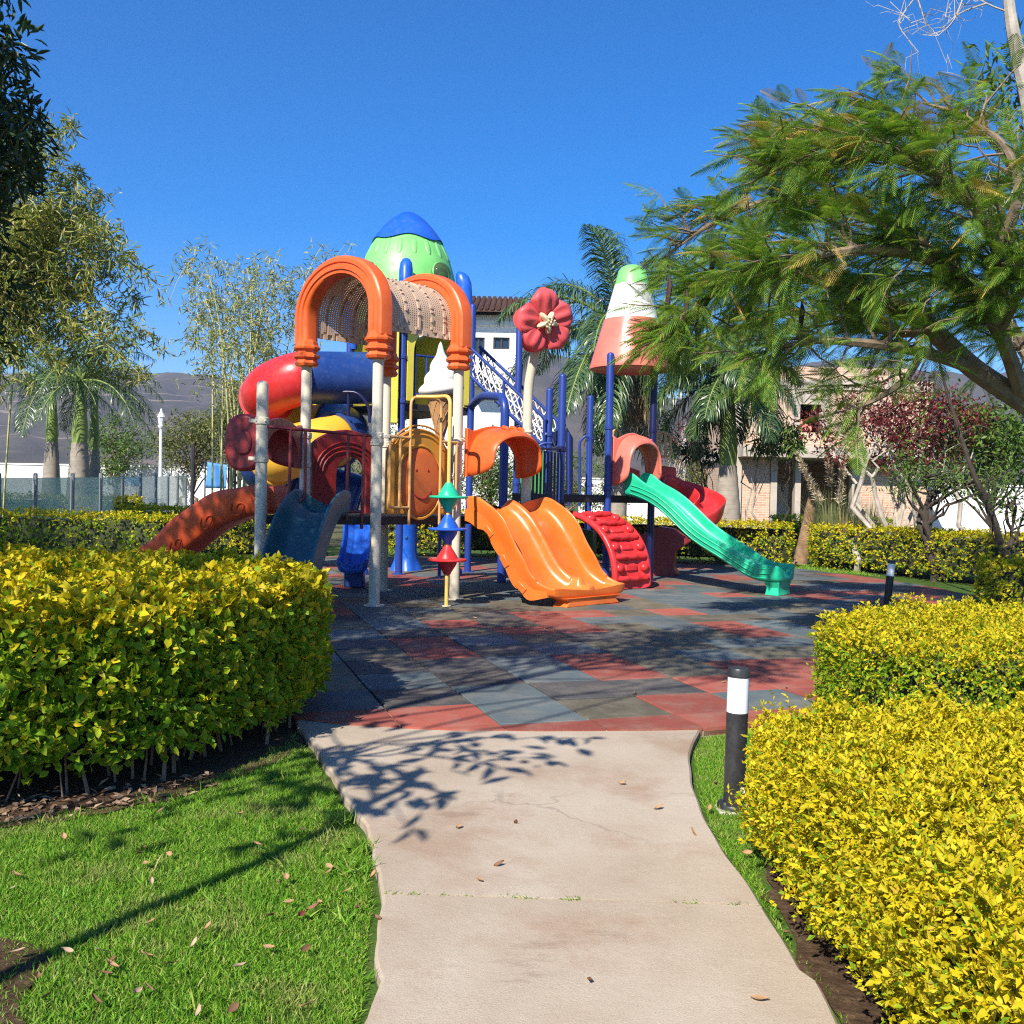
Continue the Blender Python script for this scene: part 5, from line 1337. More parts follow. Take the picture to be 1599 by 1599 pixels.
# ================================================================== the play frame
A45 = R(44.5)
e1 = np.array([math.cos(A45), math.sin(A45), 0]); nf_ = np.cross(e1, np.array([0, 0, 1.0])); A2 = R(139.9); e2 = np.array([math.cos(A2), math.sin(A2), 0])
UP = np.array([0, 0, 1.0])
S_, S2 = 1.38, 1.475
pB = np.append(G(584, 946)[:2], 0); pC = pB + S_ * e1; pD = pC + S2 * e2; pA = pB + S2 * e2; pE = pC + S_ * e1
pQ = pB + 1.45 * np.array([math.cos(A2 + R(60)), math.sin(A2 + R(60)), 0])     # tip of the triangular deck
ZD = 1.16
play = thing('play_structure', 'large colourful playground frame with slides, towers and arches standing on the rubber tiles', 'playground', (*((pB + pE) / 2)[:2], 0))
def atz(p, z): return np.array([p[0], p[1], z])
def post(p, z, r, m_, cap=True, foot=True, zb=0.0, name='post'):
    b = MB()
    prof = [(r, zb), (r, z - r * .8)] + [(r * math.cos(a), z - r * .8 + r * .8 * math.sin(a)) for a in (.4, .8, 1.2)] + [(.001, z)] if cap else [(r, zb), (r, z)]
    b.lathe(prof, 20, (p[0], p[1], 0))
    o = b.build(name, m_, play)
    if foot:
        f = MB(); f.lathe([(r * 1.9, zb + .001), (r * 1.9, zb + .014), (r * 1.75, zb + .02), (r * 1.04, zb + .02)], 20, (p[0], p[1], 0)); f.build('foot_plate', m_, o)
    return o
def clamp(po, p, z, r, m_, h=.075):
    b = MB(); b.lathe([(r * 1.02, z - h / 2 - .01), (r * 1.2, z - h / 2), (r * 1.24, z), (r * 1.2, z + h / 2), (r * 1.02, z + h / 2 + .01)], 18, (p[0], p[1], 0))
    for a in (-2.2, -.9): b.ball((p[0] + r * 1.24 * math.cos(a), p[1] + r * 1.24 * math.sin(a), z), r * .2, 6, 5)
    return b.build('clamp', m_, po)
rp = .072
posts_c = {}
for k, p, z in (('A', pA, 3.52), ('B', pB, 3.52), ('C', pC, 3.52), ('D', pD, 3.52), ('Q', pQ, P(403, 594, pQ[1])[2])):
    posts_c[k] = post(p, z, rp, cream)
for k, p, zs in (('A', pA, (2.24, 1.84)), ('B', pB, (2.2, 2.12)), ('Q', pQ, (2.33, 1.86)), ('C', pC, (2.2, 1.72)), ('D', pD, (2.18,))):
    for z in zs: clamp(posts_c[k], p, z, rp, cream)
for k, p in (('Q', pQ), ('B', pB)):        # little ears of the clamps
    for z in ((2.33, 1.86) if k == 'Q' else (2.2,)):
        b = MB(); b.box(atz(p, z) + np.array([-.11 if k == 'Q' else .12, 0, 0]), (.10, .05, .05)); b.build('clamp_ear', cream, posts_c[k], bevel=.008)

# decks
def deck(poly, z, th=.11, hole=True):
    b = MB(); b.prism([atz(p, z - th) for p in poly], (0, 0, th)); d_ = b.build('deck', deckmat, play, smooth=False, bevel=.012)
    return d_
ins = lambda pts, k=.04: [p + (sum(pts) / len(pts) - p) * k for p in pts]
pE2 = pE + S2 * e2
deck(ins([pA, pB, pC, pD]), ZD); deck(ins([pQ, pB, pA], .05), ZD); deck(ins([pC, pE, pE2, pD]), ZD)

# ---- arches over the square deck
def arch(pa, pb, axis):
    d = unit((pb - pa)[None])[0]; L = np.linalg.norm(pb - pa); mid = (pa + pb) / 2
    zs, leg, ry = 3.5, .36, .60
    rx = L / 2
    pts, ups = [], []
    for z in np.linspace(zs, zs + leg, 5)[:-1]: pts.append((-rx, z)); ups.append((-1, 0))
    for a in np.linspace(PI, 0, 33): pts.append((rx * math.cos(a), zs + leg + ry * math.sin(a))); n_ = np.array([math.cos(a) / rx, math.sin(a) / ry]); n_ /= np.linalg.norm(n_); ups.append(tuple(n_))
    for z in np.linspace(zs + leg, zs, 5)[1:]: pts.append((rx, z)); ups.append((1, 0))
    path = np.array([mid + d * x + UP * z for x, z in pts]) - mid * np.array([0, 0, 1]); up = np.array([d * a + UP * b for a, b in ups])
    half = [(.150, .05), (.145, .085), (.115, .10), (.105, .125), (.060, .125), (.050, .105), (.030, .105), (.020, .125), (-.035, .125), (-.045, .105), (-.085, .105), (-.105, .08), (-.11, .05)]
    prof = [(-a, r) for r, a in half] + [(a, r) for r, a in half[::-1]]
    prof = [(x, y) for x, y in prof]
    b = MB(); b.sweep(prof, path, axis, up)
    o = b.build('arch', orange, play, ang=50)
    for p in (pa, pb):
        c = MB(); c.lathe([(.10, 3.19), (.150, 3.20), (.170, 3.235), (.150, 3.27), (.142, 3.29), (.185, 3.315), (.185, 3.345), (.145, 3.375), (.145, 3.40), (.185, 3.43), (.19, 3.455), (.16, 3.49), (.15, 3.53), (.12, 3.56)], 8, (p[0], p[1], 0), A45)
        c.build('arch_collar', orange, o, ang=20)
    return o
arch(pA, pB, e1); arch(pD, pC, e1)
# perforated barrel roof between the arches
rx, ry, zs = S2 / 2 - .06, .60 - .06 + .02, 3.5
def bar_pt(s, w):     # s along the curve (metres from the foot), w across
    leg = .26
    Lc_ = PI * (rx + ry) / 2
    if s < leg: x, z = -rx, zs + .36 - leg + s
    elif s > leg + Lc_: x, z = rx, zs + .36 - (s - leg - Lc_)
    else:
        a = PI - (s - leg) / Lc_ * PI; x, z = rx * math.cos(a), zs + .36 + ry * math.sin(a)
    return (pA + pB) / 2 - e2 * x + e1 * w + UP * z
Ltot = .52 + PI * (rx + ry) / 2
nu, nw = 74, 34
w0, w1 = .06, S_ - .06
vv, ff = [], []
def grid_hole(u0, u1, v0, v1, hole):
    k = len(vv); cu, cv = (u0 + u1) / 2, (v0 + v1) / 2
    o8 = [(u0, v0), (cu, v0), (u1, v0), (u1, cv), (u1, v1), (cu, v1), (u0, v1), (u0, cv)]
    if not hole:
        vv.extend(bar_pt(*q) for q in (o8[0], o8[2], o8[4], o8[6])); ff.append((k, k + 1, k + 2, k + 3)); return
    r1, r2 = (u1 - u0) * .31, (v1 - v0) * .29
    i8 = [(cu + r1 * math.cos(a), cv + r2 * math.sin(a)) for a in (-.75 * PI, -.5 * PI, -.25 * PI, 0, .25 * PI, .5 * PI, .75 * PI, PI)]
    vv.extend(bar_pt(*q) for q in o8 + i8)
    for j in range(8): ff.append((k + j, k + (j + 1) % 8, k + 8 + (j + 1) % 8, k + 8 + j))
us, ws = np.linspace(0, Ltot, nu + 1), np.linspace(w0, w1, nw + 1)
for i in range(nu):
    for j in range(nw):
        grid_hole(us[i], us[i + 1], ws[j], ws[j + 1], 3 <= i < nu - 3 and j % 6 != 5 and 0 < j < nw - 1)
b = MB(); b.add(vv, ff); ob = b.build('perforated_roof', tan_p, play, smooth=False)
sd = ob.modifiers.new('t', 'SOLIDIFY'); sd.thickness = .018

# ---- U shaped slides
def uprof(w, h, th=.05, ridge=0.0, flare=.02, lift=0):
    w2 = w / 2
    out = [(-w2 - flare - th * .6, h), (-w2 - th * .6, h * .45), (-w2 - th * .3, -.03), (-w2 + .10, -th - .01), (0, -th - .01), (w2 - .10, -th - .01), (w2 + th * .3, -.03), (w2 + th * .6, h * .45), (w2 + flare + th * .6, h),
           (w2 + flare, h + .018), (w2 + flare - th * .45, h), (w2 - th * .2, h * .45), (w2 - .05, .045), (w2 - .14, .0)]
    if ridge: out += [(.11, .0), (.06, ridge * .75), (.03, ridge), (-.03, ridge), (-.06, ridge * .75), (-.11, 0)]
    else: out += [(.1, -.004), (-.1, -.004)]
    out += [(-(w2 - .14), 0), (-(w2 - .05), .045), (-(w2 - th * .2), h * .45), (-(w2 + flare - th * .45), h), (-(w2 + flare), h + .018)]
    return out
def slide(name, m_, start, end, z0, z1, w, hs, wave=0.0, ridge=0, n=30, lat=None, flat=.30, top=.18, steep=1.0, sub=1, wv=2.0, foot=True, wfn=None, drop=None):
    """a moulded slide from a deck edge down to the ground; hs(u) wall height along it"""
    s, e = atz(start, 0), atz(end, 0)
    d = unit((e - s)[None])[0]; L = np.linalg.norm(e - s)
    lat = np.cross(d, UP) if lat is None else lat
    us = np.linspace(0, 1, n); path = []
    for u in us:
        q = np.clip((u - top / L) / (1 - top / L - flat / L), 0, 1)
        z = z0 + (z1 - z0) * (q * q * (3 - 2 * q) * .55 + q * .45) + wave * math.sin(q * PI * wv) * math.sin(q * PI)
        path.append(s + d * L * u + UP * z)
    path = np.array(path)
    tg = unit(np.gradient(path, axis=0)); up = unit(np.cross(lat, tg)); up[up[:, 2] < 0] *= -1
    b = MB(); b.sweep(lambda u: uprof(w * (wfn(u) if wfn else 1), hs(u), ridge=ridge * (1 if .04 < u < .9 else .5)), path, lat, up)
    o = b.build(name, m_, play, sub=sub)
    if foot:
        f = MB(); c = path[-3] - UP * .02; fw = w * .34; ft = .10
        rg_ = []
        for z, k in ((c[2] - .03, 1.25), (c[2] * .5, 1.0), (0.03, 1.1), (0.001, 1.15)):
            rg_.append([atz(c, z) + lat * a * fw * k + d * b_ * ft * k for a, b_ in ((-1, -1), (-.3, -1), (-.25, -.7), (.25, -.7), (.3, -1), (1, -1), (1, 1), (-1, 1))])
        f.rings(rg_); f.build('slide_foot', m_, o, ang=30, bevel=.01)
    return o, path, lat, up
# orange twin slide
c0 = pC + e1 * .76 + nf_ * .15; cend = (G(866, 950) + G(980, 940)) / 2
so, path, lat, up = slide('twin_slide', slide_orange, c0, cend, ZD + .06, .17, 1.40, lambda u: .13 + .17 * math.sin(PI * min(1, .12 + u * .95)) * (1 + .08 * math.sin(u * 26)) - .05 * u, .05, .20, 34, lat=e1, flat=.34, top=.12, sub=2)
for sg in (-1, 1):      # moulded wavy skirts under the outer sides, with small raised plates
    b = MB(); rg_ = []
    for i in range(0, 31):
        u = i / 33; top_ = path[i] + lat * sg * .735 + up[i] * .05; dz = min(path[i][2] * .62, .115 + .05 * abs(math.sin(u * 15.5)) - .03 * math.sin(u * 31) * .5) * min(1, (33 - i) / 9)
        bot = path[i] + lat * sg * .725 - UP * dz
        rg_.append([top_, top_ - lat * sg * .05, bot - lat * sg * .05, bot])
    b.rings(rg_); sk = b.build('slide_skirt', slide_orange, so, ang=50)
    for i in (9, 15, 21):
        tgv = unit((path[i + 2] - path[i - 2])[None])[0]; w_ = np.cross(lat, tgv)
        b = MB(); b.box(path[i] + lat * sg * .738 - UP * .05, (.17, .10, .02), np.array([tgv, w_ * np.sign(w_[2]), lat])); b.build('raised_plate', slide_orange, so, bevel=.008)
# dark teal slide from the triangular deck towards the lawn
dQ = unit((pB - pQ)[None])[0]; nQ = np.cross(dQ, UP)
if nQ[1] > 0: nQ = -nQ
mq = (pQ + pB) / 2 + dQ * -.02
mq = mq + dQ * .12
slide('teal_slide', slate, mq + nQ * .02, mq + np.array([-.36, -1.42, 0]), ZD + .05, .16, .60, lambda u: .17 + .20 * math.sin(PI * min(1, .1 + u * .9)) - .04 * u, .04, 0, 28, sub=2)
# red-orange slide to the left
dA = unit((pQ - pA)[None])[0]; nA_ = np.cross(dA, UP)
if nA_[0] > 0: nA_ = -nA_
ma = (pA + pQ) / 2
so2, path2, lat2, up2_ = slide('wavy_slide', brick_orange, ma + nA_ * .02, ma + nA_ * 2.55 + np.array([0, .12, 0]), ZD + .06, .26, .62, lambda u: .16 + .22 * math.sin(PI * min(1, .18 + u * .82)) + .012 * math.sin(u * 30) - .06 * u, .06, 0, 30, sub=2)
for k, u in enumerate((.18, .36, .54, .72)):
    i = int(u * 29); tgv = unit((path2[i + 2] - path2[i - 2])[None])[0]
    for sg in (-1, 1):
        c = path2[i] + lat2 * sg * .345 + UP * .08
        b = MB(); rg_ = []
        for a in np.linspace(0, 2.2 * PI, 14):
            r_ = .03 + .014 * a
            q = c + tgv * r_ * math.cos(a) + UP * r_ * math.sin(a)
            rg_.append([q + lat2 * .014 * math.cos(t_) + UP * .014 * math.sin(t_) for t_ in (0, 1.57, 3.14, 4.71)])
        b.rings(rg_); b.build('scroll_moulding', brick_orange, so2)

# ---- hoods over slide mouths
def hood(name, m_, a, b_, nout, z0, leg, rise, depth=.52, back=True, knob=True, relief=True):
    """moulded half dome over a slide mouth between two posts, its rim swept forwards"""
    d = unit((b_ - a)[None])[0]; L = np.linalg.norm(b_ - a) - .16; mid = (a + b_) / 2
    rx_ = L / 2
    n = 29
    def curve(t, x_k, z_lo, top):    # t -1..1 round the opening
        an = PI * (1 - (t + 1) / 2)
        return math.cos(an) * rx_ * x_k, z_lo + (top - z_lo) * max(0, math.sin(an)) ** .62
    rows = []
    for k, v in enumerate(np.linspace(0, 1, 9)):
        row = []
        for t in np.linspace(-1, 1, n):
            low = z0 + leg * (v ** 1.5) * .62
            x, z = curve(t, 1 - .16 * v * v, low, z0 + leg + rise * (1 - .34 * v * v))
            row.append(mid + d * x + nout * depth * math.sin(v * PI / 2) * (1.0 - .12 * abs(t)) + UP * z)
        rows.append(row)
    bb = MB(); bb.rings(rows, closed=False, caps=False)
    o = bb.build(name, m_, play, ang=60, sub=1); sd = o.modifiers.new('t', 'SOLIDIFY'); sd.thickness = .045; sd.offset = -1
    if back:
        out = []; inn = []
        for t in np.linspace(-1, 1, n):
            x, z = curve(t, .80, z0, z0 + leg + rise * .62); inn.append(mid + d * x + UP * z)
            xo = t * rx_ * 1.03; zo = z0 + leg + rise * (.78 + .28 * math.cos(t * PI / 2) ** 1.6) + (.06 * math.exp(-((abs(t) - .98) / .12) ** 2))
            if abs(t) > .985: pass
            out.append(mid + d * xo + UP * zo)
        inn = [atz(inn[0], z0)] + inn + [atz(inn[-1], z0)]; out = [mid - d * rx_ * 1.03 + UP * z0] + out + [mid + d * rx_ * 1.03 + UP * z0]
        bb = MB(); bb.rings([[p - nout * .03 for p in inn], [p + nout * .03 for p in inn], [p + nout * .03 for p in out], [p - nout * .03 for p in out]], closed=False, caps=False, loop=True)
        bb.build('hood_back', m_, o, ang=50, bevel=.012)
    if relief:
        for t0 in (-.22, .06, .34):
            bb = MB(); p = mid + d * (t0 * rx_) + nout * depth * .42 + UP * (z0 + leg + rise * (.93 - .10 * abs(t0)))
            bb.tube([p + d * .02 + UP * .015, p + nout * .06 + UP * .03, p + nout * .14 + UP * .012, p + nout * .18 - UP * .02 - d * .02], [.012, .03, .028, .008], 8); bb.build('relief_leaf', m_, o)
    return o
hood('slide_hood', orange, pC + nf_ * .06 + e1 * .04, pC + e1 * 1.30 + nf_ * .06, nf_, 1.72, .30, .41, .55)
hood('slide_hood', maroon, pA + nA_ * .05, pQ + nA_ * .05, nA_, 1.78, .26, .36, .50, relief=False)
b = MB(); cq = pQ + nA_ * .18 - nQ * .0      # rounded side lobe on the corner post
lob = []
for a in np.linspace(0, 2 * PI, 26, endpoint=False):
    x = .26 * math.copysign(abs(math.cos(a)) ** .75, math.cos(a)); z = .36 * math.copysign(abs(math.sin(a)) ** .8, math.sin(a))
    lob.append(cq + nA_ * (x + .06) + UP * (2.06 + z) + np.array([0, -.03, 0]))
b.prism(lob, np.array([.02, .12, 0])); lo_ = b.build('hood_lobe', maroon, play, ang=50, bevel=.045)
b = MB(); b.rings([[p * .45 + (cq + nA_ * .06 + UP * 2.06 + np.array([0, -.03, 0])) * .55 + np.array([0, -.006, 0]) for p in lob], [p * .38 + (cq + nA_ * .06 + UP * 2.06 + np.array([0, -.03, 0])) * .62 + np.array([0, -.03, 0]) for p in lob]]); b.build('lobe_boss', maroon, lo_, bevel=.006)

# ---- railing from the corner post to the near arch post
def bars(name, m_, pts_list, r):
    root_ = None
    for k, pts in enumerate(pts_list):
        b = MB(); b.tube(pts, r, 10)
        if root_ is None: root_ = b.build(name, m_, play)
        else: b.build('bar', m_, root_)
    return root_
def bend(pts, rad=.07, n=5):
    pts = [np.array(p, float) for p in pts]; out = [pts[0]]
    for a, b_, c in zip(pts[:-2], pts[1:-1], pts[2:]):
        r1 = min(rad, .45 * np.linalg.norm(a - b_), .45 * np.linalg.norm(c - b_)); s0, s1 = b_ + unit((a - b_)[None])[0] * r1, b_ + unit((c - b_)[None])[0] * r1
        for t_ in np.linspace(0, 1, n): out.append((1 - t_) ** 2 * s0 + 2 * t_ * (1 - t_) * b_ + t_ ** 2 * s1)
    return out + [pts[-1]]
off = nQ * .03
def onQ(t, z): return pQ + (pB - pQ) * t + off + UP * z
bars('railing', railred, [[onQ(.05, 2.26), onQ(.95, 2.20)], bend([onQ(.24, 2.24), onQ(.235, 1.30), onQ(.25, 1.16)]), bend([onQ(.235, 1.30), onQ(.33, 1.33), onQ(.37, 1.40), onQ(.365, 2.24)]), bend([onQ(.74, 2.22), onQ(.735, 1.12)]), bend([onQ(.88, 2.21), onQ(.875, 1.2)]), [onQ(.24, 1.30), onQ(.235, 1.02)], [onQ(.875, 1.3), onQ(.87, 1.0)], [onQ(.74, 1.22), onQ(.875, 1.22)]], .021)

# ---- dark red doorway panel on the far left side of the square deck
def panel_arch(name, m_, a, b_, z0, z1, zarch, th=.07, open_=None, inset=.1, up_=None, n=21):
    """plate between two posts with an arched top and an optional arched opening (x0,x1,ztop)"""
    d = unit((b_ - a)[None])[0]; L = np.linalg.norm(b_ - a); nn = np.cross(d, UP)
    def pt(x, z): return a + d * (inset + (L - 2 * inset) * x) + UP * z
    top = [(x, z1 + (zarch - z1) * math.sin(PI * x) ** .8) for x in np.linspace(0, 1, n)]
    outer = [(0, z0)] + top + [(1, z0)]
    b = MB()
    if open_:
        x0, x1, zt_ = open_
        xm, xr = (x0 + x1) / 2, (x1 - x0) / 2
        inner = [(x0, z0)] + [(xm - xr * math.cos(PI * t_), zt_ - (zt_ - z0) * .40 * (1 - math.sin(PI * t_) ** .8)) for t_ in np.linspace(0, 1, n)] + [(x1, z0)]
        o_ = [pt(*q) for q in outer]; i_ = [pt(*q) for q in inner]; h = nn * th / 2
        b.rings([[p - h for p in i_], [p + h for p in i_], [p + h for p in o_], [p - h for p in o_]], closed=False, caps=False, loop=True)
        for k in (0, -1): b.add([i_[k] - h, i_[k] + h, o_[k] + h, o_[k] - h], [(0, 1, 2, 3)])
    else:
        b.prism([pt(*q) - nn * th / 2 for q in outer], nn * th)
    o = b.build(name, m_, play, ang=50, bevel=.012)
    return o, pt, nn
o, pt, nn = panel_arch('doorway_panel', darkred, pA, pD, ZD, 2.14, 2.36, open_=(.34, .78, 1.98))
for k in (0, 1, 2):
    b = MB(); b.tube([pt(.5 + (.36 + .05 * k) * -math.cos(PI * t_), 1.75 + (.30 + .065 * k) * math.sin(PI * t_)) + nn * .04 for t_ in np.linspace(0, 1, 15)], .016, 6); b.build('relief_arc', darkred, o)

# ---- smiling panel with tan rails in front
o, pt, nn = panel_arch('smiling_panel', amber, pB, pC, ZD + .03, 2.02, 2.34, inset=.16)
fr_ = nn if nn[1] < 0 else -nn
face_c = pt(.5, 1.62) + fr_ * .045
b = MB(); b.ball(face_c, (.36, .05, .46), 28, 11, ax=np.array([e1, fr_, UP])); fc = b.build('smiling_face', plastic('face_orange_plastic', (.66, .13, .02), .45), o)
for k in (0, 1):
    b = MB(); b.ball(face_c + e1 * (-.10 + .2 * k) + UP * .16 + fr_ * .043, (.017, .012, .024), 8, 6, ax=np.array([e1, fr_, UP])); b.build('eye', darkred, fc)
b = MB(); b.tube([face_c + e1 * .21 * math.cos(a) + UP * (.05 + .27 * math.sin(a)) + fr_ * (.050 - .03 * abs(math.cos(a)) ** 2.0) for a in np.linspace(PI * 1.12, PI * 1.88, 15)], [.006] + [.013] * 13 + [.006], 6); b.build('smile', darkred, fc)
b = MB(); b.tube([face_c + e1 * .38 * math.cos(a) + UP * .49 * math.sin(a) - fr_ * .005 for a in np.linspace(0, 2 * PI, 40, endpoint=False)], .022, 6, loop=True); b.build('face_ring', amber, o)
for k in range(3):
    b = MB(); b.tube([face_c + e1 * (.44 + .045 * k) * math.cos(a) + UP * (.30 + (.34 + .06 * k) * math.sin(a)) - fr_ * .008 for a in np.linspace(.15 * PI, .85 * PI, 15)], .014, 6); b.build('relief_arc', amber, o)
def onBC(t, z, o_=.10): return pB + (pC - pB) * t + nf_ * o_ + UP * z
sp_ = np.append(G(697, 947)[:2], 0)
zt_ = P(697, 618, sp_[1])[2]
bars('railing', railyel, [[onBC(.06, 2.20), onBC(.34, 2.20)], bend([onBC(.34, 1.05), onBC(.34, zt_), onBC(.72, zt_), onBC(.72, 1.05)], .12), bend([onBC(.10, 2.2), onBC(.10, 1.28), onBC(.34, 1.28)]), bend([onBC(.22, 2.2), onBC(.22, 1.28)]), [onBC(.72, 2.18), onBC(.95, 2.18)], bend([onBC(.72, 1.28), onBC(.93, 1.28), onBC(.93, 2.18)]), [onBC(.83, 2.18), onBC(.83, 1.28)]], .019)

# ---- spinner pole with three double cones
b = MB(); b.tube(bend([onBC(.40, zt_ - .0), onBC(.55, zt_ + .005, .3), atz(sp_, zt_), atz(sp_, 0)], .16, 7), .026, 12); spn = b.build('spinner_pole', mat('spinner_yellow_paint', (.72, .46, .12), .4, .08), play)
b = MB(); b.lathe([(.06, .001), (.06, .012), (.03, .014)], 14, (sp_[0], sp_[1], 0)); b.build('foot_plate', cream, spn)
for zpx, m_ in ((776, teal), (826, blue), (874, red)):
    z = P(697, zpx, sp_[1])[2]
    b = MB(); b.lathe([(.030, z - .20), (.045, z - .19), (.055, z - .165), (.085, z - .12), (.120, z - .062), (.130, z - .02), (.245, z - .018), (.255, z - .008), (.255, z + .006), (.245, z + .014), (.140, z + .020), (.128, z + .05), (.09, z + .11), (.058, z + .16), (.045, z + .185), (.028, z + .19)], 30, (sp_[0], sp_[1], 0)); b.build('spinner_cone', m_, spn, ang=30)

# ---- flower on its bent stem
zf0 = P(815, 604, pE[1])[2]
fc_ = P(850, 503, pE[1] - .25)
stem_pts = bend([atz(pE, 0), atz(pE, zf0), P(833, 560, pE[1] - .05), fc_ + np.array([-.02, .10, .0])], .45, 11)
b = MB(); b.tube(stem_pts, rp, 16); st_ = b.build('flower_stem', cream, play)
b = MB(); b.lathe([(.135, .001), (.135, .014), (.125, .02), (.075, .02)], 20, (pE[0], pE[1], 0)); b.build('foot_plate', cream, st_)
for z in (2.42, 1.16): clamp(st_, pE, z, rp, cream, .03 if z > 2 else .09)
fn = unit(np.array([[.46, -.86, -.16]]))[0]; fx = unit(np.cross(fn, UP)[None])[0] * -1; fy = np.cross(fx, fn); fy = fy if fy[2] > 0 else -fy
fl_ = MB(); fl_.ball(fc_ + fn * .0, (.16, .06, .16), 14, 8, ax=np.array([fx, fn, fy])); flw = fl_.build('flower', flower_red, play)
for k in range(5):
    a = R(100 + 72 * k + (6 if k % 2 else -4)); d_ = fx * math.cos(a) + fy * math.sin(a); s2_ = -fx * math.sin(a) + fy * math.cos(a)
    rows = []
    for u in np.linspace(0, 1, 11):
        w = .235 * (math.sin(PI * (u * .62 + .10)) ** .8) + .012
        row = []
        for v in np.linspace(-1, 1, 13):
            notch = -.045 * math.exp(-(v / .28) ** 2) * max(0, (u - .75) / .25)
            th_ = .085 * (1 - abs(v) ** 2.4) * math.sin(PI * min(1, u * .9 + .1)) ** .6
            z = th_ + .02 * math.cos(v * 10) * math.sin(PI * u) + .10 * u * u - .16 * max(0, u - .7) ** 1.2
            row.append(fc_ + d_ * (.06 + .44 * u + notch - .15 * v * v * u * u) + s2_ * w * v + fn * (z - .02))
        for v in np.linspace(.92, -.92, 11):
            row.append(fc_ + d_ * (.06 + .44 * u - .15 * v * v * u * u) + s2_ * w * v + fn * (-.05 * (1 - abs(v) ** 2) + .10 * u * u - .05 - .16 * max(0, u - .7) ** 1.2))
        rows.append(row)
    b = MB(); b.rings(rows); b.build('petal', flower_red, flw, ang=75)
rows = []
for z, kk in ((.0, 1.0), (.06, .95), (.085, .75), (.095, .45)):
    rows.append([fc_ + fn * (.07 + z) + (fx * math.cos(a) + fy * math.sin(a)) * kk * (.115 + .062 * math.cos(5 * (a - R(64)))) for a in np.linspace(0, 2 * PI, 50, endpoint=False)])
b = MB(); b.rings(rows); ctr = b.build('flower_centre', cream_p, flw, ang=40)
for k in range(9):
    a = k * 2.4; r_ = .02 + .008 * k
    b = MB(); b.ball(fc_ + fn * .165 + (fx * math.cos(a) + fy * math.sin(a)) * r_, .018, 8, 6); b.build('stamen', cream_p, ctr)

# ---- ice cream
Yi = 16.4
ic = P(689, 615, Yi)
b = MB(); R0 = .385
prof = [(.10, -.02), (.30, -.03), (R0, .03), (R0 + .012, .10), (.33, .17), (.285, .20), (.30, .25), (.29, .32), (.235, .39), (.19, .42), (.19, .47), (.165, .53), (.115, .60), (.075, .66), (.055, .73), (.04, .80), (.02, .85), (.002, .87)]
rgs = []
for r_, z in prof:
    a = np.arange(28) / 28 * 2 * PI
    zz_ = z + .045 * np.sin(a + 1.0) * (1 if z < .5 else .3); lean = np.array([-.02 - .05 * max(0, z - .6), 0, 0])
    rgs.append(np.c_[r_ * np.cos(a), r_ * np.sin(a), zz_] + ic + lean * (z > .45))
b.rings(rgs); ice = b.build('ice_cream', white_p, play, sub=1)
zl = P(689, 692, Yi)[2] - .02
b = MB(); b.lathe([(.001, zl), (.03, zl + .005), (.245, ic[2] - .035), (.275, ic[2] - .03), (.275, ic[2] + .0)], 28, (ic[0], ic[1], 0)); cn = b.build('cone', cone_tan, ice)
b = MB()
for sg in (-1, 1):
    for k in range(9):
        pts = []
        for t_ in np.linspace(0, 1, 12):
            z = zl + .03 + (ic[2] - .05 - zl - .03) * t_; r_ = .03 + (.245 - .03) * (z - zl - .005) / (ic[2] - .04 - zl)
            a = k * 2 * PI / 9 + sg * t_ * 1.9
            pts.append((ic[0] + (r_ + .003) * math.cos(a), ic[1] + (r_ + .003) * math.sin(a), z))
        b.tube(pts, .008, 4)
b.build('waffle_ridges', cone_tan, cn)
b = MB(); b.tube(bend([ic + np.array([0, .12, -.35]), ic + np.array([.0, .34, -.40]), atz(ic + np.array([0, .34, 0]), .0)], .08), .03, 10); b.build('support', bluepaint, ice)

# ---- rocket tower
def hx(px, py, Y): return P(px, py, Y)
tc = np.array([P(638, 640, 18.6)[0], 18.6, 0]); hd = 1.14
tR, tL, tF, tK = tc + np.array([hd, 0, 0]), tc - np.array([hd, 0, 0]), tc - np.array([0, hd, 0]), tc + np.array([0, hd, 0])
rb = .064
tR = np.append(G(730, 893)[:2], 0)
for p, z in ((tR, P(735, 474, tR[1])[2]), (tL, 4.9), (tF, 4.9), (tK, 4.9)):
    po = post(p, z, rb, bluepaint)
    for zc_ in (3.1, 3.9, 2.1): clamp(po, p, zc_, rb, bluepaint)
ZT = 3.08
deck([p + (tc - p) * .03 for p in (tR, tF, tL, tK)], ZT, .14)
egg_c = np.array([P(636, 430, 18.6)[0], 18.6, 0]); zE0, zE1 = P(636, 512, 18.6)[2], P(636, 333, 18.6)[2]
He = zE1 - zE0; Re = (P(712, 450, 18.6)[0] - P(562, 450, 18.6)[0]) / 2 * 1.03
prof = []
for u in np.linspace(0, 1, 24):
    r_ = Re * (1.0 - .05 * (1 - u / .25) ** 2 if u < .25 else math.cos((u - .25) / .75 * PI / 2 * .985) ** .62)
    prof.append((r_, zE0 + He * u))
capi = 18
b = MB(); b.lathe([(Re * .9, zE0 + .02)] + prof[:capi + 1], 40, egg_c); egg = b.build('rocket_dome', lime, play)
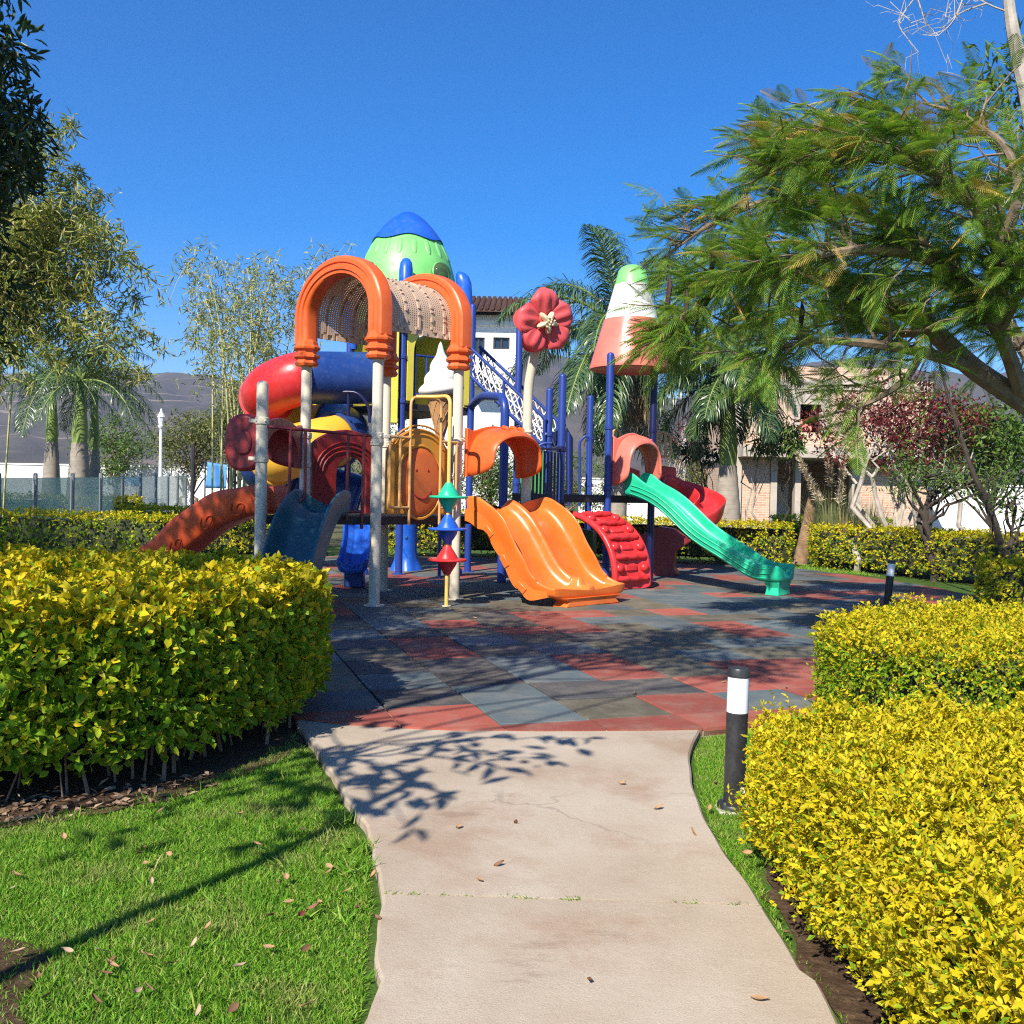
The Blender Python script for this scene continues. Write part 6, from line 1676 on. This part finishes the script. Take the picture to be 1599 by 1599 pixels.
# blue nose with a wavy lower edge
rgs = []
a = np.arange(48) / 48 * 2 * PI
for i, u in enumerate(np.linspace(0, 1, 12)):
    uu = .735 + .262 * u + .018 * np.cos(5 * a + .8) * (1 - u)
    r_ = Re * np.cos((uu - .25) / .75 * PI / 2 * .985) ** .62 + .035 * (1 - .4 * u)
    rgs.append(np.c_[r_ * np.cos(a), r_ * np.sin(a), zE0 + He * uu] + egg_c)
rgs = [rgs[0] * .97 + (egg_c + UP * rgs[0][:, 2:3].mean()) * .03] + rgs
b = MB(); b.rings(rgs); b.build('rocket_nose', blue, egg, ang=50)
def on_egg(a, u, k=1.0):
    r_ = Re * (math.cos(max(0, u - .25) / .75 * PI / 2 * .985) ** .62) * k
    return egg_c + np.array([r_ * math.cos(a), r_ * math.sin(a), zE0 + He * u])
for k in range(18):
    a = k * 2 * PI / 18 + .1
    p0, p1, p2 = on_egg(a, .58), on_egg(a, .64), on_egg(a, .70)
    up_e = unit((p2 - p0)[None])[0]; sd_ = np.array([-math.sin(a), math.cos(a), 0]); nn_ = np.cross(sd_, up_e)
    b = MB(); b.ball(p1 + nn_ * -.006, (.055, .022, np.linalg.norm(p2 - p0) * .62), 12, 8, ax=np.array([sd_, nn_, up_e])); b.build('dome_fluting', lime, egg)
bub = NT('clear_bubble'); bub.b.inputs['Base Color'].default_value = (.10, .14, .07, 1); bub.set(rough=.08, spec=.6)
tb_ = bub.n('ShaderNodeBsdfTransparent'); tb_.inputs[0].default_value = (.55, .62, .45, 1); mx = bub.n('ShaderNodeMixShader'); mx.inputs[0].default_value = .45
bub.l(tb_.outputs[0], mx.inputs[1]); bub.l(bub.b.outputs[0], mx.inputs[2]); bub.l(mx.outputs[0], bub.out.inputs[0])
for px_ in (687, 578):
    x = P(px_, 424, 17.9)[0] - egg_c[0]; u = (P(px_, 424, 17.8)[2] - zE0) / He
    a = -math.acos(np.clip(x / (Re * .97), -1, 1))
    p = on_egg(a, u, 1.02); nn_ = np.array([math.cos(a), math.sin(a), .12]); nn_ = unit(nn_[None])[0]; sd_ = np.array([-math.sin(a), math.cos(a), 0]); u3 = np.cross(nn_, sd_)
    b = MB(); b.ball(p + nn_ * .01, (.205, .15, .205), 20, 12, ax=np.array([sd_, nn_, u3])); w_ = b.build('porthole_bubble', bub.m, egg)
    b = MB(); b.tube([p + nn_ * .012 + sd_ * .20 * math.cos(t_) + u3 * .20 * math.sin(t_) for t_ in np.linspace(0, 2 * PI, 24, endpoint=False)], .018, 6, loop=True); b.build('porthole_rim', lime, w_)
for px_, pt_, pb_, Yf in ((633, 400, 470, 17.35), (726, 424, 510, 18.5), (548, 430, 500, 18.6)):
    t0_, b0_ = P(px_, pt_, Yf), P(px_, pb_, Yf)
    out_ = unit((atz(b0_, 0) - atz(egg_c, 0))[None])[0]; sd_ = np.cross(out_, UP)
    rg_ = []
    for z, k, o_ in ((b0_[2] - .55, .5, -.05), (b0_[2] - .3, .85, .0), (b0_[2], 1.0, .02), (b0_[2] + .3, 1.0, .0), (t0_[2] - .22, .98, -.04), (t0_[2] - .10, .86, -.07), (t0_[2] - .03, .55, -.10), (t0_[2], .12, -.12)):
        rg_.append([atz(b0_, z) + out_ * (o_ + .15 * k * math.sin(t_)) + sd_ * .125 * k * math.cos(t_) for t_ in np.linspace(0, 2 * PI, 16, endpoint=False)])
    b = MB(); b.rings(rg_); b.build('rocket_fin', blue, egg, ang=60)
# tower panels
def tower_panel(a, b_, z0, z1, name='tower_panel', m_=paleyellow):
    o, pt, nn = panel_arch(name, m_, a, b_, z0, z1 - .12, z1, th=.10, inset=.07, open_=(.10, .90, z1 - .22))
    return o
tower_panel(tF, tR, ZT + .04, zE0 + .1)
panel_arch('tower_panel', paleyellow, tR, tK, ZT + .02, zE0 - .05, zE0 + .05, th=.10, inset=.07)
panel_arch('tower_panel', paleyellow, tK, tL, ZT + .02, zE0 - .05, zE0 + .05, th=.10, inset=.07)
o, pt, nn = panel_arch('tower_panel', paleyellow, tF + np.array([-.36, -.1, 0]), tF + np.array([-.04, -.06, 0]), ZT - .38, zE0 - .1, zE0, th=.16, inset=.02)
bars('railing', bluepaint, [[tF + UP * 3.95 + np.array([.05, .03, 0]), tR + UP * 3.95 + np.array([-.05, -.03, 0])]] + [[tF + (tR - tF) * t_ + UP * 3.95, tF + (tR - tF) * t_ + UP * (ZT + .1)] for t_ in (.18, .34, .5, .66, .82)] + [[tF + UP * 3.25 + np.array([.05, .03, 0]), tR + UP * 3.25 + np.array([-.05, -.03, 0])]], .02)
bars('railing', navy, [bend([P(500, 612, 17.3), P(560, 612, 17.2), P(577, 636, 17.2), P(577, 660, 17.2)], .2), [P(544, 613, 17.25), P(544, 650, 17.25)]], .03)

# ---- spiral tube slide
hc_, hr_ = np.array([P(478, 640, 17.9)[0], 17.95, 0]), .70
TZ = 3.52
pts = [np.append((tc + tF)[:2] * .5 + np.array([-.45, -.12]), TZ + .04)]
start_c = hc_ + np.array([0, -hr_, 0])
for u in np.linspace(.15, .95, 5): pts.append(pts[0] * (1 - u) + np.array([start_c[0], start_c[1], TZ - .06]) * u)
turn = 1.5; nst = 48
for a in np.linspace(0, turn * 2 * PI, nst):
    th_ = -PI / 2 - a
    pts.append(hc_ + np.array([hr_ * math.cos(th_), hr_ * math.sin(th_), TZ - .08 - 1.26 * a / (2 * PI)]))
last = pts[-1]; tv = unit((pts[-1] - pts[-2])[None])[0] * np.array([1, 1, .25])
for k in (1, 2, 3): pts.append(last + tv * .3 * k + UP * (-.06 * k))
pts = np.array(pts)
segs = [(0, 5, deepblue), (5, 13, red), (13, 23, yellow), (23, 32, deepblue), (32, 41, yellow), (41, 49, deepblue), (49, len(pts) - 1, deepblue)]
tubeo = None
for a, b_, m_ in segs:
    b = MB(); seg = pts[a:b_ + 1]; rad = np.full(len(seg), .47)
    b.tube(smooth_curve(seg, 3), .47, 28, caps=False)
    o = b.build('tube_slide' if tubeo is None else 'tube_section', m_, play if tubeo is None else tubeo, ang=60)
    sd = o.modifiers.new('t', 'SOLIDIFY'); sd.thickness = .02
    if tubeo is None: tubeo = o
    for q in (b_,):
        t_ = unit((pts[min(q + 1, len(pts) - 1)] - pts[q - 1])[None])[0]; u_ = unit(np.cross(t_, UP)[None])[0]; w_ = np.cross(u_, t_)
        f_ = MB(); f_.sweep([(.465, -.028), (.515, -.028), (.515, .028), (.465, .028)], [pts[q]] * 2, u_, t_) if 0 else f_.rings([[pts[q] + (u_ * math.cos(x) + w_ * math.sin(x)) * r_ + t_ * h_ for r_, h_ in ((.465, -.028), (.515, -.028), (.515, .028), (.465, .028))] for x in np.linspace(0, 2 * PI, 32, endpoint=False)], loop=True, caps=False)
        f_.build('tube_flange', m_, tubeo)
# ---- second deck: cone roof, green slide, climber
r2 = .064
gG = np.append(G(946, 893)[:2], 0); gG = np.append(P(948, 800, 16.7)[:2], 0); gH = np.append(G(1014, 906)[:2], 0)
gF = gG + (gG - gH); gF2, gG2, gH2 = gF + np.array([-.80, .82, 0]), gG + np.array([-.80, .82, 0]), gH + np.array([-.80, .82, 0])
ZD2 = 1.50
zr0 = P(985, 576, 17.3)[2]
pF_ = post(gF, P(878, 583, gF[1])[2], r2, bluepaint); clamp(pF_, gF, 2.24, r2, navy); clamp(pF_, gF, 1.35, r2, navy)
pG_ = post(gG, zr0 + .2, r2, bluepaint); pH_ = post(gH, zr0 + .2, r2, navy)  # right post and its clamps: tree shade on the blue put into a darker colour
for po, p in ((pG_, gG), (pH_, gH)):
    for z in (2.66, 1.62): clamp(po, p, z, r2, bluepaint if po is pG_ else navy)
pB2 = []
for px_, py_t, Yp in ((806, 495, 18.8), (855, 605, 18.0), (919, 617, 19.2)):
    p = np.append(P(px_, 760, Yp)[:2], 0); po = post(p, P(px_, py_t, Yp)[2], r2, bluepaint); pB2.append((po, p))
    for z in (2.6, 1.7): clamp(po, p, z, r2, bluepaint)
b = MB(); b.prism([atz(p, ZD2 - .13) for p in (gF, gH, gH2 + (gH2 - gG2) * .0, gF2)], (0, 0, .13)); b.build('deck', deckmat, play, smooth=False, bevel=.012)
# cone roof in three colours
rc_c = np.array([P(985, 576, 17.25)[0], 17.25 + .1, 0])
z1_, z2_, z3_ = P(985, 500, 17.3)[2], P(985, 445, 17.3)[2], P(985, 416, 17.3)[2]
Rr = (P(1048, 576, 17.3)[0] - P(921, 576, 17.3)[0]) / 2
Ra, Rb = Rr * .665, Rr * .43
b = MB(); b.lathe([(.02, zr0 + .015), (Rr * .86, zr0 - .0), (Rr * .93, zr0 - .03), (Rr, zr0 - .015), (Rr * 1.0, zr0 + .03), (Rr * .965, zr0 + .12), (Ra * 1.01, z1_)], 40, rc_c); rf_ = b.build('cone_roof', coral, play, ang=30)
b = MB(); b.lathe([(Ra * .99, z1_ + .001), (Rb, z2_)], 40, rc_c); b.build('roof_band', white_p, rf_)
b = MB(); b.lathe([(Rb * .99, z2_ + .001), (Rb * .80, z3_ - .08), (Rb * .66, z3_ - .02), (Rb * .4, z3_ + .02), (.001, z3_ + .03)], 40, rc_c); b.build('roof_tip', lime, rf_)
b = MB(); b.box(rc_c + UP * (zr0 + .08), (1.2, .06, .06), np.array([e1, e2, UP])); b.build('roof_beam', navy, rf_)
# green slide
dgh = unit((gH - gG)[None])[0]; ngh = np.cross(dgh, UP); ngh = ngh if ngh[1] < 0 else -ngh
mg = (gG + gH) / 2; gend = G(1230, 930); gend = np.append(gend[:2], 0)
so3, path3, lat3, up3 = slide('green_slide', teal, mg + ngh * .04, gend, ZD2 + .04, .26, .56, lambda u: .25 + .12 * math.exp(-((u - .03) / .06) ** 2) - .05 * u + .0 * math.sin(u * 20), .045, 0, 36, sub=2, wv=3.0, flat=.40, top=.14)
for sg in (-1, 1):
    for k in range(3):
        b = MB(); b.tube([path3[i] + lat3 * sg * (.32 + .002 * k) + up3[i] * (.15 - .07 * k) for i in range(2, 34)], .010, 5); b.build('groove_bead', teal, so3)
hood('slide_hood', coral, gG + ngh * .03, gH + ngh * .03, ngh, 1.66, .40, .50, .40, relief=False)
# red climber
mc = (gF + gG) / 2 + ngh * .02
cend_ = np.append(P(985, 915, 15.6)[:2], 0)
dC = unit((cend_ - mc)[None])[0]; LC = np.linalg.norm(cend_ - mc); latc = dgh
cp = []
for u in np.linspace(0, 1, 22):
    a = u * PI / 2
    cp.append(mc + dC * LC * (math.sin(a) ** 1.15) + UP * (1.16 * math.cos(a) ** .72 * (1 if u < 1 else 0) + .0))
cp = np.array(cp); sl_ = np.r_[0, np.cumsum(np.linalg.norm(np.diff(cp, axis=0), axis=1))]; cp = np.stack([np.interp(np.linspace(0, sl_[-1], 22), sl_, cp[:, q]) for q in range(3)], 1); tg = unit(np.gradient(cp, axis=0)); upc = unit(np.cross(latc, tg))
if upc[4][2] < 0: upc = -upc
cw = .40
b = MB(); b.sweep([(-cw, -.07), (cw, -.07), (cw + .02, .02), (cw, .075), (cw - .07, .08), (cw - .11, .015), (-cw + .11, .015), (-cw + .07, .08), (-cw, .075), (-cw - .02, .02)], cp, latc, upc)
clb = b.build('climbing_ramp', red, play, ang=50, sub=1)
for k, i in enumerate(range(3, 21, 2)):
    if k % 2 == 0:
        b = MB(); b.tube([cp[i] + latc * x + upc[i] * (.05 + .012 * math.sin(x * 26)) for x in np.linspace(-.33, .33, 13)], [.03] + [.052, .045, .055, .045, .055, .045, .055, .045, .055, .045, .052] + [.03], 10); b.build('grip_bar', red, clb)
    else:
        for x in (-.27, .27):
            b = MB(); b.ball(cp[i] + latc * x + upc[i] * .05, (.085, .075, .065), 12, 8, ax=np.array([latc, tg[i], upc[i]])); b.build('grip_knob', red, clb)
        b = MB(); b.box(cp[i] + upc[i] * .02, (.26, .10, .05), np.array([latc, tg[i], upc[i]])); b.build('grip_block', red, clb, bevel=.02)
# black railing with a green panel between the two decks
bars('railing', navy, [[atz(pE, 2.18) + np.array([.08, .1, 0]), atz(gF, 2.24)]] + [[atz(pE, 2.17) + (gF - pE) * t_ + np.array([.05, .05, 0]), atz(pE, ZD + .05) + (gF - pE) * t_ + np.array([.05, .05, 0])] for t_ in np.linspace(.1, .92, 9)] + [[atz(pE, ZD + .1) + np.array([.08, .1, 0]), atz(gF, ZD + .12)]], .018)
ga, gb = np.append(P(812, 760, 17.2)[:2], 0), np.append(P(850, 760, 17.2)[:2], 0)
o, pt, nn = panel_arch('green_panel', grass_green, ga, gb, ZD - .1, 2.15, 2.42, inset=.0)
for x in (.25, .5, .75):
    b = MB(); b.tube([pt(x, ZD), pt(x, 2.2)], .018, 6); b.build('rib', grass_green, o)
pD3 = pD + (pE2 - pD)
bars('railing', navy, [[atz(pD, 2.15) + e1 * .1, atz(pE2, 2.15)]] + [[atz(pD + (pE2 - pD) * t_, 2.15), atz(pD + (pE2 - pD) * t_, ZD)] for t_ in np.linspace(.1, .95, 11)], .017)
post(pE2, 2.4, r2, bluepaint)
# big blue bent pipe
pj = np.append(G(783, 909)[:2], 0)
b = MB(); b.tube(bend([atz(tR, 3.12), P(752, 618, 17.6), atz(pj, P(781, 620, pj[1])[2]), atz(pj, 0)], .30, 8), .075, 16); o = b.build('bent_pipe', bluepaint, play)
f = MB(); f.lathe([(.13, .001), (.13, .014), (.08, .02)], 18, pj); f.build('foot_plate', navy, o)
# blue railings on the lower deck
bars('railing', bluepaint, [bend([P(836, 735, 17.6), P(836, 700, 17.6), P(848, 692, 17.6), P(862, 692, 17.6)], .1), bend([P(905, 790, 18), P(905, 690, 18), P(914, 680, 18), P(922, 684, 18), P(922, 790, 18)], .15), [P(888, 790, 18), P(888, 675, 18)], [P(846, 735, 17.6), P(846, 696, 17.6)], [P(850, 780, 17.8), P(930, 781, 18.6)]], .024)
bars('railing', railyel, [bend([P(957, 745, 18.8), P(957, 672, 18.8), P(968, 672, 18.8), P(968, 745, 18.8), P(957, 745, 18.8)], .05), [P(962, 672, 18.8), P(962, 745, 18.8)]], .022)
bars('railing', railyel, [bend([P(1020, 760, 18.6), P(1020, 674, 18.6), P(1047, 676, 18.6), P(1048, 713, 18.6), P(1028, 712, 18.6)], .12), [P(1031, 676, 18.6), P(1031, 712, 18.6)], [P(1039, 676, 18.6), P(1039, 712, 18.6)], [P(1026, 676, 18.6), P(1026, 770, 18.6)]], .024)
b = MB(); b.prism(ins([P(845, 680, 18.6), P(884, 668, 18.4), P(893, 684, 18.4), P(893, 778, 18.4), P(884, 778, 18.4), P(883, 690, 18.4), P(850, 694, 18.6)], 0), np.array([.03, .06, 0])); b.build('guard_plate', navy, play, bevel=.01)
# red slide behind and its panels
b = MB(); c_pts = smooth_curve([P(1030, 762, 19.4), P(1060, 772, 19.4), P(1090, 785, 19.2), P(1108, 800, 18.9), P(1098, 822, 18.6), P(1075, 838, 18.6)], 5)
tg = unit(np.gradient(c_pts, axis=0)); lat_ = unit(np.cross(tg, UP)); up_ = np.cross(lat_, tg)
b.sweep(uprof(.5, .28), c_pts, lat_, up_); b.build('curved_slide', red, play, sub=1)
b = MB(); pq = [P(1027, 790, 19.6), P(1055, 795, 19.6), P(1055, 730, 19.6), P(1030, 727, 19.6)]; b.prism(pq, np.array([.03, .08, 0])); b.build('slide_panel', red, play, bevel=.02)
b = MB(); pq = [P(972, 755, 19.2), P(1000, 757, 19.2), P(998, 735, 19.2), P(972, 726, 19.2)]; b.prism(pq, np.array([.03, .08, 0])); b.build('slide_panel', red, play, bevel=.02)
b = MB(); pq = [P(*q, 18.3) for q in ((986, 842), (1028, 822), (1052, 826), (1078, 846), (1054, 862), (1052, 888), (1060, 898), (1046, 905), (1000, 906), (1000, 868))]; b.prism(pq, np.array([.12, .45, 0])); b.build('panel_support', maroon, play, bevel=.03)
# dark green box under the climber
b = MB(); pq = [P(*q, 17.8) for q in ((884, 822), (926, 830), (926, 866), (884, 858))]; b.prism(pq, np.array([.1, .4, 0])); b.build('crawl_panel', plastic('dark_green_plastic', (.03, .07, .01), .5), play, bevel=.02)
# blue things under the decks
tk = np.append(G(633, 890)[:2], 0)
b = MB(); rgs = []
for z, r_ in ((0, .30), (.05, .28), (.14, .24), (.24, .215), (.4, .205), (.8, .205), (ZD - .12, .22)):
    a = np.arange(26) / 26 * 2 * PI; rgs.append(np.c_[r_ * (1 + .10 * np.cos(5 * a) * (1 if z < .2 else .25)) * np.cos(a), r_ * (1 + .10 * np.cos(5 * a) * (1 if z < .2 else .25)) * np.sin(a), np.full(26, z)] + tk)
b.rings(rgs); tr_ = b.build('tree_trunk_support', blue, play, ang=60)
b = MB(); b.tube([tk + np.array([.21 * math.cos(a), .21 * math.sin(a), .75 - .16 * k]) for k, a in enumerate(np.linspace(-2.8, -.4, 6))], .018, 6); b.build('relief_vine', blue, tr_)
b = MB(); b.ball(tk + np.array([.03, -.205, .62]), (.03, .02, .035), 10, 6); b.build('knot', deepblue, tr_)
bk_ = np.append(P(558, 850, 15.2)[:2], 0)
b = MB(); sw = smooth_curve([bk_ + np.array([-.05, .5, 1.0]), bk_ + np.array([0, .1, .62]), bk_ + np.array([.0, -.25, .33]), bk_ + np.array([.0, -.5, .28])], 5); tg = unit(np.gradient(sw, axis=0)); lt = np.array([1.0, 0, 0]); u_ = unit(np.cross(lt, tg))
b.sweep(uprof(.40, .16), sw, lt, u_ * np.sign(u_[:, 2:3])); b.build('small_slide', blue, play, sub=1)
b = MB(); b.box(bk_ + np.array([.0, -.2, .13]), (.3, .22, .26)); b.build('slide_foot', deepblue, play, bevel=.02)
p = np.append(G(577, 893)[:2], 0); 
for px_, py_3 in ((562, 897), (708, 897)):
    p = np.append(G(px_, py_3)[:2], 0); b = MB(); b.lathe([(.16, .001), (.15, .10), (.12, .12)], 16, p); b.build('post_shoe', blue, play)

# ---- rope net bridge from the tower to the lower deck
na, nb = P(722, 575, 18.3), P(852, 700, 17.9); wv_ = np.array([.28, .85, .02])
def net_pt(u, side, h): return na + (nb - na) * u + wv_ * side + UP * (h - .18 * math.sin(PI * u) * 0)
bars('bridge_rail', bluepaint, [[net_pt(0, 0, 0), net_pt(1, 0, 0)], [net_pt(0, 1, 0), net_pt(1, 1, 0)], [net_pt(0, 0, .52), net_pt(1, 0, .52)], [net_pt(0, 1, .52), net_pt(1, 1, .52)]] + [[net_pt(u, s_, 0), net_pt(u, s_, .52)] for u in (.02, .5, .98) for s_ in (0, 1)], .032)
ropem = mat('white_rope', (.72, .70, .64), .8, .1, 20)
b = MB()
def rope(p, q, sag=.02): b.tube([p, (p + q) / 2 - UP * sag, q], .0125, 5)
nn_ = 13
for k in range(nn_):
    u0, u1 = k / nn_, (k + 1) / nn_
    for s_ in (0, 1):
        rope(net_pt(u0, s_, .52), net_pt(u1, s_, .26)); rope(net_pt(u1, s_, .52), net_pt(u0, s_, .26)); rope(net_pt(u0, s_, .26), net_pt(u1, s_, 0)); rope(net_pt(u1, s_, .26), net_pt(u0, s_, 0))
        rope(net_pt(u0, s_, .26), net_pt(u1, s_, .26))
    rope(net_pt(u0, 0, 0), net_pt(u0, 1, 0), .06)
    for j in range(4): rope(net_pt(u0, j / 4, -.04), net_pt(u1, (j + 1) / 4, -.04)); rope(net_pt(u1, j / 4, -.04), net_pt(u0, (j + 1) / 4, -.04))
tag(b.build('rope_net', ropem, play), kind='stuff')
b = MB()
q0_, q1_, q2_, q3_ = P(657, 545, 18.0), P(672, 532, 18.4), P(672, 590, 18.4), P(655, 600, 18.0)
for k in range(6):
    t_ = k / 5; rope(q0_ + (q1_ - q0_) * t_, q3_ + (q2_ - q3_) * (1 - t_)); rope(q0_ + (q3_ - q0_) * t_, q1_ + (q2_ - q1_) * (1 - t_)); rope(q0_ + (q3_ - q0_) * t_, q1_ + (q2_ - q1_) * t_)
tag(b.build('rope_net', ropem, play), kind='stuff')
b = MB()     # rope ladder hanging from the lower end
for x in (872, 892):
    b.tube([P(x, 700, 18.3), P(x + 6, 745, 18.3), P(x - 12, 790, 18.3)], .012, 5)
for y in (705, 720, 735, 750, 765, 780): b.tube([P(868, y, 18.3), P(894, y + 2, 18.3)], .011, 5)
tag(b.build('rope_net', ropem, play), kind='stuff')
